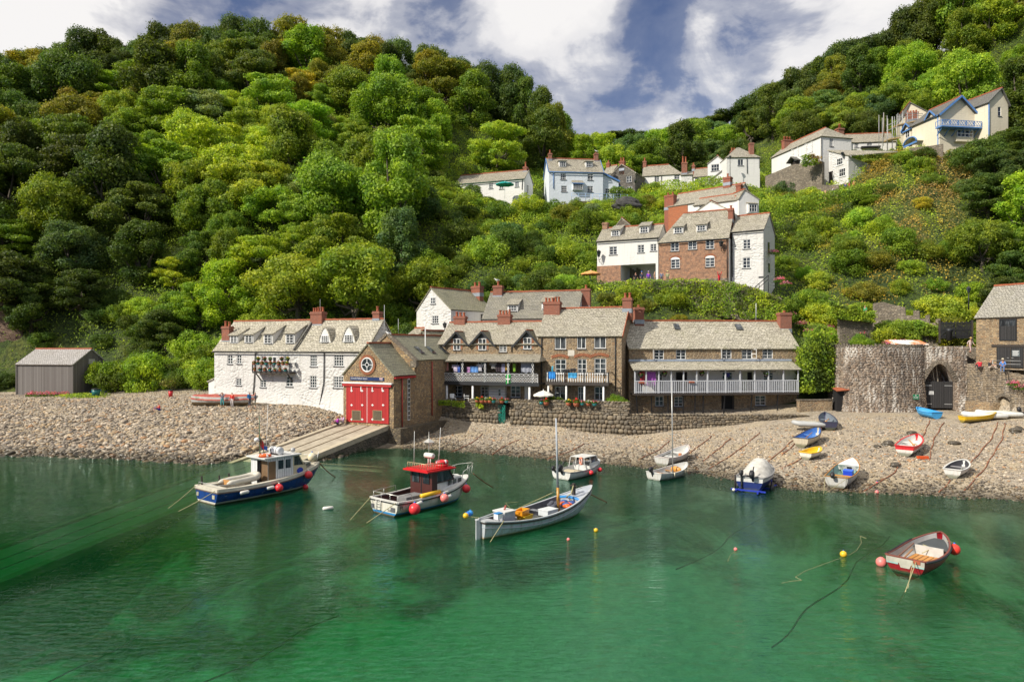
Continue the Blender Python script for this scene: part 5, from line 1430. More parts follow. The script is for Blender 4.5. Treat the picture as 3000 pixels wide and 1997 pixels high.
q=f.rect(ZE,1852,375,1952,478);m=MB();m.prism([(q[0],q[2]),(q[1],q[2]),(q[1],q[3]),(q[0],q[3])],-.5,0);bw=m.build('bay',WHITE_S,h.root)
m=MB();frame(m,q[0]+.1,q[1]-.1,q[2]+.15,q[3]-.1,-.56,3,2);wn=m.build('window',WHITE,bw);m=MB();m.quad((q[0]+.1,-.51,q[2]+.15),(q[1]-.1,-.51,q[2]+.15),(q[1]-.1,-.51,q[3]-.1),(q[0]+.1,-.51,q[3]-.1));m.build('pane',GLASS,wn)
m=MB();m.slab([(q[0]-.1,-.65,q[3]+.02),(q[1]+.1,-.65,q[3]+.02),(q[1]+.1,.0,q[3]+.3),(q[0]-.1,.0,q[3]+.3)],.08);m.build('bay_roof',SLATE,bw)
f=Fac(*S(ZE,375,0)[:1],109.5,*S(ZE,580,0)[:1],108.5)
h=House('stone_outbuilding','old stone gable with mossy slates poking above the passage house ridge',f,6,18,f.at(ZE,470,640)[1],f.at(ZE,462,532)[1],STONE_G,SLATE,ridge='y',um=f.at(ZE,462,532)[0],oh=.1,og=.05,cat='outbuilding',sag=.02)
def ribbon(name,pts,w,m,dz=.03):
 b=MB();rows=[]
 for i,p in enumerate(pts):
  p=Vector(p);t=(Vector(pts[min(i+1,len(pts)-1)])-Vector(pts[max(i-1,0)]));s_=Vector((-t.y,t.x,0)).normalized()
  rows.append([p+s_*w/2+Vector((0,0,dz)),p-s_*w/2+Vector((0,0,dz))])
 b.grid(rows,0,False);o=b.build(name,m);o['kind']='structure'
 return o
M_COBST=m_stone('street_cobbles',[(.24,.21,.17),(.30,.27,.22),(.2,.18,.15),(.34,.31,.26)],(.15,.13,.1),4,4)
zs_=18.0
street=[(*XY(1725,101.2),18.6),(*XY(1850,98.2),18.4),(*XY(1990,95.4),18.1),(*XY(2130,92.6),17.6),(*XY(2210,91.2),16.9)]
ribbon('street',street,3.6,M_COBST)
sw=thing('street_wall','low rubble parapet wall along the street edge below the brick cottage','wall')
m=MB()
pp_wall=pp=[(*XY(1700,100),18.4),(*XY(1820,97.2),18.75),(*XY(1940,94.6),18.55),(*XY(2060,92.3),18.3),(*XY(2150,90.6),17.9),(*XY(2215,89.2),17.1),(*XY(2290,88),15.8)]
rows=[]
for i,p in enumerate(pp):
 p=Vector(p);t=Vector(pp[min(i+1,6)])-Vector(pp[max(i-1,0)]);s_=Vector((-t.y,t.x,0)).normalized()*.22
 rows.append([p-s_-Vector((0,0,4.5)),p-s_,p+s_,p+s_-Vector((0,0,4.5))])
m.grid(rows,0,False);swo=m.build('wall',STONE_G,sw)
cum=[0.0]
for p,q in zip(pp,pp[1:]):cum.append(cum[-1]+(Vector(q)-Vector(p)).length)
for lp in swo.data.loops:swo.data.uv_layers[0].data[lp.index].uv=(cum[lp.vertex_index//4],swo.data.vertices[lp.vertex_index].co.z+swo.data.vertices[lp.vertex_index].co.y*.3)
f=Fac(2141,91.8,2275,90.6)
rl=thing('stair_railing','black iron railing on the steps beside the narrow white house','railing',mx=f.mx)
m=MB();a,b_,c,d=f.at(ZE,1940,1300),f.at(ZE,2095,1165),f.at(ZE,1940,1350),f.at(ZE,2095,1345)
m.tube([(a[0],0,a[1]),(b_[0],0,b_[1])],.05,6);m.tube([(a[0],0,a[1]-.5),(b_[0],0,b_[1]-.5)],.04,6)
for k in range(4):
 t=k/3;x=a[0]+(b_[0]-a[0])*t;z=a[1]+(b_[1]-a[1])*t;m.tube([(x,0,z-2.2),(x,0,z)],.045,6)
m.build('rail',IRON,rl)
# upper row
def WF(x0,y0,x1,y1,nx=2,nz=3,*r):return((ZF,x0,y0,x1,y1),nx,nz,*r)
def WG(x0,y0,x1,y1,nx=2,nz=3,*r):return((ZG,x0,y0,x1,y1),nx,nz,*r)
f=Fac(*S(ZF,140,0)[:1],131,*S(ZF,925,0)[:1],126.5)
ze=f.at(ZF,500,520)[1];zr=f.at(ZF,560,428,2.5)[1]
h=House('long_white_bungalow','long low white bungalow with slate roof and a turquoise parasol in front',f,5,34,ze,zr,WHITE_S,SLATE,sag=.06,wins=[WF(282,552,342,612),WF(520,535,567,600),WF(640,555,690,605),WF(820,520,866,580)])
h.chimney(ZF,912,345,955,402,2.4,1,.8,poth=.9);h.gutter(paint('dark_green',(.02,.10,.06)));h.pipe(ZF,[905,500,900,610])
m=MB();m.box(f.L+.01,f.L+.06,1.6,2.3,ze-2.2,ze-.8);m.build('side_window',GLASS,h.root)
f=Fac(*S(ZF,1212,0)[:1],127,*S(ZF,1832,0)[:1],128)
ze=f.at(ZF,1520,405)[1];zr=f.at(ZF,1500,268,3)[1]
h=House('blue_trimmed_house','white house with bright blue eaves and two dormers on the upper row',f,6,33,ze,zr,WHITE_L,SLATE,sag=.05,hipR=0,wins=[WF(1345,428,1408,497,3,3),WF(1655,432,1718,503,2,4),WF(1352,568,1418,635,3,3),WF(1652,570,1718,640,2,4)],verge=(BLUE_T,(0,1)))
h.dormer(ZF,1335,293,1400,348,'shed',3,2,.1);h.dormer(ZF,1640,298,1705,352,'shed',3,2,.1)
h.chimney(ZF,1207,190,1245,265,2.8,1,.8,poth=.6);h.chimney(ZF,1735,190,1778,285,3,1,.8,poth=.2);h.gutter(BLUE_T);h.pipe(ZF,[1262,405,1262,600],BLUE_T)
q=f.rect(ZF,1478,548,1592,622);m=MB();m.box(q[0],q[1],-.7,0,q[2],q[3]);bw=m.build('bay',WHITE_L,h.root);m=MB();frame(m,q[0]+.03,q[1]-.03,q[2]+.03,q[3]-.03,-.76,5,3);wn=m.build('window',WHITE,bw);m=MB();m.quad((q[0]+.03,-.71,q[2]),(q[1]-.03,-.71,q[2]),(q[1]-.03,-.71,q[3]),(q[0]+.03,-.71,q[3]));m.build('pane',GLASS,wn)
q2=f.rect(ZF,1462,503,1605,545);m=MB();m.slab([(q2[0],-.9,q2[2]),(q2[1],-.9,q2[2]),(q2[1]-.15,0,q2[3]),(q2[0]+.15,0,q2[3])],.07);m.build('bay_roof',SLATE,bw);m=MB();m.box(q2[0],q2[1],-.93,-.86,q2[2]-.16,q2[2]-.02);m.build('fascia',BLUE_T,bw)
L=f.L
a=f.at(ZF,2005,525,1.0)
m=MB();m.poly([(L,.6,33),(a[0],.6,33),(a[0],.6,a[1]),(L,.6,ze-.1)]);m.poly([(a[0],.6,33),(a[0],5,33),(a[0],5,a[1]),(a[0],.6,a[1])]);lt=m.build('lean_to',WHITE_L,h.root)
m=MB();m.slab([(L-.1,.4,ze+.15),(a[0]+.15,.4,a[1]+.1),(a[0]+.15,5,a[1]+.1),(L-.1,5,ze+.15)],.14);m.build('lean_to_roof',SLATE,lt);m=MB();m.beam((L,.36,ze+.05),(a[0]+.2,.36,a[1]+.0),.06,.28);m.build('bargeboard',BLUE_T,lt)
q=f.rect(ZF,1855,598,1960,655,.6);h.window(*q,4,2,y=.53,sill=False)
b_=f.at(ZF,2115,640,2);m=MB();m.poly([(a[0],1.2,32),(b_[0],1.2,32),(b_[0],1.2,b_[1]),(a[0],1.2,f.at(ZF,2005,575,2)[1])]);p2=m.build('side_porch',WHITE_L,h.root);m=MB();zz=f.at(ZF,2005,575,2)[1];m.slab([(a[0],1.0,zz+.12),(b_[0]+.1,1.0,b_[1]+.1),(b_[0]+.1,4,b_[1]+.1),(a[0],4,zz+.12)],.14);m.build('porch_roof',BLUE_T,p2)
m=MB();c0,c1=f.at(ZF,1470,650,-2.2),f.at(ZF,2115,668,-2.2)
for dz in(0,-.45):m.tube([(c0[0],-2.2,c0[1]+dz),(c1[0],-2.2,c1[1]+dz)],.035,5)
for k in range(9):x=c0[0]+(c1[0]-c0[0])*k/8;m.tube([(x,-2.2,c0[1]-1.2),(x,-2.2,c0[1]+(c1[1]-c0[1])*k/8)],.035,5)
m.build('terrace_railing',paint('pale_blue_rail',(.35,.5,.75)),h.root)
m=MB();m.box(c0[0],c1[0]+1,-2.6,-.3,30,35.25);m.build('terrace_wall',STONE_G,h.root)
f=Fac(*S(ZF,1912,0)[:1],134,*S(ZF,2205,0)[:1],131.5)
um,zr=f.at(ZF,2048,322);ze=f.at(ZF,2000,445)[1]
h=House('dark_stone_cottage','dark stone gable cottage beside the blue trimmed house',f,6,33,ze,zr,m_stone('dark_rubble',[(.12,.11,.10),(.20,.18,.15),(.09,.085,.08),(.26,.23,.19)],(.16,.14,.12),2.6,5),SLATE,ridge='y',um=um,oh=.2,og=.1,sag=.03,wins=[WF(2102,455,2160,528,2,2),WF(2102,575,2165,655,2,2)])
h.chimney(ZF,2018,280,2075,372,.4,2,.8,poth=.6,m=BRICK)
f=Fac(*S(ZF,1830,0)[:1],137,*S(ZF,1935,0)[:1],136)
h=House('little_slate_cottage','small slate roofed cottage squeezed between blue trimmed house and dark stone gable',f,5,34,f.at(ZF,1880,432)[1],f.at(ZF,1880,352,2.5)[1],WHITE_S,SLATE)
h.chimney(ZF,1868,300,1905,372,2.4,1,.7);h.chimney(ZF,1928,355,1948,380,2.5,1,.5)
f=Fac(*S(ZG,78,0)[:1],136,*S(ZG,467,0)[:1],134)
ze=f.at(ZG,270,515)[1];zr=f.at(ZG,240,425,2.8)[1]
h=House('white_row_cottage','white cottage with a hipped slate end and tall brick stacks in the upper row',f,5.6,35,ze,zr,WHITE_S,SLATE,hipR=2.6,sag=.05,wins=[WG(193,527,240,582),WG(388,515,442,568),WG(203,630,247,683)])
h.chimney(ZG,78,375,112,460,2.8,1,.8,poth=.7);h.pipe(ZG,[262,522,262,680])
f=Fac(*S(ZG,455,0)[:1],133.5,*S(ZG,566,0)[:1],133)
m_=f.at(ZG,510,505)[1]
h=House('rough_white_annex','rough whitewashed annex with a tall twin pot chimney',f,4,35,m_-.2,m_+.8,WHITE_R,SLATE,sag=.02,ridge_tile=False,cat='annex')
h.chimney(ZG,460,388,515,500,.6,2,.9,poth=1.2,zb=39)
q=f.rect(ZG,400,612,442,680);
f=Fac(*S(ZG,580,0)[:1],139,*S(ZG,716,0)[:1],138)
h=House('white_back_cottage','small white cottage set back beside the rough white annex',f,5,36,f.at(ZG,650,530)[1],f.at(ZG,650,457,2.5)[1],WHITE_S,SLATE,wins=[WG(592,540,634,588,3,2)])
h.chimney(ZG,562,415,590,460,2.5,1,.7)
f=Fac(*S(ZG,718,0)[:1],136,*S(ZG,890,0)[:1],134.5)
um,zr=f.at(ZG,815,330);ze=f.at(ZG,730,405)[1]
h=House('white_gable_house','pale grey gable house with dark diagonal barge below, in the upper row',f,6,36,ze,zr,m_render('pale_grey_render',(.66,.66,.67),.3,.2),SLATE,ridge='y',um=um,oh=.15,og=.15,sag=.02,wins=[WG(752,408,832,475,3,2)])
m=MB();a,b_=f.at(ZG,735,568,-.8),f.at(ZG,905,438,-.8);m.poly([(a[0],-.8,36),(b_[0],-.8,36),(b_[0],-.8,b_[1]),(a[0],-.8,a[1])]);lt=m.build('lean_to',WHITE_S,h.root);m=MB();m.slab([(a[0]-.1,-.95,a[1]),(b_[0],-.95,b_[1]+.12),(b_[0],0,b_[1]+.12),(a[0]-.1,0,a[1])],.22);m.build('lean_to_roof',SLATE_D,lt)
f=Fac(*S(ZG,905,0)[:1],131,*S(ZG,1232,0)[:1],131)
ze=f.at(ZG,1070,340)[1];zr=f.at(ZG,1060,252,3.2)[1]
h=House('hip_roof_house','square white house with pyramid slate roof and one tall brick chimney',f,6.4,36,ze,zr,WHITE_S,SLATE,hipL=f.L*.47,hipR=f.L*.45,sag=.03,ridge_tile=False,wins=[WG(1015,360,1070,422,2,1)])
h.chimney(ZG,1135,195,1175,320,1.2,0,.9,zb=41);h.pipe(ZG,[1105,345,1108,500]);h.pipe(ZG,[1230,345,1230,450]);h.chimney(ZG,950,272,1000,300,5.6,2,.8)
# big white hipped house on the bend
f=Fac(*S(ZG,1842,0)[:1],125,*S(ZG,2135,0)[:1],126.4)
ze=f.at(ZG,1860,132)[1];zr=f.at(ZG,1872,55,3.0)[1]
h=BW=House('hipped_white_house','big white house with hipped slate roof, its sunny side facing the village lane',f,15,33,ze,zr,WHITE_S,SLATE,ridge='y',hipF=2.9,oh=.25,sag=.05,wins=[WG(1920,152,1955,232,2,4)])
fs_=Fac(*S(ZG,1345,0)[:1],140,*S(ZG,1842,0)[:1],125)
side=thing('x',None,None);bpy.data.objects.remove(side)
sm=Matrix(h.root.matrix_world).inverted()@fs_.mx
def side_window(hs,fsd,parent,x0,y0,x1,y1,Z,nx,nz,open_=False):
 q=fsd.rect(Z,x0,y0,x1,y1);m=MB();frame(m,q[0],q[1],q[2],q[3],-.06,nx,nz,.08);m.box(q[0]-.1,q[1]+.1,-.12,0,q[2]-.1,q[2])
 if open_:
  for sx,ux in((-1,q[0]),(1,q[1])):
   for zz in(q[2]+.05,(q[2]+q[3])/2,q[3]-.05):m.beam((ux,-.06,zz),(ux+sx*.2,-.5,zz),.04,.05)
   m.beam((ux+sx*.2,-.5,q[2]),(ux+sx*.2,-.5,q[3]),.05,.05,up=(1,0,0))
 w_=m.build('window',WHITE,parent);w_.matrix_local=Matrix(hs.root.matrix_basis).inverted()@fsd.mx
 m=MB();m.quad((q[0],-.015,q[2]),(q[1],-.015,q[2]),(q[1],-.015,q[3]),(q[0],-.015,q[3]));m.build('pane',GLASS,w_)
for a in((1458,305,1492,388),(1575,250,1618,328,True),(1708,195,1755,290,True),(1718,325,1768,388),(1375,360,1397,425)):side_window(h,fs_,h.root,*a[:4],ZG,2,3,len(a)>4)
q=fs_.rect(ZG,1545,335,1640,415);m=MB();c=(q[0]+q[1])/2
m.slab([(q[0],-1.2,q[2]+.6),(c,-1.2,q[3]),(c,0,q[3]),(q[0],0,q[2]+.6)],.12);m.slab([(q[1],-1.2,q[2]+.6),(c,-1.2,q[3]),(c,0,q[3]),(q[1],0,q[2]+.6)],.12)
pr=m.build('porch',SLATE_D,h.root);pr.matrix_local=Matrix(h.root.matrix_basis).inverted()@fs_.mx
m=MB();m.box(q[0]+.4,q[1]-.4,-.3,-.02,q[2]-1.5,q[2]+.7);m.build('door',DARKW,pr)
h.chimney(ZG,1465,160,1535,240,12.5,3,.8,zb=46)if False else None
c=MB();y=13.5;uu,zt=f.at(ZG,1500,165,y);c.box(uu-.9,uu+.9,y-.45,y+.45,zr-1.2,zt-.1);c.box(uu-1,uu+1,y-.55,y+.55,zt-.35,zt-.15);co_=c.build('chimney',BRICK,h.root)
for k in range(3):p_=MB();p_.lathe((uu-.6+.6*k,y,zt-.1),[(.2,0),(.17,.5),(.22,.55),(.2,.62)],8);p_.build('chimney_pot',TERRA,co_)
y=6;uu,zt=f.at(ZG,2018,52,y);c=MB();c.box(uu-.6,uu+.6,y-.5,y+.5,zr-2,zt-.1);c.box(uu-.7,uu+.7,y-.6,y+.6,zt-.4,zt-.2);co_=c.build('chimney',BRICK,h.root);p_=MB();p_.lathe((uu,y,zt-.1),[(.22,0),(.18,.7),(.24,.75),(.2,.85)],8);p_.build('chimney_pot',TERRA,co_)
h.pipe(ZG,[1838,140,1836,380])
f=Fac(*S(ZG,1912,0)[:1],123.5,*S(ZG,2106,0)[:1],119.5)
zl,zrr=f.at(ZG,1915,272)[1],f.at(ZG,2100,330)[1]
lw=thing('lower_white_wing','tall narrow white wing with sloping roof standing before the hipped white house','house',mx=f.mx)
m=MB();m.poly([(0,0,30),(f.L,0,30),(f.L,0,zrr),(0,0,zl)]);m.poly([(f.L,0,30),(f.L,5,30),(f.L,5,zrr-1),(f.L,0,zrr)]);m.poly([(0,0,30),(0,5,30),(0,5,zl-.5),(0,0,zl)]);m.build('wall',WHITE_R,lw)
m=MB();m.slab([(-.15,-.2,zl+.14),(f.L+.2,-.2,zrr+.14),(f.L+5.5,4.8,zrr-.1),(-.15,5,zl+.1)],.16);m.build('roof',SLATE,lw)
for x0,y0,x1,y1 in((1992,348,2052,415),(2015,450,2078,528)):
 q=f.rect(ZG,x0,y0,x1,y1);m=MB();frame(m,q[0],q[1],q[2],q[3],-.05,3,2);m.box(q[0]-.1,q[1]+.1,-.12,0,q[2]-.1,q[2]);w_=m.build('window',WHITE,lw);m=MB();m.quad((q[0],-.012,q[2]),(q[1],-.012,q[2]),(q[1],-.012,q[3]),(q[0],-.012,q[3]));m.build('pane',GLASS,w_)
q=f.rect(ZG,1918,488,1950,612);m=MB();m.box(q[0],q[1],-.03,.0,q[2],q[3]);m.box(q[0]-.1,q[1]+.1,-.12,.0,q[3],q[3]+.12);m.build('door',DARKW,lw)
wall_lamp(ZG,2030,285,2062,345,f,-.5,'street lantern on the tall narrow white wing')
c_=f.w(f.L/2,2,0);KEEP.append((c_.x,c_.y,4,f,f.L,5))
f=Fac(*S(ZG,1285,0)[:1],131,*S(ZG,1846,0)[:1],121.5)
pr_=[f.at(ZG,x,y)for x,y in((1285,525),(1400,480),(1560,412),(1700,395),(1846,380))]
tw=thing('lane_wall','high dry stone retaining wall under the sunny side of the hipped white house','wall',mx=f.mx)
m=MB();m.prism([(pr_[0][0],30),*pr_,(pr_[-1][0],30)],0,.7);m.build('wall',STONE_G,tw)
f=Fac(*S(ZG,1835,0)[:1],119,*S(ZG,2010,0)[:1],117.5)
lw2=thing('garden_wall','low stone garden wall at the foot of the tall narrow white wing','wall',mx=f.mx);pr_=[f.at(ZG,x,y)for x,y in((1835,612),(2008,612))];m=MB();m.prism([(pr_[0][0],28),*pr_,(pr_[-1][0],28)],0,.5);m.build('wall',STONE_G,lw2)
def WH(x0,y0,x1,y1,nx=2,nz=3,*r):return((ZH,x0,y0,x1,y1),nx,nz,*r)
f=Fac(*S(ZH,365,0)[:1],134,*S(ZH,880,0)[:1],133)
ze=f.at(ZH,540,850)[1];zr=f.at(ZH,600,758,2.8)[1]
h=House('lane_cottage','low white cottage with long slate roof on the lane below the scaffolding',f,5.6,38,ze,zr,WHITE_S,SLATE,sag=.05,wins=[WH(405,862,455,912,3,2),WH(548,865,608,912,4,2)])
m=MB();q=f.rect(ZH,472,905,690,920);m.box(q[0],q[1],-.8,0,q[2],q[3]);m.build('awning',paint('dark_awning',(.03,.03,.035)),h.root)
# cream house with the blue balcony
f=Fac(*S(ZH,1383,0)[:1],118,*S(ZH,1808,0)[:1],119)
um,zr=f.at(ZH,1612,338);ze=f.at(ZH,1383,528)[1]
h=CH=House('cream_house','cream house with blue bargeboards and a blue trellis balcony high on the hill',f,6.5,38,ze,zr,CREAM,SLATE_D,ridge='y',um=um,oh=.35,og=.5,sag=.02,wins=[WH(1568,515,1655,610,2,3,None,.05,False)])
m=MB();k=(zr-ze)/um;k2=(zr-ze)/(f.L-um)
m.beam((-.45,-.55,ze-.45*k+.05),(um,-.55,zr+.1),.08,.3);m.beam((f.L+.45,-.55,ze-.45*k2+.05),(um,-.55,zr+.1),.08,.3);m.build('bargeboard',BLUE_T,h.root)
q=f.rect(ZH,1590,437,1632,475);h.plate('plaque',q,paint('plaque_cream',(.72,.66,.52)))
yv=-1.5;q0,q1=f.at(ZH,1410,665,yv),f.at(ZH,1870,665,yv);zt=f.at(ZH,1600,597,yv)[1];zf=q0[1]+(q1[1]-q0[1])/2
m=MB();m.box(q0[0],q1[0],yv,0,zf-.2,zf);
for u in np.linspace(q0[0]+.3,q1[0]-.3,6):m.beam((u,-.02,zf-1.3),(u,yv+.2,zf-.2),.1,.12,up=(1,0,0))
bf=m.build('balcony_floor',BLUE_T,h.root)
for i in range(5):
 m=MB();x0,x1=q0[0]+(q1[0]-q0[0])*i/5,q0[0]+(q1[0]-q0[0])*(i+1)/5
 frame(m,x0+.02,x1-.02,zf+.1,zt,yv-.03,1,1,.08)
 w_=(x1-x0);hh=zt-zf-.1
 for t in(.0,.33,.66):m.beam((x0+w_*t,yv,zf+.1),(min(x0+w_*(t+.45),x1),yv,zf+.1+hh*min(1,(1-t)/.45)),.04,.06,up=(0,1,0));m.beam((x0+w_*t,yv+.01,zt),(min(x0+w_*(t+.45),x1),yv+.01,zt-hh*min(1,(1-t)/.45)),.04,.06,up=(0,1,0))
 m.build('trellis_panel',BLUE_T,bf)
m=MB();frame(m,0,abs(yv),zf+.1,zt,0,3,1,.07);tr=m.build('trellis_panel',BLUE_T,bf);tr.matrix_local=Matrix.Translation((q0[0],0,0))@Matrix.Rotation(-math.pi/2,4,'Z')
q=f.rect(ZH,1545,718,1735,805);m=MB();m.box(q[0],q[1],-.6,0,q[2]-.7,q[3]);bw=m.build('bay',CREAM,h.root);m=MB();frame(m,q[0]+.05,q[1]-.05,q[2],q[3]-.05,-.66,4,2,.09,.08);w_=m.build('window',WHITE,bw);m=MB();m.quad((q[0],-.61,q[2]),(q[1],-.61,q[2]),(q[1],-.61,q[3]),(q[0],-.61,q[3]));m.build('pane',GLASS,w_)
m=MB();m.box(q[0]-.1,q[1]+.1,-.75,0,q[3],q[3]+.3);m.build('fascia',BLUE_T,bw)
fs_=Fac(*S(ZH,985,0)[:1],127.5,*S(ZH,1383,0)[:1],118.02)
fl=thing('cream_flank_house','lower cream range with blue trimmed dormers running back from the balcony gable','house',mx=fs_.mx)
zw=fs_.at(ZH,1100,672)[1];Lf=fs_.L
z_e=lambda u:fs_.at(ZH,1060,678)[1]+(fs_.at(ZH,1360,540)[1]-fs_.at(ZH,1060,678)[1])*0
m=MB();m.quad((-.5,0,38),(Lf-.05,0,38),(Lf-.05,0,zw),(-.5,0,zw));m.poly([(-.5,0,38),(-.5,5,38),(-.5,5,zw),(-.5,2.5,zw+2),(-.5,0,zw)]);m.build('wall',CREAM,fl)
m=MB();roof_plane(m,(-.8,-.3,zw),(Lf,-.3,zw),(Lf,2.6,zw+2.4),(-.8,2.6,zw+2.4),.14,.03);m.build('roof',SLATE_D,fl)
m=MB();m.box(-.7,Lf,-.36,-.28,zw-.22,zw);m.build('fascia',BLUE_T,fl)
for x0,y0,x1,y1,ap in((1272,555,1330,668,.9),(997,690,1045,798,.8)):
 q=fs_.rect(ZH,x0,y0,x1,y1);c=(q[0]+q[1])/2;hw=(q[1]-q[0])/2+.45
 m=MB();m.poly([(c-hw,-.06,q[2]-.3),(c+hw,-.06,q[2]-.3),(c+hw,-.06,q[3]),(c,-.06,q[3]+ap),(c-hw,-.06,q[3])]);m.quad((c-hw,-.06,q[2]),(c-hw,2.4,q[2]),(c-hw,2.4,q[3]),(c-hw,-.06,q[3]));go=m.build('dormer',CREAM,fl)
 m=MB();e=.35
 for sx in(-1,1):m.slab([(c+sx*(hw+e),-.5,q[3]-.3),(c,-.5,q[3]+ap+.12),(c,2.6,q[3]+ap+.12),(c+sx*(hw+e),2.6,q[3]-.3)],.1)
 m.build('dormer_roof',SLATE_D,go)
 m=MB()
 for sx in(-1,1):m.beam((c+sx*(hw+e),-.52,q[3]-.32),(c,-.52,q[3]+ap+.05),.06,.24)
 m.build('bargeboard',BLUE_T,go)
 m=MB();frame(m,q[0],q[1],q[2],q[3],-.12,2,3,.09);m.quad((q[0],-.075,q[2]),(q[1],-.075,q[2]),(q[1],-.075,q[3]),(q[0],-.075,q[3]),1);m.build('window',[WHITE,GLASS],go)
q=fs_.rect(ZH,1265,765,1352,868);m=MB();frame(m,q[0],q[1],q[2],q[3],-.06,3,2,.09);w_=m.build('window',WHITE,fl);m=MB();m.quad((q[0],-.015,q[2]),(q[1],-.015,q[2]),(q[1],-.015,q[3]),(q[0],-.015,q[3]));m.build('pane',GLASS,w_)
u,z=fs_.at(ZH,1160,706);m=MB();m.poly([(u+.75*math.cos(t),-.02,z+.45*math.sin(t))for t in np.linspace(0,6.283,21)[:-1]]);w_=m.build('round_window',GLASS,fl)
q=fs_.rect(ZH,1068,800,1222,905);m=MB();c=(q[0]+q[1])/2;R=(q[1]-q[0])/2;rows=[[(c+R*math.cos(t),yy,q[2]+.6+(q[3]-q[2]-.6)*math.sin(t))for t in np.linspace(0,math.pi,15)]for yy in(-1.6,0)];m.grid(rows);po=m.build('porch_canopy',CREAM,fl);m=MB();m.tube([(c+R*math.cos(t),-1.62,q[2]+.6+(q[3]-q[2]-.6)*math.sin(t))for t in np.linspace(0,math.pi,15)],.12,6);m.box(c-R,c+R,-1.6,-1.5,q[2]+.3,q[2]+.62);m.build('porch_trim',BLUE_T,po)
m=MB();m.tube([(Lf-.3,-.1,zw-.2),(Lf-.3,-.1,38)],.08,6);m.build('downpipe',BLUE_T,fl)
c_=fs_.w(Lf/2,3,0);KEEP.append((c_.x,c_.y,5,fs_,Lf,6))
f=Fac(*S(ZH,1805,0)[:1],122,*S(ZH,1940,0)[:1],116.5)
f2=Fac(*S(ZH,1940,0)[:1],116.5,*S(ZH,2170,0)[:1],117.5)
zl=f.at(ZH,1850,475)[1]
h=House('cream_wing','cream end wing with slate roof running into the trees beside the balcony house',f2,7,40,zl,zl+2.4,CREAM,SLATE_D,ridge='y',um=2.6,oh=.3,og=.3,sag=.02,wins=[WH(2052,445,2090,550,1,2)])
side_window(h,f,h.root,1822,480,1885,590,ZH,2,3)
m=MB();m.tube([(.05,-.1,zl),(.05,-.1,40)],.08,6);m.build('downpipe',BLUE_T,h.root)
c=MB();pz=P(*S(ZH,1650,330),125);ch=CH.fac;u_,v_=ch.uz(2400+1650/3.92,300,5.5)[0],5.5;c.box(u_-.9,u_+.9,v_-.5,v_+.5,zr-2.5,zr+1.0);co_=c.build('chimney',BRICK,CH.root)
for k in(-1,1):p_=MB();p_.lathe((u_+k*.4,v_,zr+1),[(.28,0),(.2,.5),(.26,.6),(.22,.65)],8);p_.build('chimney_pot',TERRA,co_)
f=Fac(*S(ZH,985,0)[:1],133,*S(ZH,1235,0)[:1],132)
um,zr=f.at(ZH,1040,400)
h=House('scaffolded_house','cream gable house behind scaffolding with its brick chimney being repaired',f,7,42,f.at(ZH,1000,520)[1],zr,CREAM,SLATE_D,ridge='y',um=um,oh=.2,og=.2,sag=.02)
h.chimney(ZH,1010,500,1140,590,-1.4,4,1.2,zb=45,poth=.4)
sc_=thing('scaffolding','steel tube scaffolding with timber platforms around the cream chimney','scaffolding',mx=Fac(*S(ZH,760,0)[:1],127.5,*S(ZH,1190,0)[:1],128.5).mx)
sf=Fac(*S(ZH,760,0)[:1],127.5,*S(ZH,1190,0)[:1],128.5)
m=MB()
for x,yt,yb in((740,510,800),(780,545,860),(842,555,900),(892,530,900),(920,530,700),(960,490,680),(1010,500,640),(1070,490,600),(1130,500,600),(1190,520,600)):
 a,b_=sf.at(ZH,x,yt),sf.at(ZH,x,yb)
 for yy in(0,1.3):m.tube([(a[0],yy,a[1]),(a[0],yy,b_[1]-1.5)],.05,5)
for x0,y0,x1,y1 in((770,665,1000,560),(770,720,1000,640),(890,560,1180,545),(900,600,1130,590),(790,800,960,770),(1000,520,1190,525)):
 a,b_=sf.at(ZH,x0,y0),sf.at(ZH,x1,y1);m.tube([(a[0],0,a[1]),(b_[0],0,b_[1])],.045,5)
m.build('tube',paint('galvanised',(.42,.42,.42),.5,.3),sc_)
for x0,y0,x1,y1 in((890,650,1110,600),(800,810,930,790)):
 a,b_=sf.at(ZH,x0,y0),sf.at(ZH,x1,y1);m=MB();m.slab([(a[0],-.2,a[1]),(b_[0],-.2,b_[1]),(b_[0],1.5,b_[1]),(a[0],1.5,a[1])],.2);m.build('platform',paint('scaffold_board',(.52,.38,.2),.7),sc_)
f=Fac(*S(ZH,1030,0)[:1],118,*S(ZH,1420,0)[:1],115)
gw=thing('garden_wall','dry stone garden wall in front of the cream balcony house','wall',mx=f.mx);pr_=[f.at(ZH,x,y)for x,y in((1030,925),(1120,905),(1260,895),(1420,868))];m=MB();m.prism([(pr_[0][0],38),*pr_,(pr_[-1][0],38)],0,.5);m.build('wall',STONE_G,gw)
lane=[(*XY(2255,113),26.2),(*XY(2330,113.5),28.8),(*XY(2420,114.5),32.0),(*XY(2500,116),34.3),(*XY(2560,117.5),36.2)]
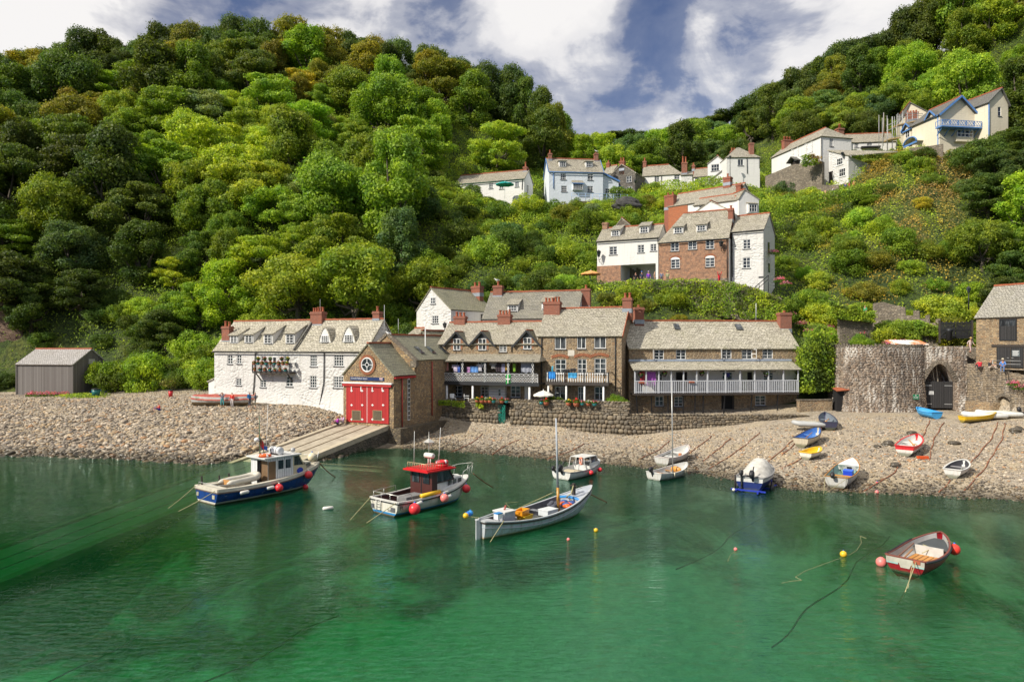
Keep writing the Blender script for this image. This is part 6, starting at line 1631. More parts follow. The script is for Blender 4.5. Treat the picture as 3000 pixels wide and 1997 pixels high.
# trees, shrubs and undergrowth
def m_leaf(src):
 def fn(g):
  if src=='object':col=g.n('ShaderNodeObjectInfo').outputs['Color']
  else:col=g.n('ShaderNodeVertexColor',layer_name='tint').outputs[0]
  isl=g.n('ShaderNodeNewGeometry').outputs['Random Per Island']
  o=g.ob()
  k=g.ramp(isl,[(0,(.62,.66,.60)),(.5,(1,1,1)),(.85,(1.35,1.30,1.05)),(1,(1.75,1.6,1.1))])
  c=g.mix(1.0,col,k,'MULTIPLY')
  warm=g.ramp(g.noise(o,.55,4),[(.34,(.72,.86,1.05)),(.66,(1.32,1.16,.75))])
  c=g.mix(1.0,c,warm,'MULTIPLY')
  d=g.n('ShaderNodeBsdfPrincipled',{'Base Color':c,'Roughness':.55,'Specular IOR Level':.25}).outputs[0]
  t=g.n('ShaderNodeBsdfTranslucent',{'Color':g.mix(1.0,c,(1.35,1.45,.6),'MULTIPLY')}).outputs[0]
  g.out(g.n('ShaderNodeMixShader',{0:.38,1:d,2:t}).outputs[0])
 return fn
LEAF=mat('leaf',m_leaf('object'));LEAFV=mat('undergrowth_leaf',m_leaf('attr'))
def m_bark(g):
 o=g.ob();n=g.noise(g.mapv(o,(3,3,.7)),3,5,.7)
 g.out(g.pbr(g.ramp(n,[(.3,(.05,.04,.03)),(.7,(.16,.13,.10))]),.9,g.bump(n,.06,1.0)))
BARK=mat('bark',m_bark)
def leaf_quads(p,n,s,rg,droop=.25):
 k=len(p)
 a=rg.standard_normal((k,3));t=a-n*(a*n).sum(1,keepdims=True);t/=np.linalg.norm(t,axis=1,keepdims=True)+1e-9
 b=np.cross(n,t);s=s[:,None]
 v=np.stack([p-t*s,p+b*s*.62+n*s*.12,p+t*s-n*s*droop,p-b*s*.62+n*s*.12],1).reshape(-1,3)
 return v,np.arange(4*k).reshape(-1,4)
def lobes_for(kind,rg,R,Hc):
 L=[]
 if kind=='umbrella':
  for i in range(9):
   a=rg.uniform(0,6.28);r=R*rg.uniform(.1,.75);L.append((r*math.cos(a),r*math.sin(a),Hc*(.2+rg.uniform(-.15,.25)),R*rg.uniform(.28,.42),.45))
 elif kind=='tall':
  for i in range(30):
   h=rg.uniform(-.8,1);a=rg.uniform(0,6.28);r=R*.62*math.sqrt(max(.05,1-h*h*.9))*rg.uniform(.5,1.1);L.append((r*math.cos(a),r*math.sin(a),h*Hc,R*rg.uniform(.17,.36),.85))
 elif kind=='layer':
  for i in range(40):
   h=rg.uniform(-.85,.95);a=rg.uniform(0,6.28);r=R*math.sqrt(max(.05,1-h*h))*rg.uniform(.45,1.0);L.append((r*math.cos(a),r*math.sin(a),h*Hc,R*rg.uniform(.16,.32),.45))
 else:
  for i in range(38):
   h=rg.uniform(-.65,.95);a=rg.uniform(0,6.28);r=R*.78*math.sqrt(max(.08,1-h*h))*rg.uniform(.55,1.1);L.append((r*math.cos(a),r*math.sin(a),h*Hc,R*rg.uniform(.15,.36),.8))
 return L
def crown_mesh(name,kind,seed,R,Hc,zc,n,leaf):
 rg=np.random.default_rng(seed)
 L=np.array(lobes_for(kind,rg,R,Hc))
 w=L[:,3]**2;w/=w.sum()
 i=rg.choice(len(L),int(n*1.9),p=w)
 d=rg.standard_normal((len(i),3));d[:,2]=d[:,2]*.9+.28;d/=np.linalg.norm(d,axis=1,keepdims=True)
 rad=L[i,3]*(1-rg.standard_normal(len(i))*.17)*(1+.16*np.sin(d[:,0]*7+i)*np.cos(d[:,1]*6-i*2))
 p=L[i,:3]+d*rad[:,None]*np.stack([np.ones(len(i)),np.ones(len(i)),L[i,4]],1)
 keep=np.ones(len(p),bool)
 for j in range(len(L)):
  q=(p-L[j,:3])/np.array([1,1,L[j,4]]);keep&=~((np.linalg.norm(q,axis=1)<L[j,3]*.66)&(i!=j))
 p,d=p[keep][:n],d[keep][:n]
 nrm=d+.55*rg.standard_normal(d.shape);nrm/=np.linalg.norm(nrm,axis=1,keepdims=True)
 v,q=leaf_quads(p+(0,0,zc),nrm,leaf*rg.uniform(.65,1.35,len(p)),rg)
 return npmesh(name,v,q,LEAF),L
def trunk_mesh(name,L,zc,R,seed,base=-2.5,r0=.42):
 rg=random.Random(seed);m=MB()
 fork=zc*.5
 m.tube([(0,0,base),(.05,.05,0),(.12*rg.uniform(-1,1),.1,fork*.6),(.2*rg.uniform(-1,1),0,fork)],[r0*1.3,r0,r0*.8,r0*.66],7,cap=False)
 for(x,y,z,r,_)in L[:9]:
  q=Vector((x,y,z+zc))*.94;s=Vector((0,0,fork*.95))
  mid=s.lerp(q,.5)+Vector((rg.uniform(-.4,.4),rg.uniform(-.4,.4),-.5-.1*R))
  m.tube([s,mid,q],[r0*.55,r0*.34,r0*.12],5,cap=False)
 return m.mesh(name,BARK)
PROTO={}
def proto(kind,seed,R,Hc,zc,n,leaf,r0=.42):
 c,L=crown_mesh('crown',kind,seed,R,Hc,zc,n,leaf)
 PROTO.setdefault(kind,[]).append((c,trunk_mesh('trunk',L,zc,R,seed,r0=r0),R,zc+Hc))
for sd in(1,2,3,13):proto('round',sd,5,3.7,4.6,21000,.155)
for sd in(4,5):proto('tall',sd,4.3,4.8,5.6,18000,.15)
for sd in(6,7):proto('layer',sd,5,3.9,4.5,21000,.15)
for sd in(8,9):proto('umbrella',sd,4.2,2.2,9.5,8000,.15)
for sd in(10,11,12):proto('bush',sd,2.2,1.25,.9,7000,.085,.12)
PAL={'dark':(.105,.155,.030),'deep':(.075,.112,.025),'olive':(.215,.215,.034),'mid':(.190,.270,.034),'bright':(.255,.365,.042),'lime':(.335,.43,.050),'yellow':(.38,.37,.05),'bluegreen':(.120,.190,.065),'grey':(.26,.30,.14),'russet':(.22,.15,.07)}
ADJ={'dark':'dark green','deep':'blackish green','olive':'olive','mid':'mid green','bright':'bright green','lime':'lime green','yellow':'yellow green','bluegreen':'blue green','grey':'silvery green','russet':'russet'}
SKY=[(-300,190),(0,170),(130,150),(290,105),(400,130),(500,85),(640,75),(870,72),(1000,108),(1100,125),(1280,150),(1400,205),(1500,212),(1560,262),(1650,335),(1700,395),(1900,385),(1990,365),(2090,320),(2200,290),(2290,225),(2400,185),(2500,130),(2640,100),(2700,40),(2760,-20),(3300,-200)]
def sky_y(px):return float(np.interp(px,[a for a,b in SKY],[b for a,b in SKY]))
def palette(px,py,rg):
 """foliage colours over the slopes, with lower-left shade put into darker greens"""
 below=py-sky_y(px)
 def pick(**k):
  n=list(k);w=np.array([k[a]for a in n],float);return n[rg.choice(len(n),p=w/w.sum())]
 if px>2860 and py>420:return pick(dark=4,deep=2,mid=2,bright=1)
 if px>2250 and py>560:return pick(bright=4,lime=2.5,mid=4,yellow=.9,olive=2,dark=1.2)
 if px>2560 and py<340:return pick(bright=4,mid=3,lime=1.5,dark=1.2,olive=1)
 if px>2280:return pick(mid=3,dark=3.5,bluegreen=2,olive=1,bright=.8)
 if px>1640 and py<520:return pick(mid=3,bluegreen=3,dark=2,bright=1.6,lime=.5)
 if px>1640:return pick(bright=3,mid=3,lime=1.5,olive=1.5,dark=1,grey=.5)
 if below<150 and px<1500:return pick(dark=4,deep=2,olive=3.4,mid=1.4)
 if px<330 and py>560:return pick(dark=4,deep=4,mid=2,bluegreen=1.2)  # lower-left shade painted in as darker foliage
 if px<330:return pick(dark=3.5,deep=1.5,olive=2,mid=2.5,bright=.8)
 if below<260:return pick(olive=3,mid=3,dark=2.2,yellow=.25,bright=1.4)
 if 330<px<1050 and py<620:return pick(bright=4,lime=3,mid=2.4,dark=.8,grey=.5)
 if 1150<px<1720 and py>610:return pick(dark=3.4,mid=3,bluegreen=2,bright=1)
 if 780<px<1180 and py>680:return pick(lime=4,bright=3,mid=1.4)
 if px<700:return pick(mid=3,dark=2.5,bright=2.2,grey=1,lime=.6)
 return pick(bright=3,mid=3.2,lime=1.5,dark=1.6,olive=.8)
VIS=[(1330,1560,560,126),(1605,1850,577,124),(1850,1885,568,130),(1880,2035,556,132),(2035,2078,545,135),(2078,2128,516,133),(2126,2238,505,130),(2240,2412,548,121),(2405,2500,566,119),(2490,2645,440,130),(2640,2765,430,117),(2760,2890,408,117),(2885,2950,375,116),(1745,1822,824,98),(1820,1960,820,94),(1955,2135,832,92),(2130,2248,836,90),(1940,2235,622,101),(1935,1965,655,105),(620,1160,1205,74),(1160,1290,1200,75),(1215,1425,1000,84),(1405,1730,1000,83),(1280,1850,1185,74),(1835,2345,1220,72),(2345,2432,1180,75),(2430,2835,1215,73),(2555,2760,940,82),(2752,2856,990,79),(2850,3080,1085,67),(45,300,1150,88),(-40,78,1085,101),(2430,2560,915,84)]
def house_clear(x,y,mrg):
 for k in KEEP:
  fc,L,D=k[3],k[4],k[5]
  dx,dy=x-fc.O.x,y-fc.O.y
  a,b=dx*fc.u.x+dy*fc.u.y,dx*fc.v.x+dy*fc.v.y
  if-mrg<a<L+mrg and-mrg<b<D+mrg:return False
 return True
def top_limit(px,d,rpx):
 """lowest picture row the top of a plant here may reach"""
 lim=-1e9
 for a,b,y,dd in VIS:
  if d<dd and px+rpx>a and px-rpx<b:lim=max(lim,y)
 return lim
PLANTS=[]
def to_px(x,y,z):return CX+x/y*F,HY-(z-EYE)/y*F
def place(kind,x,y,sc,col,sq=1.0,rg=RNG,z=None,name=None,rough=None):
 c,t,R,Hh=PROTO[kind][int(rg.integers(len(PROTO[kind])))]
 z=gz(x,y)if z is None else z
 nm=name or{'umbrella':'pine_tree','bush':'shrub'}.get(kind,'broadleaf_tree')
 root=bpy.data.objects.new(nm,None);COL.objects.link(root)
 root.location=(x,y,z-.25);root.rotation_euler=(0,0,rg.uniform(0,6.28));root.scale=(sc,sc,sc*sq)
 cr=bpy.data.objects.new('crown',c);COL.objects.link(cr);cr.parent=root
 tr=bpy.data.objects.new('trunk' if kind!='bush' else 'stem',t);COL.objects.link(tr);tr.parent=root
 k=PAL[col];j=rg.uniform(.8,1.22);cr.color=(k[0]*j*rg.uniform(.88,1.14),k[1]*j,k[2]*j*rg.uniform(.8,1.2),1)
 px,py=to_px(x,y,z+Hh*sc*sq*.65)
 PLANTS.append((root,kind,col,sc,sq,px,py,y))
 return root
rgt=np.random.default_rng(5)
pos=[]
def sample(n,pxr,dr,zone,rmin,rmax,kinds,want,hcap=None,sparse=1.0):
 got=0
 for _ in range(n):
  if got>=want:break
  px,d=rgt.uniform(*pxr),math.sqrt(rgt.uniform(dr[0]**2,dr[1]**2))
  x=(px-CX)/F*d;y=d
  z=gz(x,y);_,py=to_px(x,y,z)
  if not zone(px,py,d):continue
  r=rgt.uniform(rmin,rmax)
  if not house_clear(x,y,r*.75+.3):continue
  if any((x-a)**2+(y-b)**2<((r+c)*.56*sparse)**2 for a,b,c in pos):continue
  kind=kinds[int(rgt.integers(len(kinds)))]
  R0,H0=PROTO[kind][0][2],PROTO[kind][0][3]
  sc=r/R0;sq=rgt.uniform(.85,1.15)
  lim=max(top_limit(px,d,r/d*F*.9),sky_y(px)+4)
  _,pyt=to_px(x,y,z+H0*sc*sq)
  if pyt<lim+3:
   hmax=((HY-lim)/F*d+EYE)-z-.3
   if hmax<H0*sc*.45:continue
   sq=hmax/(H0*sc)
  pos.append((x,y,r));got+=1
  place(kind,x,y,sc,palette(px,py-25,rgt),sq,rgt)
 return got
def z_forest(px,py,d):
 if px<1240:return d>96+(0 if px>500 else 2)
 if px<1650:return d>133
 if px<2250:return d>139
 if px<2620:return d>134
 return d>133 or(px>2870 and d>96)
nsk=0
for px,py,d,r,kind,col in[(0,165,172,5,'round','dark'),(70,160,172,5,'round','dark'),(130,150,172,4.5,'round','deep'),(190,130,172,4.5,'round','dark'),(250,108,172,5.5,'round','deep'),(300,100,172,5.5,'tall','deep'),(355,132,172,4.5,'round','dark'),(420,128,172,5,'round','bluegreen'),(490,82,172,6,'round','deep'),(560,82,172,5.5,'round','olive'),(620,90,172,5,'round','dark'),(690,72,172,5.5,'round','deep'),(770,82,172,6,'round','dark'),(860,70,172,6.5,'round','olive'),(960,98,172,6.5,'round','olive'),(1040,112,172,5.5,'round','dark'),(1100,122,172,5,'round','olive'),(1170,132,172,5,'round','dark'),(1260,148,170,5.5,'round','dark'),(1340,182,170,5,'round','dark'),(1420,200,168,5,'round','deep'),(1490,208,168,5.5,'round','deep'),(1545,240,164,4.2,'tall','dark'),(1580,270,160,4.5,'tall','dark'),(1625,310,156,4.2,'tall','olive'),(1690,400,200,5,'round','olive'),(1745,395,204,4.5,'round','bright'),(1800,378,204,4.3,'umbrella','deep'),(1850,382,205,4.3,'umbrella','deep'),(1940,378,204,3.6,'umbrella','deep'),(1975,372,203,3.4,'umbrella','dark'),(2025,348,200,5,'umbrella','deep'),(2065,338,199,4.2,'umbrella','dark'),(2100,330,196,5,'umbrella','dark'),(2150,315,194,5,'umbrella','deep'),(2200,290,190,5,'round','deep'),(2245,265,187,5,'round','dark'),(2290,235,185,5,'umbrella','deep'),(2345,205,181,6,'round','deep'),(2410,172,178,5.5,'tall','dark'),(2470,135,175,6,'round','deep'),(2540,118,172,6.5,'round','deep'),(2610,108,170,6,'round','dark'),(2670,45,165,6.5,'round','deep'),(2730,5,162,6.5,'round','dark'),(2800,-40,160,6.5,'round','bright')]:
 x=(px-CX)/F*d
 R0,H0=PROTO[kind][0][2],PROTO[kind][0][3];sc=r/R0;z=gz(x,d);ztop=EYE-(py-HY)/F*d
 sq=(ztop-z)/(H0*sc)
 z0=z
 if sq<.75:z0=ztop-H0*sc*.8;sq=.8
 if sq>1.5:z0=ztop-H0*sc*1.5;sq=1.5
 pos.append((x,d,r));place(kind,x,d,sc,col,sq,rgt,z=min(z0,z)if sq<1.5 else z)
 nsk+=1
a1=sample(9000,(-160,1300),(97,171),z_forest,3.0,7.4,['round','round','tall','layer','layer'],160,sparse=.84)
a5=sample(4000,(2330,2720),(134,172),lambda px,py,d:True,3.2,5.2,['round','tall','layer'],24,sparse=.85)
a2=sample(6000,(1250,2650),(128,204),z_forest,3.4,5.8,['round','tall','layer','round'],46)
a4=sample(4000,(2830,3200),(84,112),lambda px,py,d:True,2.8,4.2,['round','layer'],13,sparse=.9)
a3=sample(5000,(2600,3250),(96,172),z_forest,3.4,6.2,['round','round','layer','tall'],40,sparse=.9)
def z_bank(px,py,d):
 if px<320:return d>94.5 and d<113
 if px<1250:return(89 if px>900 else 93)<d<106
 if px<1740:return 88.5<d<131
 if px<2250:return(86<d<94.5)or(103<d<133)
 return d>80.5 and d<134
b1=sample(7000,(-120,1300),(88,106),z_bank,1.8,3.4,['bush'],95,sparse=.8)
b2=sample(9000,(1240,1760),(88,131),z_bank,1.3,3.4,['bush'],72,sparse=.95)
b3=sample(9000,(1740,2260),(84,133),z_bank,1.0,2.6,['bush'],58,sparse=.95)
b4=sample(9000,(2240,3150),(80,133),z_bank,1.2,3.2,['bush'],74,sparse=1.1)
for k in range(15):
 px=300+23*k+rgt.uniform(-12,12);d=92.3+rgt.uniform(0,3.4);x=(px-CX)/F*d;q_=rgt.uniform(.8,1.75);pos.append((x,d,2.2*q_*.8));place('bush',x,d,q_,('mid','bright','grey','dark','bright','mid','lime')[k%7],rgt.uniform(.8,1.35),rgt)
print('plants',nsk,a1,a2,a3,b1,b2,b3,b4)
rgu=np.random.default_rng(21)
N=640000
px=rgu.uniform(-250,3250,N);d=np.sqrt(rgu.uniform(84**2,190**2,N)*.35+rgu.uniform(80**2,150**2,N)*.65)
ok=d>np.interp(px,[a for a,b in FOOT],[b for a,b in FOOT])+.5
bare=(px<70)&(d<112)
ok&=~(bare&(rgu.uniform(size=N)<.8))
x=(px-CX)/F*d;y=d
for k in KEEP:
 fc,L,D=k[3],k[4],k[5]
 a,b=(x-fc.O.x)*fc.u.x+(y-fc.O.y)*fc.u.y,(x-fc.O.x)*fc.v.x+(y-fc.O.y)*fc.v.y
 ok&=~((a>-.5)&(a<L+.5)&(b>-1.2)&(b<D+.3))
sx,sy=np.array([p[0]for p in street]),np.array([p[1]for p in street])
for a,b in zip(street,street[1:]):
 for t in np.linspace(0,1,6):
  ok&=((x-a[0]*(1-t)-b[0]*t)**2+(y-a[1]*(1-t)-b[1]*t)**2)>2.1**2
px,d,x,y=px[ok],d[ok],x[ok],y[ok]
N=len(px);z=ground(x,y)
lump=(smooth_noise(x,y,2.6,5)*.9+.9*np.clip((x<-12)*(y-96)/8,0,1))+smooth_noise(x,y,1.1,6)*.5
hgt=rgu.uniform(0,1,N)**.7*(.3+lump*1.5)
p=np.stack([x,y,z+hgt],1)
nrm=rgu.standard_normal((N,3))*.6+np.array([0,-.55,.75]);nrm/=np.linalg.norm(nrm,axis=1,keepdims=True)
v,q=leaf_quads(p,nrm,rgu.uniform(.07,.18,N),rgu,.4)
me=npmesh('undergrowth',v,q,LEAFV)
t1,t2=smooth_noise(x,y,7,8),smooth_noise(x,y,3,9)
base=np.where((t1<.42)[:,None],np.array(PAL['mid']),np.where((t1<.62)[:,None],np.array(PAL['bright']),np.array(PAL['lime'])))
right=np.clip((px-2280)/200,0,1)*np.clip((d-84)/5,0,1)*np.clip((130-d)/8,0,1)*np.clip((2900-px)/120,0,1)
golden=(right*(t2>.52)*(t1>.35))[:,None]*.85
base=base*(1-golden)+np.array([.36,.25,.07])*golden
straw=(np.clip(1-np.hypot((px-2740)/210,(d-109)/9),0,1)**.5*(t2>.25))[:,None]*.95
base=base*(1-straw)+np.array([.42,.29,.13])*straw
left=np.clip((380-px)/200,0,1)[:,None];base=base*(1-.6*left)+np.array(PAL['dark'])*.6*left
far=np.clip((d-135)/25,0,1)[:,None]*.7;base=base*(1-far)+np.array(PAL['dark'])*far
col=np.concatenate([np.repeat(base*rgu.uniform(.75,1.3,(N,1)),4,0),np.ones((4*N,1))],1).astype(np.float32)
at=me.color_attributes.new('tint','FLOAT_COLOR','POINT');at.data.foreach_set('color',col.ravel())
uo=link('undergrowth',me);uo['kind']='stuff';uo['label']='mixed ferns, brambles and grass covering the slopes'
# boats
def m_hull(name,top,stripe=None,bottom=None,zs=.12,zb=.03,wear=.45,clinker=0.0,rough=.35,band=None,zband=9,seed=0):
 def fn(g):
  o=g.ob();z=g.sep(o)[2]
  n=g.noise(g.mapv(o,(1,1,1),(seed,0,0)),3.2,6,.68)
  c=top
  if band:c=g.mix(g.math('GREATER_THAN',z,zband),c,band)
  if wear:
   chips=g.ramp(g.noise(g.mapv(o,(1,1,1.6),(seed+3,2,0)),1.9,8,.72),[(.62,0),(.66,wear)])
   c=g.mix(chips,c,(.55,.56,.56))
   st=g.ramp(g.noise(g.mapv(o,(2.2,2.2,.3)),2.4,5,.65),[(.46,0),(.72,min(1,wear*1.6))])
   c=g.mix(st,c,g.mix(1.0,c,(.62,.48,.34),'MULTIPLY'))
  if stripe:c=g.mix(g.math('LESS_THAN',z,zs),c,stripe)
  if bottom:c=g.mix(g.math('LESS_THAN',z,zb),c,bottom)
  scum=g.ramp(g.math('MULTIPLY_ADD',n,.3,z),[(.14,.75),(.30,0)])
  c=g.mix(scum,c,(.10,.11,.05))
  h=n
  if clinker:h=g.math('MULTIPLY_ADD',g.math('FRACT',g.math('DIVIDE',z,clinker)),2.0,n)
  g.out(g.pbr(c,rough,g.bump(h,.02,.8)))
 return mat(name,fn)
W8=(.74,.74,.71)
class Boat:
 def __init__(s,name,label,cat,x,y,hd,L,B,st,bw,draft=.35,transom=.78,mid=None,z=0.0,beached=False,group=None,roll=0.0,full=2.6,wmax=.42,sink=0.0):
  s.L,s.B,s.st,s.bw,s.draft,s.tr,s.full,s.wmax=L,B,st,bw,draft,transom,full,wmax
  s.mid=mid if mid is not None else min(st,bw)*.9
  a=R_(hd);u=Vector((math.cos(a),math.sin(a),0))
  M=Matrix.Rotation(a,4,'Z')
  if beached:
   p0=Vector((x,y,gz(x,y)));q=p0+u*L*.75;q.z=gz(q.x,q.y)
   t=(q-p0).normalized();n=Vector((-math.sin(a),math.cos(a),0));up=t.cross(n).normalized()
   M=Matrix((t,n,up)).transposed().to_4x4();z=p0.z+draft*.93-sink
  s.mx=Matrix.Translation((x,y,z))@M@Matrix.Rotation(R_(roll),4,'X')
  s.root=thing(name,label,cat,mx=s.mx,group=group)
 def b(s,t):
  if t<s.wmax:k=s.tr+(1-s.tr)*math.sin(math.pi/2*t/s.wmax)
  else:k=max(0.0,1-((t-s.wmax)/(1-s.wmax))**s.full)**.8
  return s.B/2*k
 def sheer(s,t):
  a=2*(s.st+s.bw-2*s.mid);b_=s.bw-s.st-a
  return s.st+b_*t+a*t*t
 def keel(s,t):return-s.draft+(s.draft+s.bw*.72)*max(0,(t-.72)/.28)**2.4
 def sec(s,t,v,off=0.0):
  v=min(max(v,0.0),1.0);k,sh=s.keel(t),s.sheer(t)
  y=max(s.b(t)-off,.0)*(1-(1-v)**2.3)**.62
  return y,k+(sh-k)*v
 def hull(s,m,n=26,nv=10,tname='hull'):
  mb=MB();port,star=[],[]
  for i in range(n+1):
   t=i/n
   r=[s.sec(t,j/nv)for j in range(nv+1)]
   x=s.L*t
   star.append([(x+(.10*s.L*(z/max(s.bw,.1))*max(0,t-.8)*1.2),-y,z)for y,z in r])
   port.append([(x+(.10*s.L*(z/max(s.bw,.1))*max(0,t-.8)*1.2),y,z)for y,z in r])
  mb.grid(star);mb.grid(port)
  a,b=star[0],port[0]
  mb.poly(a[::-1]+b[1:])
  return mb.build(tname,m,s.root)
 def rim(s,m,w=.09,h=.06,dz=0.0,name='gunwale',out=.0):
  mb=MB()
  for sg in(-1,1):
   pts=[]
   for i in range(25):
    t=i/24;z=s.sheer(t)+dz;x=s.L*t+.10*s.L*(s.sheer(t)/max(s.bw,.1))*max(0,t-.8)*1.2
    pts.append((x,sg*(s.b(t)+out),z))
   for p,q in zip(pts,pts[1:]):mb.beam(p,q,w,h)
  mb.beam((0,-s.b(0)-out,s.st+dz),(0,s.b(0)+out,s.st+dz),w,h)
  return mb.build(name,m,s.root)
 def inside(s,m,zf,n=22,off=.05,t1=.97,name='lining'):
  mb=MB();port,star=[],[]
  for i in range(n+1):
   t=.008+(t1-.008)*i/n;x=s.L*t+.10*s.L*(s.sheer(t)/max(s.bw,.1))*max(0,t-.8)*1.0
   k=s.keel(t);sh=s.sheer(t);zb=max(zf,k+.03)
   v0=min(max((zb-k)/max(sh-k,.05),0),.9)
   r=[]
   for j in range(6):
    v=v0+(1-v0)*j/5;y,z=s.sec(t,v,off);r.append((max(y,.004),z))
   star.append([(x,0,zb)]+[(x,-y,z)for y,z in r]);port.append([(x,0,zb)]+[(x,y,z)for y,z in r])
  mb.grid(star);mb.grid(port)
  mb.poly([p for p in star[0]][::-1]+port[0][1:])
  return mb.build(name,m,s.root)
 def deck(s,m,t0,t1,dz=-.05,name='deck',camber=.05):
  mb=MB();rows=[]
  for i in range(13):
   t=t0+(t1-t0)*i/12;x=s.L*t+.10*s.L*(s.sheer(t)/max(s.bw,.1))*max(0,t-.8)*1.2;b=s.b(t)-.01;z=s.sheer(t)+dz
   rows.append([(x,-b,z),(x,-b*.5,z+camber*.75),(x,0,z+camber),(x,b*.5,z+camber*.75),(x,b,z)])
  mb.grid(rows);a=rows[0];mb.poly([*a,(a[-1][0],a[-1][1],a[-1][2]-.35),(a[0][0],a[0][1],a[0][2]-.35)])
  return mb.build(name,m,s.root)
 def thwart(s,m,t,w=.25,dz=-.18,name='thwart'):
  mb=MB();b=s.b(t)-.05;z=s.sheer(t)+dz;mb.box(s.L*t-w/2,s.L*t+w/2,-b,b,z-.035,z);return mb.build(name,m,s.root)
 def part(s,name,m,fn,parent=None):
  mb=MB();fn(mb);return mb.build(name,m,parent or s.root)
 def w(s,x,y,z):return s.mx@Vector((x,y,z))
 def outboard(s,y=0.0,tilt=0.0,k=1.0,cowl=None,x=-.08,z=None):
  z=s.st+.05 if z is None else z
  R=Matrix.Translation((x,y,z))@Matrix.Rotation(R_(-tilt),4,'Y')
  mb=MB();V,Q=ico(2);mb.add(np.sign(V)*np.abs(V)**.6*np.array([.21*k,.125*k,.2*k])+np.array([-.03*k,0,.24*k]),Q.tolist(),0,True)
  o=mb.build('outboard_motor',cowl or BLACK,s.root)
  o.matrix_local=R
  mb=MB();mb.box(-.09*k,.05*k,-.05*k,.05*k,-.75*k,.02);mb.box(-.25*k,.10*k,-.02,.02,-.62*k,-.58*k);mb.tube([(-.2*k,0,-.82*k),(.12*k,0,-.82*k)],[.06*k,.04*k],7);mb.box(-.12*k,.03*k,-.015,.015,-.95*k,-.75*k);mb.build('leg',BLACK,o)
  mb=MB()
  for a in(0,120,240):mb.beam((-.22*k,0,-.82*k),(-.24*k,.13*k*math.cos(R_(a)),-.82*k+.13*k*math.sin(R_(a))),.03,.05)
  mb.build('propeller',IRON,o)
  mb=MB();mb.tube([(.1*k,0,.15*k),(.5*k,0,.25*k)],.03*k,6);mb.build('tiller',BLACK,o)
  return o
def m_plastic(name,col,rough=.35):
 return mat(name,lambda g:g.out(g.pbr(g.mix(g.ramp(g.noise(g.ob(),3,4),[(.45,0),(.75,.35)]),col,tuple(c*.6+.02 for c in col)),rough)))
RED_B=m_plastic('buoy_red',(.75,.035,.045));PINK_B=m_plastic('buoy_pink',(.85,.22,.2));YEL_B=m_plastic('buoy_yellow',(.80,.48,.02));WHT_B=m_plastic('fender_white',(.72,.70,.64));ORG=m_plastic('lifebuoy_orange',(.80,.13,.02));CREAMB=m_plastic('buoy_cream',(.70,.62,.44));BLU_B=m_plastic('float_blue',(.02,.16,.55))
ROPE=mat('rope',lambda g:g.out(g.pbr(g.ramp(g.noise(g.ob(),20,3),[(.3,(.25,.22,.10)),(.7,(.50,.46,.25))]),.9)))
CHAIN=mat('rusty_chain',lambda g:g.out(g.pbr(g.ramp(g.noise(g.ob(),6,4),[(.3,(.16,.055,.03)),(.7,(.38,.15,.07))]),.85,g.bump(g.noise(g.ob(),25,3),.04,1.0))))
def buoy(name,label,c,r,m,cap=BLU_B,group=None,tie=None,cat='buoy'):
 t=thing(name,label,cat,c,0,group)
 mb=MB();mb.lathe((0,0,0),[(r*math.sin(a)*(1 if a<2.4 else .96),-r*math.cos(a))for a in np.linspace(.02,2.75,14)]+[(r*.18,r*1.08)],18);mb.build('ball',m,t)
 mb=MB();mb.lathe((0,0,r*.97),[(r*.26,0),(r*.16,r*.2),(r*.1,r*.32)],8);mb.build('eye',cap,t)
 if tie is not None:
  mb=MB();mb.tube([Vector((0,0,r*1.2)),Vector(tie)-Vector(c)],.014,5);mb.build('lanyard',ROPE,t)
 return t
def fender(label,c,ax,l,r,tie=None,m=WHT_B,group=None):
 t=thing('fender',label,'fender',c,0,group)
 ax=Vector(ax).normalized();mb=MB()
 mb.tube([ax*l*k for k in(-.5,-.46,-.40,.40,.46,.5)],[r*.3,r*.8,r,r,r*.8,r*.3],12);mb.build('body',m,t)
 mb=MB();mb.tube([ax*-l*.58,ax*-l*.48],r*.35,8);mb.tube([ax*l*.48,ax*l*.58],r*.35,8);mb.build('end_cap',BLU_B,t)
 if tie is not None:mb=MB();mb.tube([ax*l*.55,Vector(tie)-Vector(c)],.012,5);mb.build('lanyard',ROPE,t)
 return t
def line(name,label,pts,r,m,cat='rope',sagv=0.0,group=None,n=14):
 pts=[Vector(p)for p in pts];out=[]
 for a,b in zip(pts,pts[1:]):
  for i in range(n):t=i/n;p=a.lerp(b,t);p.z-=sagv*4*t*(1-t);out.append(p)
 out.append(pts[-1]);o0=out[0].copy()
 mb=MB();mb.tube([p-o0 for p in out],r,5)
 o=mb.build(name,m,None,o0);return tag(o,label,cat,group)
def lifebuoy(label,c,ax,R=.34,r=.085,m=ORG,m2=None):
 t=thing('lifebuoy',label,'lifebuoy',c)
 mb=MB();mb.torus((0,0,0),R,r,ax,26,8);mb.build('ring',m,t)
 mb=MB();q=Vector(ax).normalized().to_track_quat('Z','Y')
 for a in(45,135,225,315):
  pts=[q@Vector(((R)*math.cos(R_(a+d)),(R)*math.sin(R_(a+d)),0))for d in(-9,0,9)];mb.tube(pts,r*1.06,8)
 mb.build('band',m2 or WHITE,t);return t
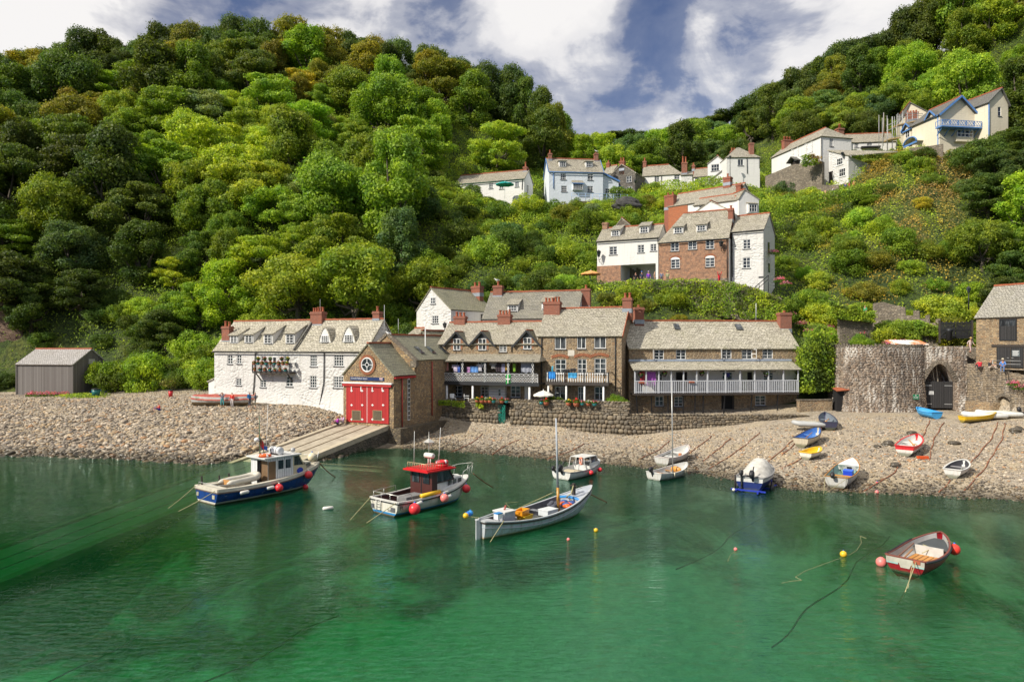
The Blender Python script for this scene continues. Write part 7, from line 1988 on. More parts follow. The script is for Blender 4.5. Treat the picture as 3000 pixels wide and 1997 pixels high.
# blue fishing boat
B=B1=Boat('fishing_boat','blue hulled fishing boat with cream wheelhouse, nearest to the slipway','boat',-19.3,44.9,52.5,8.4,2.9,.98,1.48,.45,.90,1.0,full=2.4,wmax=.45)
HB=m_hull('blue_hull',(.008,.045,.22),(.62,.58,.50),(.16,.06,.045),.17,.05,.5)
B.hull(HB)
B.rim(paint('cream_rail',(.66,.60,.50),.45,0,.3),.10,.20,-.05,'gunwale',.02);B.rim(paint('rub_strake',(.20,.13,.10),.6),.07,.07,-.19,'rubbing_strake',.05)
B.inside(m_hull('cream_lining',(.62,.58,.50),wear=.4),.42,t1=.60)
B.deck(paint('cream_deck',(.60,.56,.46),.6,0,.3),.62,.985,-.02)
B.part('side_deck',paint('cream_deck',(.60,.56,.46),.6,0,.3),lambda m:[m.beam((B.L*t,sg*(B.b(t)-.2),B.sheer(t)-.01),(B.L*(t+.062),sg*(B.b(t+.062)-.2),B.sheer(t+.062)-.01),.42,.05)for t in np.arange(0,.62,.062)for sg in(-1,1)])
B.part('stern_deck',paint('cream_deck',(.60,.56,.46),.6,0,.3),lambda m:m.box(0,.75,-1.2,1.2,.93,1.0))
WP=m_planks('wheelhouse_boards',(.66,.67,.67),(.74,.75,.75),.18,True,.5)
def side(y,mb,x0,x1,z0,z1):mb.quad((x0,y,z0),(x1,y,z0),(x1,y,z1),(x0,y,z1))
cx0,cx1,cw,cz0,cz1=3.75,5.75,.98,.42,2.42
wh=B.part('wheelhouse',WP,lambda m:[wall_grid(m,cx0,cx1,cz0,cz1,[(4.55,4.98,1.62,2.22),(5.12,5.55,1.62,2.22)],y,-.03*sg)for y,sg in((-cw,-1),(cw,1))]+[m.quad((cx1,-cw,cz0),(cx1,cw,cz0),(cx1,cw,cz1),(cx1,-cw,cz1)),m.quad((cx0,.25,cz0),(cx0,cw,cz0),(cx0,cw,cz1),(cx0,.25,cz1)),m.quad((cx0,-cw,2.25),(cx0,.25,2.25),(cx0,.25,cz1),(cx0,-cw,cz1))])
B.part('door',paint('brown_door',(.20,.12,.06),.7,0,.4),lambda m:m.box(cx0+.28,cx0+.32,-.9,.25,cz0,2.2),wh)
B.part('door',paint('brown_door',(.20,.12,.06),.7,0,.4),lambda m:m.box(3.80,4.35,-cw-.025,-cw-.005,.95,2.22),wh)
for sg in(-1,1):
 for x0,x1 in((4.55,4.98),(5.12,5.55)):
  B.part('window',GLASS,lambda m:m.box(x0,x1,sg*(cw-.025),sg*(cw-.02),1.62,2.22),wh)
CRM=paint('cream_cabin',(.66,.58,.38),.5,0,.25)
def fore(m):
 a,b=5.75,6.75
 for sg in(-1,1):m.poly([(a,sg*(cw+.01),.9),(b+.15,sg*.86,.95),(b+.15,sg*.86,1.55),(b-.08,sg*.88,1.68),(a,sg*(cw+.01),1.72)])
 m.poly([(b+.15,-.86,.95),(b+.15,.86,.95),(b+.15,.86,1.55),(b+.15,-.86,1.55)]);m.poly([(b+.15,-.86,1.55),(b+.15,.86,1.55),(b-.08,.88,1.68),(b-.08,-.88,1.68)])
 for sg in(-1,1):
  m.beam((a,sg*.97,1.7),(a,sg*.97,2.42),.07,.07,up=(1,0,0));m.beam((b-.08,sg*.87,1.68),(a+.45,sg*.92,2.4),.07,.07);m.beam((a,sg*.97,2.38),(a+.5,sg*.92,2.38),.06,.07)
 m.beam((b-.08,0,1.68),(a+.45,0,2.4),.06,.06)
fc=B.part('fore_cabin',CRM,fore)
B.part('windscreen',GLASS,lambda m:[m.quad((6.66,-.84,1.7),(6.66,.84,1.7),(6.20,.86,2.38),(6.20,-.86,2.38)),*[m.poly([(5.79,sg*.965,1.74),(6.62,sg*.86,1.70),(6.20,sg*.915,2.34),(5.79,sg*.965,2.36)])for sg in(-1,1)]],fc)
B.part('blue_oval',paint('oval_blue',(.015,.05,.42)),lambda m:m.poly([(6.30+.28*math.cos(t),-.965+.035*math.cos(t),1.32+.20*math.sin(t))for t in np.linspace(0,6.283,25)[:-1]]),fc)
tc=B.part('trunk_cabin',paint('cream_deck2',(.64,.60,.48),.5),lambda m:m.add([(6.85,-.80,1.2),(7.75,-.42,1.35),(7.75,.42,1.35),(6.85,.80,1.2),(6.85,-.74,1.78),(7.6,-.36,1.72),(7.6,.36,1.72),(6.85,.74,1.78)],[(0,1,5,4),(1,2,6,5),(2,3,7,6),(4,5,6,7)]))
B.part('window',GLASS,lambda m:m.quad((6.98,-.775,1.40),(7.52,-.535,1.45),(7.46,-.475,1.66),(6.98,-.752,1.68)),tc)
B.part('roof',paint('white_roof',(.70,.70,.68)),lambda m:m.box(3.45,6.35,-1.08,1.08,2.42,2.50))
B.part('handrail',WHITE,lambda m:[m.tube([(8.1,sg*.1,1.6),(8.15,sg*.35,2.05),(7.7,sg*.55,2.1)],.02,5)for sg in(-1,1)]+[m.tube([(8.45,0,1.65),(8.6,0,2.25)],.025,5)])
ms=B.part('mast',paint('mast_green',(.10,.16,.08),.6),lambda m:[m.tube([(4.0,.3,2.5),(3.95,.3,5.2)],[.05,.025],6),m.tube([(4.35,.3,2.5),(3.98,.3,3.9)],.025,5)])
B.part('aerial',WHITE,lambda m:[m.tube([(4.6,.5,2.5),(4.75,.5,5.9)],.014,5)],ms)
B.part('flag',paint('flag_red',(.55,.03,.03),.8),lambda m:m.grid([[(3.98+.35*i/5,.3+.06*math.sin(i*1.4),3.55-.12*i+.5*(j-.5))for j in(0,1)]for i in range(6)]),ms)
B.part('flag',paint('flag_blue',(.03,.12,.45),.8),lambda m:m.grid([[(4.1+.5*i/5,.3+.06*math.sin(i*1.4),3.05-.03*i+.28*(j-.5))for j in(0,1)]for i in range(6)]),ms)
B.part('radar_reflector',WHITE,lambda m:m.ball((3.75,.3,3.6),(.2,.2,.16),0,1),ms)
B.part('searchlight',paint('galvanised',(.42,.42,.42),.5,.3),lambda m:m.ball((6.05,-.5,2.72),.17))
B.part('stern_post',DARKW,lambda m:[m.beam((.35,1.15,1.0),(.32,1.15,1.55),.09,.09,up=(1,0,0)),m.beam((1.6,1.25,1.0),(1.6,1.25,1.4),.08,.08,up=(1,0,0)),m.beam((2.3,1.28,1.0),(2.3,1.28,1.42),.08,.08,up=(1,0,0))])
B.part('stern_rail',paint('galvanised',(.42,.42,.42),.5,.3),lambda m:m.tube([(.1,1.1,1.0),(.1,1.1,1.22),(.1,-1.1,1.22),(1.2,-1.3,1.2),(1.25,-1.3,1.0)],.02,5))
B.part('transom_plate',paint('plate_cream',(.55,.5,.36)),lambda m:[m.box(-.03,0,-1.0,-.72,.38,.62)])
B.part('transom_plate',paint('plate_cream',(.55,.5,.36)),lambda m:[m.box(-.03,0,.9,1.12,.38,.62)])
B.part('hull_patch',paint('patch_white',(.6,.6,.6),.6,0,.5),lambda m:[m.box(5.0,5.35,-B.b(.62)-.015,-B.b(.62)+.02,.66,.78)])if False else None
p=B.w(3.85,-.45,2.6);lifebuoy('orange lifebuoy lying on the wheelhouse roof of the blue fishing boat',p,(0,.05,1),.36,.10)
lr=thing('life_raft','white strapped life raft canister on the roof of the blue fishing boat','life raft',mx=B.mx@Matrix.Translation((5.0,-.1,2.50)))
mb=MB();mb.tube([(0,-.55,.27),(0,-.5,.27),(0,.5,.27),(0,.55,.27)],[.2,.27,.27,.2],14);mb.build('canister',m_plastic('raft_white',(.62,.63,.64)),lr)
mb=MB()
for y in(-.28,.28):mb.torus((0,y,.27),.275,.02,(0,1,0),16,5)
mb.build('strap',BLACK,lr)
mb=MB();mb.box(-.25,.25,-.45,.45,0,.06);mb.build('cradle',DARKW,lr)
def inflatable(label,mx,L,Bm,r,m,motor=False,cat='dinghy',group=None,floor=None):
 t=thing('inflatable_dinghy',label,cat,mx=mx,group=group);mb=MB();h=Bm/2-r
 pts=[(0,-h,r),(.25,-h,r)]+[(L*k,-h,r+.02)for k in(.3,.6)]+[(L*.78+(L*.2)*math.sin(a),-h*math.cos(a),r+.03+.12*math.sin(a))for a in np.linspace(.1,math.pi-.1,11)]+[(L*k,h,r+.02)for k in(.6,.3)]+[(.25,h,r),(0,h,r)]
 n=len(pts);mb.tube(pts,[.05,r*.9]+[r]*(n-4)+[r*.9,.05],12);mb.build('tube',m,t)
 mb=MB();mb.box(.3,L*.82,-h,h,r*.35,r*.45);mb.build('floor',floor or paint('inflatable_floor',(.22,.23,.24),.8),t)
 mb=MB();mb.box(.28,.34,-h,h,r*.2,r*1.8);mb.build('transom',paint('transom_ply',(.50,.25,.08),.6),t)
 mb=MB();mb.box(L*.45,L*.45+.22,-h,h,r*1.2,r*1.28);mb.build('seat',paint('inflatable_seat',(.45,.45,.44),.6),t)
 mb=MB();mb.tube([(L*.15,-h,r*2.02),(L*.3,-h-.02,r*2.14),(L*.6,-h,r*2.05)],.015,5);mb.tube([(L*.15,h,r*2.02),(L*.3,h+.02,r*2.14),(L*.6,h,r*2.05)],.015,5);mb.build('grab_line',ROPE,t)
 if motor:
  mb=MB();mb.lathe((.2,0,r*2),[(.1,0),(.17,.06),(.18,.28),(.12,.42),(.03,.46)],10);mo=mb.build('outboard_motor',BLACK,t);mb=MB();mb.beam((.15,0,r*2),(-.35,0,r*1.4),.1,.14);mb.build('leg',BLACK,mo)
 return t
INF=m_plastic('inflatable_cream',(.56,.53,.45),.55);INFW=m_plastic('inflatable_white',(.68,.68,.65),.5);INFG=m_plastic('inflatable_grey',(.42,.43,.43),.55)
inflatable('cream inflatable dinghy stowed on the aft deck of the blue fishing boat',B.mx@Matrix.Translation((.9,-.35,.98))@Matrix.Rotation(R_(6),4,'Z'),2.7,1.3,.20,INF)
for t,lab,l in((.20,'white cylinder fender on the blue boat side closest to its stern',.62),(.42,'white cylinder fender beside the middle red ball of the blue fishing boat',.55)):
 y=-B.b(t)-.16;p=B.w(B.L*t,y,.62);fender(lab,p,B.mx.to_3x3()@Vector((1,0,.05)),l,.12,B.w(B.L*t-.3,-B.b(t),B.sheer(t)))
for t,r,z,lab in((.485,.27,.55,'red ball fender amidships on the blue fishing boat'),(.80,.27,.98,'red ball fender near the bow of the blue fishing boat')):
 buoy('ball_fender',lab,B.w(B.L*t,-B.b(t)-r-.05,z),r,RED_B,WHT_B,tie=B.w(B.L*t,-B.b(t),B.sheer(t)),cat='fender')
buoy('ball_fender','cream ball fender hung high at the bow of the blue fishing boat',B.w(7.95,-.1,1.95),.32,CREAMB,cat='fender')
p=Wt(895,1428);buoy('mooring_buoy','small red buoy floating under the bow of the blue fishing boat',(p.x,p.y,.05),.19,RED_B)
line('mooring_rope','pale stern rope running into the water left of the blue fishing boat',[B.w(0,1.25,1.0),Wt(493,1488)],.022,ROPE,sagv=.05);line('mooring_rope','stern rope across the blue transom into the water',[B.w(0,-1.1,.95),Wt(523,1497)],.022,ROPE,sagv=.05)
line('anchor_chain','rusty anchor chain from the bow of the blue fishing boat',[B.w(8.6,0,1.5),Wt(982,1397)],.035,CHAIN,'chain',.1)
# white fishing boat with red roof
B=B2=Boat('fishing_boat','white fishing boat with bright red wheelhouse roof and maroon rear bulkhead','boat',-7.55,41.95,50,6.9,2.75,.86,1.34,.4,.90,.88,full=2.3,wmax=.45)
HW=m_hull('white_hull',(.66,.65,.58),(.02,.22,.50),(.14,.045,.035),.19,.07,.35)
B.hull(HW)
B.rim(paint('white_rail',(.68,.66,.62),.45,0,.3),.12,.10,-.0,'gunwale',.02);B.rim(BLACK,.06,.06,-.10,'rubbing_strake',.05)
B.inside(paint('maroon_lining',(.075,.03,.025),.6),.25,t1=.56)
B.deck(paint('white_deck',(.66,.65,.61),.5,0,.2),.56,.985,.0)
MAR=paint('maroon_bulkhead',(.085,.028,.024),.35,0,.2)
bx,bw_,bz0,bz1=2.95,.98,.25,2.2
def wh2(m):
 wall_grid(m,-bw_,bw_,bz0,bz1,[(-.78,-.22,1.45,2.08),(.15,.78,1.45,2.08)],0,.04)
bk=B.part('bulkhead',MAR,wh2);bk.matrix_local=Matrix.Translation((bx,0,0))@Matrix.Rotation(math.pi/2,4,'Z')
B.part('pane',GLASS,lambda m:[m.quad((-.78,.03,1.45),(-.22,.03,1.45),(-.22,.03,2.08),(-.78,.03,2.08))],bk)
B.part('pane',GLASS,lambda m:[m.quad((.15,.03,1.45),(.78,.03,1.45),(.78,.03,2.08),(.15,.03,2.08))],bk)
B.part('door_post',BLACK,lambda m:m.box(-.06,0,-.02,.02,bz0,bz1),bk)
def wside(m):
 for sg in(-1,1):
  y=sg*bw_
  m.quad((bx,y,.5),(bx+.45,y,.5),(bx+.45,y,bz1),(bx,y,bz1));m.beam((bx+2.0,sg*.86,1.5),(bx+1.55,sg*.92,bz1),.07,.07);m.beam((bx+.45,y,1.48),(bx+2.0,sg*.86,1.5),.06,.06);m.beam((bx+.45,y,bz1-.03),(bx+1.6,sg*.92,bz1-.03),.06,.06)
 m.beam((bx+2,0,1.5),(bx+1.55,0,bz1),.06,.06)
ws=B.part('wheelhouse_frame',paint('dark_maroon',(.045,.018,.016),.5),wside)
B.part('windscreen',GLASS,lambda m:[m.quad((bx+1.98,-.84,1.5),(bx+1.98,.84,1.5),(bx+1.55,.88,bz1),(bx+1.55,-.88,bz1)),*[m.poly([(bx+.47,sg*(bw_-.01),1.5),(bx+1.95,sg*.86,1.52),(bx+1.55,sg*.91,bz1-.02),(bx+.47,sg*(bw_-.01),bz1-.02)])for sg in(-1,1)]],ws)
REDR=paint('red_roof',(.62,.015,.02),.35,0,.2)
rf=B.part('roof',REDR,lambda m:[m.box(bx-.5,bx+1.95,-1.12,1.12,bz1,bz1+.09),m.box(bx-.4,bx+1.8,-.95,.95,bz1+.09,bz1+.15)])
BRS=paint('rack_brass',(.52,.40,.24),.4,.4)
B.part('roof_rack',BRS,lambda m:[m.tube([(bx-.35,-.85,bz1+.15),(bx-.35,-.85,bz1+.5),(bx-.35,.85,bz1+.5),(bx-.35,.85,bz1+.15)],.025,5),m.tube([(bx-.35,-.85,bz1+.5),(bx+1.1,-.85,bz1+.42)],.025,5)]+[m.tube([(bx-.35+.2*k,-.85,bz1+.5-.01*k),(bx-.35+.2*k,-.85,bz1+.15)],.018,5)for k in range(8)]+[m.tube([(bx-.35,-.85+.21*k,bz1+.5),(bx-.35,-.85+.21*k,bz1+.15)],.018,5)for k in range(9)],rf)
tk=B.part('fore_cabin',paint('white_cabin',(.70,.70,.67),.4,0,.15),lambda m:m.add([(bx+.45,-1.0,.85),(6.3,-.5,1.18),(6.3,.5,1.18),(bx+.45,1.0,.85),(bx+.45,-.97,1.52),(6.05,-.42,1.50),(6.05,.42,1.50),(bx+.45,.97,1.52),(6.15,0,1.56),(bx+.45,0,1.62)],[(0,1,5,4),(1,2,6,5),(2,3,7,6),(4,5,8,9),(9,8,6,7)]))
for k in range(3):
 x0=4.5+.52*k;yy=lambda x,z:-(1.0-(x-3.4)*.172)-.006+(z-.9)*.05
 B.part('window',GLASS,lambda m:m.quad((x0,yy(x0,1.1),1.13),(x0+.42,yy(x0+.42,1.1),1.16),(x0+.42,yy(x0+.42,1.42),1.42),(x0+.06,yy(x0,1.42),1.42)),tk)
B.part('hatch',paint('hatch_grey',(.10,.10,.11),.5),lambda m:m.box(5.0,5.55,-.3,.3,1.55,1.62),tk)
STL=paint('stainless_rail',(.62,.60,.55),.3,.6,.1)
B.part('pulpit_rail',STL,lambda m:[m.tube([(5.6,sg*.9,1.25),(5.75,sg*.95,1.85),(6.9,sg*.55,2.05),(7.55,sg*.12,2.1),(7.55,0,2.1)],.022,6)for sg in(-1,1)]+[m.tube([(x,sg*y,z),(x+.1,sg*y,1.98)],.02,5)for sg in(-1,1)for x,y,z in((6.5,.68,1.3),(7.3,.2,1.42))])
B.part('stern_rail',STL,lambda m:[m.tube([(2.0,1.25,.9),(1.95,1.25,1.28),(.12,1.15,1.22),(.12,-1.15,1.22),(1.0,-1.25,1.22),(1.1,-1.25,.9)],.024,6)]+[m.tube([(x,y,.86),(x,y,1.22)],.02,5)for x,y in((.12,1.1),(.12,.4),(.12,-.4),(.12,-1.1),(1.0,1.22))])
B.part('ladder',STL,lambda m:[m.tube([(-.06,y,.85),(-.06,y,.18)],.02,5)for y in(.25,.65)]+[m.tube([(-.06,.25,z),(-.06,.65,z)],.02,5)for z in(.25,.42,.58,.74)])
B.part('vent_plate',paint('plate_grey',(.12,.12,.13)),lambda m:m.box(-.03,0,-1.0,-.62,.26,.52));B.part('vent_plate',paint('plate_grey',(.12,.12,.13)),lambda m:m.box(-.03,0,.88,1.15,.26,.52))
B.part('engine_box',paint('engine_box',(.22,.22,.22),.6),lambda m:m.box(.9,2.3,-.95,-.1,.25,.98))
B.part('scanner',WHT_B,lambda m:[m.tube([(bx+.7,-.38,3.05),(bx+.7,-.34,3.05),(bx+.7,.34,3.05),(bx+.7,.38,3.05)],[.12,.17,.17,.12],10),m.tube([(bx+.7,-.1,bz1+.15),(bx+.7,-.1,2.9)],.03,6),m.tube([(bx+.7,.1,bz1+.15),(bx+.7,.1,2.9)],.03,6)])
ms=B.part('mast',STL,lambda m:[m.tube([(bx+.9,.25,bz1+.1),(bx+.9,.25,4.5)],[.03,.015],6)])
B.part('aerial',WHITE,lambda m:m.tube([(bx-.1,.55,bz1+.1),(bx-.05,.55,4.6)],.014,5),ms);B.part('aerial',WHITE,lambda m:m.tube([(bx+1.0,-.5,bz1+.1),(bx+1.2,-.5,4.8)],.014,5),ms)
B.part('radar_reflector',STL,lambda m:[m.add([(bx+.9,.25,4.1),(bx+.65,.0,3.85),(bx+1.15,.0,3.85),(bx+1.15,.5,3.85),(bx+.65,.5,3.85),(bx+.9,.25,3.6)],[(0,1,2),(0,2,3),(0,3,4),(0,4,1),(5,2,1),(5,3,2),(5,4,3),(5,1,4)])],ms)
lifebuoy('red and white lifebuoy lying on the red roof, topmost of two',B.w(bx+1.35,-.45,bz1+.42),(0,.05,1),.34,.10,m_plastic('ring_red',(.62,.02,.03)),WHITE)
lifebuoy('red lifebuoy lowest of the two stacked on the red roof',B.w(bx+1.35,-.45,bz1+.24),(0,0,1),.34,.09,m_plastic('ring_red',(.62,.02,.03)),m_plastic('ring_red2',(.5,.02,.03)))
yt=thing('yellow_pipe','thick yellow tube lashed along the rail of the white fishing boat','pipe',mx=B.mx);mb=MB();mb.tube([(1.75,-1.30,.98),(3.25,-1.36,1.02)],.13,10);mb.build('tube',YEL_B,yt)
for t,r,z,m_,lab in((.13,.34,.42,RED_B,'largest red ball fender, at the stern of the white fishing boat'),(.48,.27,.66,PINK_B,'faded pink ball fender amidships on the white fishing boat'),(.84,.27,.78,RED_B,'red ball fender below the bow rail of the white fishing boat')):
 buoy('ball_fender',lab,B.w(B.L*t,-B.b(t)-r-.04,z),r,m_,tie=B.w(B.L*t,-B.b(t),B.sheer(t)),cat='fender')
for t,lab in((.20,'white cylinder fender beside the largest red ball on the white fishing boat'),(.55,'white cylinder fender beside the pink ball on the white fishing boat')):
 fender(lab,B.w(B.L*t,-B.b(t)-.13,.62),B.mx.to_3x3()@Vector((1,0,.18)),.6,.11,B.w(B.L*t+.3,-B.b(t),B.sheer(t)))
lt_=lettering('PI',B.root,(.12,-B.b(.03)-.02,.52),.32,BLACK,(R_(90),0,R_(-6)))
lettering('TH',B.root,(-.012,-.32,.30),.2,BLACK,(R_(90),0,R_(-90)))
line('mooring_rope','yellow stern rope slanting into the water beyond the white fishing boat transom',[B.w(0,1.2,.9),Wt(1026,1522)],.022,ROPE);line('mooring_rope','yellow rope crossing the white transom down to the water',[B.w(0,-1.15,.88),Wt(1074,1531)],.022,ROPE)
line('anchor_chain','rusty chain from the bow of the white fishing boat',[B.w(7.7,0,1.35),Wt(1444,1427)],.035,CHAIN,'chain',.05)
# long grey open boat
B=B3=Boat('open_boat','long grey open fishing boat with a bare mast and yellow crates','boat',-1.62,36.75,47.0,9.3,2.25,.92,1.38,.35,.30,.66,full=2.2,wmax=.48)
B.hull(m_hull('grey_hull',(.46,.50,.54),(.50,.40,.28),(.13,.08,.05),.10,.03,.55,.0))
B.rim(paint('grey_gunwale',(.50,.52,.54),.5,0,.3),.11,.06,.0,'gunwale',.02);B.rim(paint('dark_strake',(.06,.045,.04),.6),.06,.08,-.09,'rubbing_strake',.03);B.rim(paint('grey_strake',(.42,.46,.50),.5),.04,.04,-.32,'lower_strake',.005)
B.inside(m_hull('dark_grey_lining',(.13,.135,.155),wear=.3),.05,t1=.95)
B.deck(paint('pale_deck',(.42,.45,.50),.5),.80,.985,-.01)
B.part('deck_edge',paint('bright_blue',(.02,.22,.55)),lambda m:m.grid([[(B.L*.795+dx,y,B.sheer(.8)+.04-.10*(abs(y)/B.b(.8))**2+dz)for y in np.linspace(-B.b(.8),B.b(.8),9)]for dx,dz in((0,-.08),(0,.03),(.12,.03))]))
for t in(.36,.55):B.thwart(paint('grey_thwart',(.24,.25,.27),.6),t,.28)
B.part('stern_deck',paint('grey_gunwale',(.50,.52,.54),.5,0,.3),lambda m:m.poly([(0,-B.b(0),B.st-.02),(B.L*.12,-B.b(.12),B.sheer(.12)-.02),(B.L*.12,B.b(.12),B.sheer(.12)-.02),(0,B.b(0),B.st-.02)]))
ms=B.part('mast',paint('mast_grey',(.42,.45,.50),.4),lambda m:m.tube([(6.28,0,1.7),(6.12,0,5.75)],[.07,.05],10))
B.part('mast_foot',paint('varnished_mast',(.55,.27,.05),.35),lambda m:m.tube([(6.34,0,.25),(6.28,0,1.72)],[.09,.08],10),ms)
B.part('rudder',paint('grey_gunwale',(.50,.52,.54),.5,0,.3),lambda m:[m.box(-.34,-.02,-.03,.03,-.35,1.0),m.beam((-.15,0,1.05),(1.5,.15,1.12),.06,.05)])
B.part('samson_post',DARKW,lambda m:[m.box(7.7,7.86,-.08,.08,1.0,1.75),m.tube([(7.78,-.3,1.6),(7.78,.3,1.6)],.035,6)])
ob=lambda n,l,c,x,y,z,rz=0:thing(n,l,c,mx=B.mx@Matrix.Translation((x,y,z))@Matrix.Rotation(R_(rz),4,'Z'))
def crate(label,x,y,z,rz,m):
 t=ob('fish_crate',label,'crate',x,y,z,rz);mb=MB()
 for s_ in((0,0),(1,0),(0,1),(1,1)):pass
 o,i=[(-.42,-.26),(.42,-.26),(.42,.26),(-.42,.26)],[(-.37,-.21),(.37,-.21),(.37,.21),(-.37,.21)]
 rows=[[(x_*.9,y_*.9,0)for x_,y_ in o],[(x_,y_,.3)for x_,y_ in o],[(x_*1.04,y_*1.05,.3)for x_,y_ in o],[(x_*1.04,y_*1.05,.33)for x_,y_ in o],[(x_,y_,.33)for x_,y_ in i],[(x_*.9,y_*.9,.03)for x_,y_ in i]]
 mb.grid(rows,0,False,True);mb.poly(rows[-1]);mb.build('tub',m,t)
 for sx in(-1,1):mb=MB();mb.tube([(sx*.44,-.1,.26),(sx*.5,0,.22),(sx*.44,.1,.26)],.018,5);mb.build('handle',m,t)
crate('yellow fish crate under another crate in the long grey boat',3.25,-.15,.36,8,m_plastic('crate_yellow',(.72,.45,.02)));crate('orange yellow fish crate stacked on top in the long grey boat',3.1,-.05,.66,14,m_plastic('crate_orange',(.75,.30,.015)))
t=ob('engine_box','grey white engine box near the stern of the long grey boat','box',1.75,-.02,.45);mb=MB();mb.box(-.4,.4,-.42,.42,0,.68);mb.build('casing',paint('box_grey',(.40,.42,.45),.5),t);mb=MB();mb.box(-.44,.44,-.46,.46,.681,.74);mb.build('lid',paint('box_white',(.66,.66,.63),.5),t);mb=MB();mb.tube([(0,0,.74),(.1,0,.9)],.05,8);mb.ball((.1,0,.92),.07,0,1);mb.build('filler',paint('filler_red',(.4,.1,.08)),t)
t=ob('cool_box','small white cool box on the stern deck of the long grey boat','box',.95,-.35,.92);mb=MB();mb.box(-.18,.18,-.14,.14,0,.26);mb.build('box',WHITE,t);mb=MB();mb.box(-.19,.19,-.15,.15,.261,.31);mb.build('lid',paint('bright_blue',(.02,.22,.55)),t)
t=ob('white_locker','flat white locker against the mast foot of the long grey boat','locker',5.0,-.35,.42);mb=MB();mb.box(-.45,.45,-.35,.35,0,.30);mb.build('box',paint('locker_white',(.62,.66,.68),.4),t);mb=MB();mb.box(-.47,.47,-.37,.37,.301,.34);mb.build('lid',paint('locker_white2',(.68,.71,.72),.4),t)
for k,(x,y,z,rz)in enumerate(((6.95,.1,.55,20),(7.15,-.25,.52,-15),(6.7,-.3,.5,60))):
 t=ob('life_jacket','orange and blue life jacket heaped under the foredeck of the long grey boat','life jacket',x,y,z,rz);t['group']='life jackets under the grey boat foredeck';mb=MB();mb.ball((0,0,.15),(.42,.24,.15),0,2);mb.build('foam',ORG,t);mb=MB();mb.ball((.05,.0,.2),(.26,.25,.14),0,2);mb.build('collar',paint('jacket_blue',(.05,.10,.30),.7),t)
t=ob('net_heap','dark bundle of gear and rope by the mast of the long grey boat','gear',6.4,.35,.45);mb=MB()
for k in range(14):mb.ball((.4*math.sin(k*2.3),.3*math.cos(k*1.7),.1+.04*(k%5)),(.22,.18,.14),0,1)
mb.build('bundle',paint('gear_dark',(.08,.085,.11),.9),t)
mb=MB();mb.tube([(7.78,0,1.7),(7.4,-.1,1.2),(7.2,.1,1.0),(7.6,.2,.9),(7.3,-.2,.8)],.035,6);mb.build('rope',ROPE,t).matrix_local=Matrix.Translation((-6.4,-.35,-.45))
for k,(x,c_,n_)in enumerate(((1434,YEL_B,'yellow'),(1446,BLU_B,'deep blue'),(1457,m_plastic('float_blue2',(.03,.28,.7)),'bright blue'))):
 p=Wt(x,1503+40 if False else 1530);q_=B.w(-.35+.28*k,.75+.12*k,1.12);buoy('net_float',n_+' net float bunched at the stern of the long grey boat',q_,.15,c_)
line('float_line','thin line joining the coloured net floats to the grey boat stern',[B.w(-.35,.75,1.1),B.w(.3,.3,.95)],.015,ROPE)
line('mooring_rope','stern rope of the long grey boat dropping past its quarter',[B.w(.9,-.8,.9),Wt(1436,1587)],.02,ROPE);line('mooring_rope','yellow rope from the sternpost of the long grey boat',[B.w(-.05,.1,.85),Wt(1398,1576)],.02,ROPE)
line('anchor_chain','bow chain of the long grey boat slipping under the water',[B.w(9.3,0,.9),Wt(1778,1471)],.03,CHAIN,'chain')
line('stay_rope','rope stay from the mast foot to the grey boat rail',[B.w(5.9,0,1.5),B.w(3.9,.95,.75)],.02,ROPE)
# small craft
def dinghy(label,x,y,hd,L,Bm,st,bw,hullm,inm,rimm,thw=((.35,.25),(.62,.22)),thm=None,zf=None,name='rowing_boat',rim_w=.07,clk=None,**k):
 b=Boat(name,label,'boat',x,y,hd,L,Bm,st,bw,**k);b.hull(hullm);b.inside(inm,-b.draft*.45 if zf is None else zf);b.rim(rimm,rim_w,.05,0,'gunwale',.01)
 for t,w_ in thw:b.thwart(thm or inm,t,w_)
 return b
TEAK=paint('varnished_teak',(.42,.20,.06),.45,0,.3);WIN=paint('white_lining',(.68,.68,.65),.5,0,.3)
HWH=lambda nm,bot,cl=.12,top=W8:m_hull(nm,top,None,bot,.02,-.06,.3,cl)
B=B4=Boat('cuddy_boat','small white cuddy boat with black outboards moored beyond the grey boat mast','boat',3.65,52.9,50,5.0,1.95,.62,.92,.3,.86,.6)
B.hull(m_hull('cuddy_hull',(.66,.66,.64),(.66,.66,.64),(.05,.06,.10),.1,.02,.3));B.inside(WIN,.1,t1=.6);B.rim(paint('grey_band',(.25,.25,.26)),.07,.06,-.03,'gunwale',.02);B.deck(WIN,.58,.985,0)
ck=B.part('cuddy',paint('cuddy_white',(.72,.72,.69),.4),lambda m:[m.box(2.2,3.75,-.66,.66,1.38,1.43)]+[m.beam((x,sg*.72,.62),(x+dx,sg*.62,1.39),.05,.05)for sg in(-1,1)for x,dx in((2.0,.1),(2.9,0),(4.1,-.35))]+[m.quad((2.6,sg*.78,.6),(4.2,sg*.7,.68),(4.1,sg*.7,.98),(2.6,sg*.78,.95))for sg in(-1,1)])
B.part('windscreen',GLASS,lambda m:[m.quad((4.1,-.66,.95),(4.1,.66,.95),(3.75,.6,1.37),(3.75,-.6,1.37))]+[m.quad((2.95,sg*.74,.97),(4.05,sg*.69,.97),(3.72,sg*.62,1.36),(2.95,sg*.64,1.36))for sg in(-1,1)],ck)
B.part('seat',paint('seat_cream',(.55,.48,.34),.6),lambda m:[m.box(1.2,1.7,-.6,.6,.1,.5)]);B.outboard(-.1,35,1.25);B.outboard(.55,40,.85)
lifebuoy('pale pink lifebuoy hung inside the small white cuddy boat',B.w(2.15,-.3,1.15),(1,.2,0),.27,.07,m_plastic('ring_pale',(.7,.4,.33)),ORG)
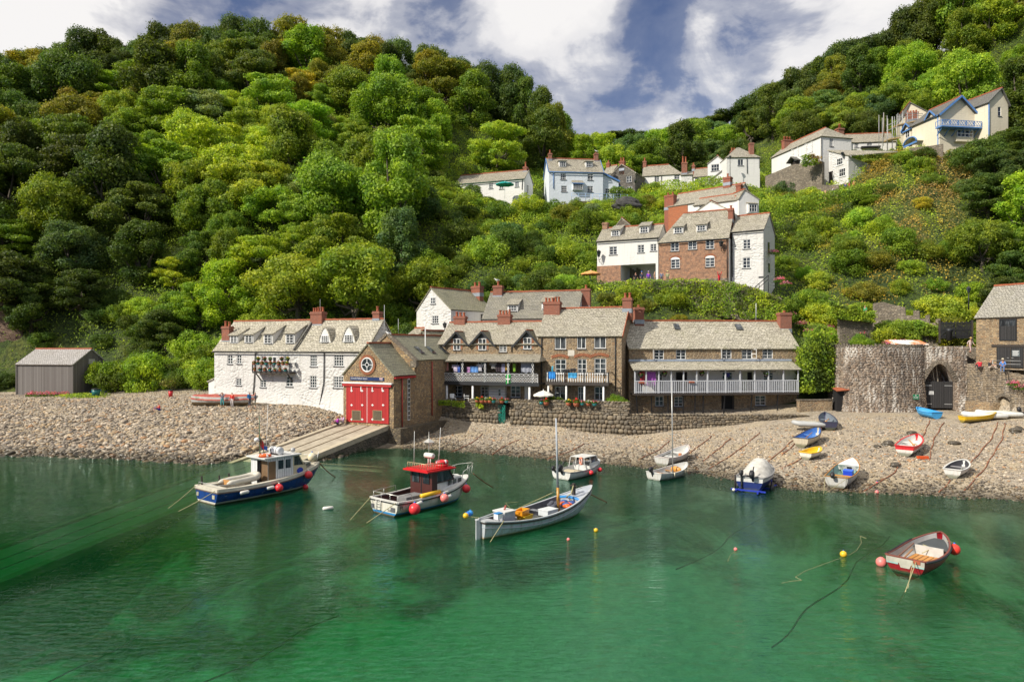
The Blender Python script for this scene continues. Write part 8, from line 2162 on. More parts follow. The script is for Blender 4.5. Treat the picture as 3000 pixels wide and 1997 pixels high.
for t,lab in((.45,'small red ball fender amidships on the cuddy boat'),(.75,'small red ball fender toward the bow of the cuddy boat')):buoy('ball_fender',lab,B.w(B.L*t,-B.b(t)-.2,.33),.18,RED_B,tie=B.w(B.L*t,-B.b(t),B.sheer(t)),cat='fender')
line('mooring_rope','bow line of the cuddy boat reaching into dark water',[B.w(5.1,0,.85),Wt(1786,1371)],.015,ROPE)
B=B5=dinghy('white clinker dinghy afloat with a tall thin mast',10.5,52.7,42,4.1,1.7,.55,.85,HWH('dinghy_white',(.03,.05,.16)),WIN,WIN,draft=.28,transom=.8,thm=TEAK,name='sailing_dinghy')
ms=B.part('mast',paint('alloy_mast',(.55,.55,.54),.35,.4),lambda m:[m.tube([(2.4,0,0),(2.25,0,7.3)],[.05,.035],8),m.beam((2.33,-.42,3.2),(2.33,.42,3.2),.03,.03)])
B.part('buoyancy_bag',m_plastic('bag_orange',(.62,.28,.05)),lambda m:m.ball((2.95,.1,.42),(.18,.5,.26)));B.outboard(.1,25,.95)
B.part('fender_strip',CREAMB,lambda m:[m.tube([(B.L*t,-B.b(t)-.05,.5),(B.L*t,-B.b(t)-.06,.18)],.05,6)for t in(.33,)]);B.part('fender_strip',CREAMB,lambda m:[m.tube([(B.L*t,-B.b(t)-.05,.55),(B.L*t,-B.b(t)-.06,.2)],.05,6)for t in(.68,)])
B6=dinghy('empty white rowing boat grounded at the waterline behind the masted dinghy',12.25,58.2,47,4.2,1.75,.6,.9,HWH('rower_white',None),WIN,paint('pink_white_rim',(.66,.58,.55)),draft=.28,beached=True,sink=.12,thw=((.42,.3),(.7,.4)))
B6.part('bailer',paint('bailer_orange',(.55,.2,.08)),lambda m:m.box(2.2,2.4,-.5,-.3,.35,.55));B6.part('oar',DARKW,lambda m:m.beam((.5,.3,.5),(2.2,.5,.52),.05,.05))
B=B7=Boat('covered_boat','motor boat under a pale grey cover on a blue launching trailer','boat',16.2,48.55,58,4.9,2.05,.85,1.15,.3,.88,.82,z=.12)
B.hull(m_hull('navy_hull',(.62,.62,.60),(.012,.025,.16),(.012,.025,.14),.52,.5,.2));B.rim(paint('grey_band',(.25,.25,.26)),.08,.07,0,'gunwale',.02)
def cover(m):
 rows=[]
 for i in range(25):
  t=.02+.80*i/24;top=B.sheer(t)+.08+.80*max(0,math.sin(min(1,t/.62)*math.pi/2))**1.5*(1 if t<.66 else max(0,1-((t-.66)/.17))**.8)
  row=[]
  for j in range(17):
   s_=-1+2*j/16;y=s_*(B.b(t)+.03);k=1-abs(s_)**2.4
   fold=.035*math.sin(9*t*3+s_*7)*(1-abs(s_)*.5)+.03*math.sin(j*2.2+t*30)
   row.append((B.L*t,y*(1-.12*k),B.sheer(t)-.12*abs(s_)**8+(top-B.sheer(t))*k+fold*k))
  rows.append(row)
 m.grid(rows)
B.part('cover',mat('canvas_cover',lambda g:g.out(g.pbr(g.ramp(g.noise(g.ob(),2.2,5),[(.35,(.42,.40,.36)),(.7,(.62,.60,.55))]),.85,g.bump(g.noise(g.mapv(g.ob(),(.6,4,.6)),1.5,2),.05,.6)))),cover)
B.deck(WIN,.78,.985,0,'foredeck');B.outboard(-.25,38,1.3,x=-.12);B.outboard(.5,5,1.0)
TRB=paint('trailer_blue',(.015,.04,.42),.5)
tr=thing('boat_trailer','bright blue boat trailer half under water beneath the covered boat','trailer',mx=B.mx)
mb=MB();mb.beam((-.9,.75,-.02),(4.3,.35,.0),.1,.1);mb.beam((-.9,-.75,-.02),(4.3,-.35,.0),.1,.1);mb.beam((-.3,-1.15,.0),(-.3,1.15,.0),.1,.1);mb.beam((1.6,-1.2,-.1),(1.6,1.2,-.1),.1,.1);mb.beam((2.2,-1.0,-.05),(1.5,-1.15,.5),.07,.07);mb.beam((2.2,-1.0,-.05),(2.8,-1.2,.0),.07,.07);mb.build('frame',TRB,tr)
for sg in(-1,1):
 mb=MB();mb.tube([(1.6,sg*1.05,-.1),(1.6,sg*1.25,-.1)],.28,14);mb.build('wheel',BLACK,tr)
mb=MB();mb.ball((-.95,.8,.08),.11);mb.build('marker_ball',WHT_B,tr)
mb=MB();mb.tube([(.0,.95,-.1),(-.05,.95,.95)],.06,6);mb.build('guide_post',DARKW,tr)
B=B8=dinghy('white dinghy with pale green inside, red bottom and a blue box, bow up the beach',22.35,49.0,51,4.5,1.75,.68,.98,m_hull('whitered_hull',W8,None,(.22,.02,.03),.1,-.08,.3,.12),paint('pale_green',(.30,.46,.40),.5,0,.2),TEAK,draft=.32,transom=.85,beached=True,sink=.1,thw=((.33,.26),),thm=paint('orange_thwart',(.55,.25,.05)))
B.deck(WIN,.72,.985,0);B.part('bulkhead',paint('pale_green',(.30,.46,.40),.5,0,.2),lambda m:m.poly([(B.L*.72,-B.b(.72)+.04,B.sheer(.72)),(B.L*.72,B.b(.72)-.04,B.sheer(.72)),(B.L*.72,.3,-.1),(B.L*.72,-.3,-.1)]));B.part('hatch',BLACK,lambda m:m.box(B.L*.72-.03,B.L*.72,-.22,.1,.25,.62));B.outboard(.15,50,1.0)
t=thing('storage_box','square blue box inside the green lined dinghy','box',mx=B.mx@Matrix.Translation((2.6,-.15,.18)));mb=MB();mb.box(-.25,.25,-.3,.3,0,.32);mb.build('box',m_plastic('box_blue',(.02,.06,.55)),t);mb=MB();mb.box(-.27,.27,-.32,.32,.321,.37);mb.build('lid',m_plastic('box_blue2',(.03,.12,.65)),t)
for a,q_ in((.7,(2413,1446)),(-.7,(2418,1444))):line('mooring_rope','thin stern rope of the green lined dinghy entering the water',[B.w(0,a,.65),Wt(*q_)],.014,ROPE,group='stern ropes of the green lined dinghy')
def beach(label,px,py,zg,hd,L,Bm,st,bw,*a,**k):
 x,d,_=sight(px,py);return dinghy(label,x,d,hd,L,Bm,st,bw,*a,beached=True,**k)
YL=m_hull('yellow_rim',(.72,.70,.62),None,None,wear=.3)
B9=beach('tiny white tender with yellow rim and yellow inside, below the blue lined boat',2360,1347,1.25,38,2.1,1.2,.42,.52,YL,m_plastic('tender_yellow',(.78,.50,.03)),m_plastic('tender_yellow',(.78,.50,.03)),draft=.2,transom=.85,rim_w=.1)
B10=beach('cream rowing boat with bright blue inside and dark rim',2346,1312,1.55,46,3.9,1.55,.6,.85,m_hull('cream_hull',(.66,.60,.46),None,None,wear=.3,clinker=.13),paint('sky_blue',(.10,.26,.62),.5,0,.3),paint('dark_rim',(.06,.05,.06)),draft=.28,transom=.82)
B10.part('oar',TEAK,lambda m:m.beam((.6,-.2,.5),(2.8,.1,.55),.05,.05))
B11=beach('slate blue rowing boat with an orange oar, drawn up below the kiln yard',2432,1262,2.5,74,3.4,1.5,.6,.85,m_hull('slateblue_hull',(.06,.065,.13),None,(.20,.04,.04),.1,-.15,.3,.12),paint('grey_blue_lining',(.20,.23,.27),.6,0,.3),paint('dark_blue_rim',(.05,.06,.10)),draft=.26,transom=.84)
B11.part('oar',paint('orange_oar',(.60,.26,.05)),lambda m:[m.beam((.5,.3,.55),(2.2,-.2,.45),.05,.05),m.box(.3,.55,.2,.4,.53,.57)])
def gp(px,py,zg,hd,dz=0.0):
 x,d,_=sight(px,py);return Matrix.Translation((x,d,gz(x,d)+dz))@Matrix.Rotation(R_(hd),4,'Z')
mx=gp(2418,1258,2.4,172,.28);inflatable('grey inflatable dinghy on a two wheeled trolley beside the slate blue boat',mx,2.9,1.4,.21,INFG)
tr=thing('launch_trolley','small trolley with red hubbed wheels under the grey inflatable','trolley',mx=mx);mb=MB();mb.beam((.6,-.6,-.08),(.6,.6,-.08),.05,.05);mb.beam((.3,0,-.06),(2.4,0,-.02),.05,.05);mb.build('frame',IRON,tr)
for sg in(-1,1):mb=MB();mb.tube([(.6,sg*.55,-.12),(.6,sg*.68,-.12)],.17,12);wo_=mb.build('wheel',BLACK,tr);mb=MB();mb.tube([(.6,sg*.54,-.12),(.6,sg*.69,-.12)],.08,10);mb.build('hub',paint('hub_red',(.5,.05,.04)),wo_)
LB=m_plastic('light_blue',(.06,.36,.72),.4)
B13=beach('small all light blue dinghy sitting before the kiln gates',2745,1228,3.0,100,2.6,1.55,.5,.62,LB,LB,LB,draft=.2,transom=.8,rim_w=.1,wmax=.35)
B14=beach('yellow hulled rowing boat with white inside, moored along the top of the shingle',2818,1238,3.05,2,3.3,1.35,.42,.55,m_hull('yellow_hull',(.72,.46,.015),None,None,wear=.25),WIN,m_hull('yellow_hull',(.72,.46,.015),None,None,wear=.25),draft=.2,transom=.75)
B14.part('crate',paint('brown_crate',(.30,.12,.05)),lambda m:m.box(1.4,1.8,-.2,.2,-.05,.2))
mx=gp(2945,1226,3.1,178,.05);inflatable('white inflatable dinghy right behind the yellow rowing boat',mx,3.9,1.6,.25,INFW)
mx=gp(2992,1222,3.1,172,.05);inflatable('white inflatable with an outboard tilted up, at the end of the boat row',mx,3.9,1.6,.25,INFW,True)
RT=m_hull('redtop_hull',(.68,.67,.64),None,(.25,.05,.05),.1,-.2,.3,.0,band=(.62,.03,.04),zband=.30)
B=B17=beach('white rowing boat with broad red rim and an orange oar',2650,1338,1.45,47,3.8,1.65,.62,.82,RT,WIN,paint('red_rim',(.60,.03,.035)),draft=.28,transom=.82,rim_w=.11)
B.part('oar',paint('orange_oar',(.60,.26,.05)),lambda m:[m.beam((1.2,-.35,.5),(2.7,.35,.55),.06,.05),m.box(1.0,1.3,-.5,-.3,.5,.55)])
B18=beach('white dinghy with dark grey inside near the water',2790,1402,.7,42,2.7,1.35,.46,.58,m_hull('plain_white_hull',(.68,.67,.65),None,None,wear=.25),paint('charcoal_lining',(.06,.06,.07),.6,0,.3),WIN,draft=.22,transom=.82,rim_w=.1,thm=paint('grey_thwart2',(.30,.29,.30)))
t=thing('orange_fender','long orange fender lying on shingle beside the red rimmed boat','fender',mx=gp(2703,1345,1.3,6,.12));mb=MB();mb.box(-.45,.45,-.12,.12,-.1,.12);mb.build('block',m_plastic('fender_orange',(.72,.10,.02)),t);mb=MB();mb.tube([(-.47,0,.02),(-.6,0,.05)],.03,6);mb.build('loop',ROPE,t)
HR=m_hull('red_hull',(.30,.012,.022),None,(.02,.02,.024),.1,.07,.35,.16,.3)
B=B19=dinghy('dark red clinker dinghy afloat with orange floor and grey white inside',17.25,31.2,42,4.5,1.85,.66,1.0,HR,paint('grey_white_lining',(.52,.50,.48),.55,0,.35),paint('red_brown_rim',(.22,.06,.045)),draft=.3,transom=.86,thw=(),rim_w=.08,zf=.16)
B.part('rubbing_strip',BLACK,lambda m:[m.tube([(B.L*t,sg*(B.b(t)+.06),B.sheer(t)-.03)for t in np.linspace(.0 if sg<0 else .05,.72,12)],.05,6)for sg in(-1,)]);B.part('rubbing_strip',BLACK,lambda m:m.tube([(B.L*t,(B.b(t)+.05),B.sheer(t)+.02)for t in np.linspace(.05,.72,12)],.05,6))
B.part('floor_boards',paint('floor_orange',(.55,.24,.05),.5,0,.3),lambda m:[m.box(B.L*.05,B.L*.62,y-.085,y+.085,.19,.215)for y in(-.42,-.21,0,.21,.42)])
B.part('side_bench',paint('bench_white',(.58,.56,.52),.5,0,.3),lambda m:[m.box(B.L*.66,B.L*.68,-.6,.6,.16,.58)])
B.part('foredeck',paint('deck_charcoal',(.06,.07,.075),.6),lambda m:m.grid([[(B.L*t+.06,s_*(B.b(t)-.07),B.sheer(t)-.22)for s_ in np.linspace(-1,1,5)]for t in np.linspace(.68,.95,8)]))
B.part('transom_board',paint('transom_cream',(.50,.47,.40),.55,0,.4),lambda m:[m.poly([(-.025,-B.b(0)+.01,.62),(-.025,B.b(0)-.01,.62),(-.025,B.b(0)-.02,.40),(-.025,.25,.40),(-.025,.18,.22),(-.025,-.18,.22),(-.025,-.25,.40),(-.025,-B.b(0)+.02,.40)])])
B.part('transom_stripe',paint('transom_mint',(.35,.52,.50)),lambda m:[m.box(-.03,-.02,.28,B.b(0)-.03,.33,.40)]);B.part('transom_stripe',paint('transom_mint',(.35,.52,.50)),lambda m:[m.box(-.03,-.02,-B.b(0)+.03,-.28,.33,.40)])
B.part('oar',paint('dark_oar',(.20,.10,.07),.6),lambda m:m.beam((.5,.62,.36),(3.0,.66,.62),.05,.05));B.part('oar',paint('pale_oar',(.38,.20,.09),.6),lambda m:m.beam((.9,.5,.22),(2.6,.58,.42),.05,.05));B.part('motor_bracket',paint('bracket_red',(.4,.1,.05)),lambda m:m.box(-.06,.06,-.62,-.35,.5,.66))
B.part('bench_rope',ROPE,lambda m:m.tube([(3.1,.3,.6),(3.3,.1,.5),(3.0,0,.45),(2.7,.2,.3)],.02,5))
buoy('ball_fender','orange red ball fender hung by the bow of the dark red dinghy',B.w(3.9,-.78,.45),.26,m_plastic('fender_scarlet',(.78,.05,.03)),tie=B.w(3.7,-.5,.85),cat='fender')
p=Wt(2582,1655);buoy('mooring_buoy','pale pink buoy floating beside the dark red dinghy stern',(p.x,p.y,.14),.235,PINK_B,BLACK)
line('mooring_rope','twin stern rope of the dark red dinghy sinking toward weed',[B.w(-.02,-.45,.6),Wt(2652,1733),Wt(2630,1770,-.8)],.02,ROPE);line('mooring_rope','second strand of the dark red dinghy stern rope',[B.w(-.02,-.32,.6),Wt(2660,1722)],.014,ROPE)
for px,py,r,m_,lab in((2471,1628,.16,YEL_B,'yellow buoy floating between the tangled rope and the pink buoy'),(1746,1556,.12,YEL_B,'small yellow buoy off the bow of the long grey boat'),(1665,1582,.085,PINK_B,'tiny pink float beside the long grey boat hull'),(2155,1611,.09,PINK_B,'tiny pink white float alone in open water'),(2570,1424,.2,RED_B,'bright red buoy at the waterline between beached dinghies'),(2569,1444,.13,PINK_B,'small pinkish buoy just below the bright red waterline buoy')):
 p=Wt(px,py);buoy('mooring_buoy',lab,(p.x,p.y,r*.55),r,m_)
p=Wt(961,1491);t=thing('fender','loose white fender floating between the two fishing boats','fender',(p.x,p.y,.06),.5);mb=MB();mb.tube([(-.33,0,0),(-.28,0,0),(.28,0,0),(.33,0,0)],[.04,.12,.12,.04],10);mb.build('body',WHT_B,t)
def floatline(label,pts,r=.009):return line('floating_rope',label,[Wt(*p)+Vector((0,0,.015))for p in pts],r,ROPE,n=4)
floatline('tangled yellow rope floating near the yellow buoy',[(2471,1630),(2490,1625),(2510,1612),(2524,1590),(2520,1570),(2538,1577)]);floatline('pale line drifting in loops in the middle of the harbour',[(2471,1632),(2420,1650),(2360,1672),(2330,1690),(2350,1700),(2320,1702),(2290,1708)]);floatline('thin curl of line floating astern of the grey boat',[(1458,1493),(1495,1488),(1480,1473),(1520,1470)]);floatline('pale line trailing from the tiny pink white float',[(2155,1613),(2140,1625),(2132,1645)]);floatline('green line stretched on the water ahead of the blue fishing boat',[(938,1357),(1000,1361),(1122,1368)])
f=Fac(565,80.0,752,79.0)
p=f.w(0,0,0);zb=3.0
B=B20=Boat('covered_rowing_boat','long narrow rowing boat under a faded red cover before the white cottage','boat',p.x,p.y,math.degrees(f.yaw),f.L,1.6,.75,.85,.35,.45,.66,z=3.55)
B.hull(m_hull('gig_hull',(.55,.55,.54),None,(.25,.07,.06),.1,.05,.3))
B.part('cover',mat('red_canvas',lambda g:g.out(g.pbr(g.ramp(g.noise(g.ob(),1.6,5),[(.35,(.30,.06,.045)),(.7,(.46,.13,.09))]),.85,g.bump(g.noise(g.mapv(g.ob(),(4,1,1)),2,4),.06,1.0)))),lambda m:m.grid([[(B.L*t,s_*(B.b(t)+.04),B.sheer(t)-.38*(abs(s_)**6)+.30*(1-abs(s_)**1.4)*math.sin(math.pi*min(1,max(0,t))**.8)**.5+.02*math.sin(t*40))for s_ in np.linspace(-1,1,13)]for t in np.linspace(.0,.99,36)]))
B.part('name_plate',paint('plate_pale',(.4,.45,.35)),lambda m:m.box(.6,1.2,-B.b(.1)-.07,-B.b(.1)-.03,.48,.66))
t=thing('tarp_boat','blue covered dinghy tucked behind the grey plank shed','boat',mx=gp(262,1153,3.65,25,.1));mb=MB();mb.grid([[(2.8*a,(b_-.5)*1.3*math.sin(math.pi*(.08+.9*a))**.7,.55*math.sin(math.pi*(.1+.8*a))*(1-(2*b_-1)**2)**.6+.25*a)for b_ in np.linspace(0,1,9)]for a in np.linspace(0,1,14)]);mb.build('cover',m_plastic('tarp_blue',(.012,.03,.22),.6),t);mb=MB();mb.box(.3,2.3,-.4,.4,-.1,.12);mb.build('hull',WIN,t)
def chain(label,pts,r=.04,grp='rusty mooring chains across the shingle'):
 P3=[]
 for px,py in pts:P3.append(sight(px,py,-.3))
 out=[]
 for a,b in zip(P3,P3[1:]):
  for k in range(8):
   t_=k/8;x,y=a[0]+(b[0]-a[0])*t_,a[1]+(b[1]-a[1])*t_;out.append((x+.05*math.sin(y*1.7),y,max(gz(x,y),-.3)+.05))
 out.append(P3[-1]);o0=Vector(out[0]);mb=MB()
 mb.tube([Vector(p_)-o0 for p_ in out],[r*(1+.25*math.sin(i*1.9))for i in range(len(out))],6);o=mb.build('mooring_chain',CHAIN,None,o0)
 tag(o,label,'chain',grp)
CH_=[([(1415,1272),(1380,1300),(1300,1335)],'below the wall steps'),([(1520,1290),(1470,1312),(1440,1335)],'rising to the hanging net'),([(1710,1300),(1680,1320),(1600,1348)],'under the tall stone house wall'),([(1960,1292),(1940,1312),(1870,1348)],'beside the white grounded rowing boat'),([(2085,1278),(2060,1300),(2010,1335)],'reaching the bow of the white grounded boat'),([(2140,1285),(2110,1312),(2060,1350)],'in open shingle between grounded boat and covered boat'),([(2225,1268),(2170,1315),(2075,1375)],'running down to the water beside the masted dinghy'),([(2335,1280),(2290,1320),(2200,1395)],'passing under the covered boat'),([(2380,1258),(2330,1300),(2290,1335)],'from the grey inflatable down past the blue lined boat'),([(2348,1343),(2320,1360),(2290,1375)],'beside the tiny yellow tender'),([(2725,1232),(2712,1262),(2700,1288)],'between light blue dinghy and red rimmed boat'),([(2765,1238),(2735,1290),(2722,1350)],'down from the light blue dinghy past the orange fender'),([(2640,1360),(2620,1385),(2575,1415),(2530,1440)],'from the red rimmed boat to the red buoy'),([(2925,1238),(2905,1285),(2840,1362)],'from the white inflatables to the dark lined dinghy'),([(2945,1240),(2935,1290),(2880,1380),(2820,1442)],'longest, passing the dark lined dinghy to the water'),([(2785,1408),(2770,1425),(2750,1442)],'under the stern of the dark lined dinghy')]
for p_,l in CH_:chain('rusty mooring chain over the shingle, '+l,p_)
for k,pts in enumerate([[(60,1880),(420,1770),(740,1675)],[(560,1950),(860,1830),(1000,1770)],[(100,1990),(330,1940),(500,1890)],[(1990,1700),(2120,1650),(2240,1590)],[(2250,1900),(2420,1790),(2620,1640)]]):
 o=line('ground_chain','dark ground chain lying on the sea bed',[Vector((x_+.25*math.sin(y_*1.3),y_,gz(x_,y_)+.03))for a_,b_ in zip(pts,pts[1:])for t_ in np.linspace(0,.9,8)for py in(a_[1]+(b_[1]-a_[1])*t_,)for px in(a_[0]+(b_[0]-a_[0])*t_,)for y_ in((EYE+2.6)*F/(py-HY),)for x_ in((px-CX)/F*y_,)],.035,paint('weedy_chain',(.07,.10,.045),.9),'chain',group='ground chains on the sea bed',n=2)
# shingle and boulders
def m_shingle(g):
 isl=g.n('ShaderNodeNewGeometry').outputs['Random Per Island'];o=g.ob();n=g.noise(o,6,4,.7)
 c=g.ramp(isl,[(0,(.09,.088,.09)),(.18,(.25,.24,.23)),(.36,(.40,.37,.33)),(.5,(.14,.135,.135)),(.64,(.36,.29,.20)),(.76,(.50,.47,.43)),(.86,(.20,.20,.21)),(.94,(.34,.20,.11))],'CONSTANT')
 c=g.mix(g.ramp(n,[(.4,0),(.75,.5)]),c,(.44,.36,.26));c=g.mix(1.0,c,(1.12,1.02,.88),'MULTIPLY')
 z=g.math('MULTIPLY_ADD',n,.25,g.sep(o)[2]);wet=g.ramp(z,[(.38,1),(.75,0)])
 c=g.mix(wet,c,g.mix(1.0,c,(.30,.29,.25),'MULTIPLY'))
 g.out(g.pbr(c,g.math('MULTIPLY_ADD',wet,-.5,.8),g.bump(n,.02,1.0)))
def stones(name,label,n,pxr,size,seed,sub=1,dfn=None):
 rg=np.random.default_rng(seed);V,Q=ico(sub)
 px=rg.uniform(*pxr,n);d0=np.array([wl(p)for p in px])+.1;d1=np.array([foot(p)for p in px])-.5
 t=rg.uniform(0,1,n);d=d0+(d1-d0)*(t if dfn is None else dfn(t))
 x=(px-CX)/F*d;z=ground(x,d)
 s=size[0]+(size[1]-size[0])*rg.uniform(0,1,n)**size[2]
 s=s*(1.15-.6*t)
 ok=np.ones(n,bool)
 for k in KEEP:
  fc,L,D=k[3],k[4],k[5];a,b=(x-fc.O.x)*fc.u.x+(d-fc.O.y)*fc.u.y,(x-fc.O.x)*fc.v.x+(d-fc.O.y)*fc.v.y
  ok&=~((a>-.4)&(a<L+.4)&(b>-.3)&(b<D+9))
 a,b=(x-BH.O.x)*BH.u.x+(d-BH.O.y)*BH.u.y,(x-BH.O.x)*BH.v.x+(d-BH.O.y)*BH.v.y
 ok&=~((a>-.6)&(a<5.8)&(b<2))
 ok&=~((px>1250)&(px<1845)&(d>np.interp(px,[1250,1842],[78.6,70.6])))&~((px>1842)&(px<2372)&(d>70.6))&~((px>=2372)&(d>71.5)&(px<2760))&~((px>=2760)&(d>66.5))
 x,d,z,s=x[ok],d[ok],z[ok],s[ok];n=len(x);m=len(V)
 sh=rg.uniform(.6,1.35,(n,3))*np.array([1.15,.95,.62]);an=rg.uniform(0,6.28,n);tl=rg.uniform(-.35,.35,n)
 P_=V[None]*sh[:,None]*(1+.17*rg.standard_normal((n,m,1)))*s[:,None,None]
 c,sn=np.cos(an)[:,None],np.sin(an)[:,None]
 X,Y,Z=P_[...,0]*c-P_[...,1]*sn,P_[...,0]*sn+P_[...,1]*c,P_[...,2]
 Z=Z+X*np.sin(tl)[:,None]
 v=np.stack([X+x[:,None],Y+d[:,None],Z+z[:,None]+s[:,None]*.18],-1).reshape(-1,3)
 q=(Q[None]+(np.arange(n)*m)[:,None,None]).reshape(-1,3)
 o=link(name,npmesh(name,v,q,mat('shingle_stone',m_shingle),True));o['kind']='stuff';o['label']=label
stones('boulders','grey rounded boulders covering the steep left beach',11000,(-250,1020),(.07,.30,2.6),1,2,lambda t:t**1.35*.80)
stones('pebbles','small grey and tan stones of the left beach',19000,(-250,1100),(.06,.15,1),2)
stones('shingle','pale shingle of the right beach',24000,(1180,3200),(.05,.145,1.6),3)
def rock(name,label,c,r,seed,m):
 V,Q=ico(4);rg=np.random.default_rng(seed);v=V*np.array(r)
 for k,a in((1.1,.35),(2.7,.18),(6,.08)):
  ph=rg.uniform(0,6,3);w_=np.sin(V[:,0:1]*k*2.1+ph[0]+V[:,2:3]*k*3)*np.cos(V[:,1:2]*k*2.6+ph[1])+np.round(np.sin(V[:,2:3]*k*4+ph[2])*2)/4;v=v*(1+a*.5*w_)
 o=link(name,npmesh(name,v,Q,m));o.location=c;tag(o,label,'rock');return o
M_ROCK=mat('cliff_rock',lambda g:(lambda o,n:g.out(g.pbr(g.ramp(n,[(.3,(.10,.06,.045)),(.5,(.22,.14,.10)),(.7,(.34,.25,.18))]),.9,g.bump(g.noise(g.mapv(o,(1,1,2.5)),2.2,6,.7),.4,1.0))))(g.ob(),g.noise(g.mapv(g.ob(),(1,1,3)),.9,6,.7)))
M_ROCKD=mat('dark_rock',lambda g:g.out(g.pbr(g.ramp(g.noise(g.ob(),1.2,5),[(.3,(.03,.03,.034)),(.7,(.11,.105,.10))]),.8,g.bump(g.noise(g.mapv(g.ob(),(1,1,3)),1.8,6,.7),.4,1.0))))
p=P(25,975,103);rock('rock_outcrop','reddish brown bare cliff showing through the trees behind the grey shed',(p.x-.5,p.y+.5,p.z),(4.8,3,7.5),3,M_ROCK)
p=P(1838,600,121.5);rock('rock_outcrop','black jagged rock below the terrace of the blue trimmed house',(p.x,p.y,p.z),(2.3,1.4,1.3),5,M_ROCKD)
for k,(px,py,r)in enumerate(((2671,1272,.42),(2601,1304,.5),(2796,1301,.45),(2622,1367,.4),(2975,1267,.5),(2983,1259,.45),(2570,1310,.3))):
 x,d,z=sight(px,py)
 rock('boulder',['dark grey boulder above the red rimmed boat','tan boulder left behind the red rimmed boat bow','flat brown boulder between the chains right of the orange fender','pale boulder under the red rimmed boat stern','white boulder in a cluster by the beach end','smaller white boulder in a cluster by the beach end','dark little boulder beside the tan boulder'][k],((px-CX)/F*d,d,z+r*.2),(r,r*.8,r*.55),10+k,mat('shingle_stone',m_shingle))
# flowers, ivy and hedges
def tuft_mesh(name,n,r,h,leaf,cols,seed):
 rg=np.random.default_rng(seed);d=rg.standard_normal((n,3));d[:,2]=np.abs(d[:,2]);d/=np.linalg.norm(d,axis=1,keepdims=True)
 p=d*np.array([r,r,h])*rg.uniform(.55,1,(n,1));nr=d+.6*rg.standard_normal((n,3));nr/=np.linalg.norm(nr,axis=1,keepdims=True)
 v,q=leaf_quads(p,nr,leaf*rg.uniform(.6,1.3,n),rg);me=npmesh(name,v,q,LEAFV)
 k=rg.choice(len(cols),n,p=np.array([c[1]for c in cols])/sum(c[1]for c in cols));fl=np.array([c[0]for c in cols])[k]
 fl=np.where((p[:,2:3]<h*.35)&(k[:,None]>0),np.array(cols[0][0]),fl)
 at=me.color_attributes.new('tint','FLOAT_COLOR','POINT');at.data.foreach_set('color',np.concatenate([np.repeat(fl,4,0),np.ones((4*n,1))],1).astype(np.float32).ravel());return me
GRN,PNK,RD,YW,WTE=(.08,.16,.02),(.75,.16,.34),(.70,.03,.04),(.80,.55,.04),(.75,.72,.68)
VAL=[tuft_mesh('valerian',420,1.0,.8,.09,[(GRN,1),(PNK,1.2),((.62,.2,.42),.6)],k)for k in range(3)]
def on_ground(px,py,z=3.0):return sight(px,py)
def flower(label,x,y,z,sc,k,name='flowering_plant',group=None,me=None):
 o=link(name,me or VAL[k%3]);o.location=(x,y,z);o.scale=(sc,sc,sc);o.rotation_euler=(0,0,k*1.7);return tag(o,label,'plant',group)
for k,(px,sc)in enumerate(((95,.9),(118,.8),(140,.9),(165,.8),(190,.75))):
 d=89.8-.3*(k%2);x=(px-CX)/F*d;flower('pink valerian in flower along the front of the grey plank shed',x,d,gz(x,d),sc,k,group='pink valerian before the grey shed')
for k,(px,py,d)in enumerate(((2375,905,88.5),(2400,918,88),(2425,895,88.6),(2445,930,86.5),(2470,905,87.5),(2490,925,86),(2500,898,87.5),(2520,915,85.5),(2400,950,85.5),(2350,880,90),(2620,960,82),(2640,952,82.2),(2605,968,81.8),(2435,865,90),(2320,860,92))):
 x=(px-CX)/F*d;flower('pink valerian clump on the bank between balcony house and ruined wall',x,d,gz(x,d)+.5,1.0,k,group='pink valerian on the bank')
for k,(px,py,d)in enumerate(((2286,815,91),(2300,828,90),(2265,735,95))):x=(px-CX)/F*d;flower('pink flowering bush beside the steps of the narrow white house',x,d,max(gz(x,d),P(px,py+10,d).z),.9,k,group='pink bushes by the steps')
for k,(px,py,d)in enumerate(((2965,1128,69.3),(2985,1140,68.6))):p=P(px,py,d);flower('pink valerian rooted in the retaining wall',p.x,p.y-.2,p.z,.7,k,group='valerian in the retaining wall')
def leaf_strip(name,label,pts,w_,h,n,leaf,cols,seed,cat='ivy',drop=0.0):
 rg=np.random.default_rng(seed);A=np.array([tuple(p)for p in pts],float);seg=np.linalg.norm(np.diff(A,axis=0),axis=1);cum=np.concatenate([[0],np.cumsum(seg)]);t=rg.uniform(0,cum[-1],n)
 c=np.stack([np.interp(t,cum,A[:,k])for k in range(3)],1);lump=.6+.8*smooth_noise(c[:,0],c[:,1],1.5,seed)
 p=c+np.stack([rg.uniform(-1,1,n)*w_*.3,rg.uniform(-1,1,n)*w_*.5-w_*.1,rg.uniform(-drop,h,n)*lump],1);nr=rg.standard_normal((n,3))*.6+np.array([0,-.7,.5]);nr/=np.linalg.norm(nr,axis=1,keepdims=True)
 v,q=leaf_quads(p,nr,leaf*rg.uniform(.6,1.4,n),rg);me=npmesh(name,v,q,LEAFV);k=smooth_noise(c[:,0],c[:,1]+p[:,2],1.2,seed+4);cc=np.array(cols)[np.clip((k*len(cols)).astype(int),0,len(cols)-1)]*rg.uniform(.75,1.3,(n,1))
 at=me.color_attributes.new('tint','FLOAT_COLOR','POINT');at.data.foreach_set('color',np.concatenate([np.repeat(cc,4,0),np.ones((4*n,1))],1).astype(np.float32).ravel());return tag(link(name,me),label,cat)
LC=[PAL['mid'],PAL['bright'],PAL['lime'],PAL['dark'],PAL['bright']]
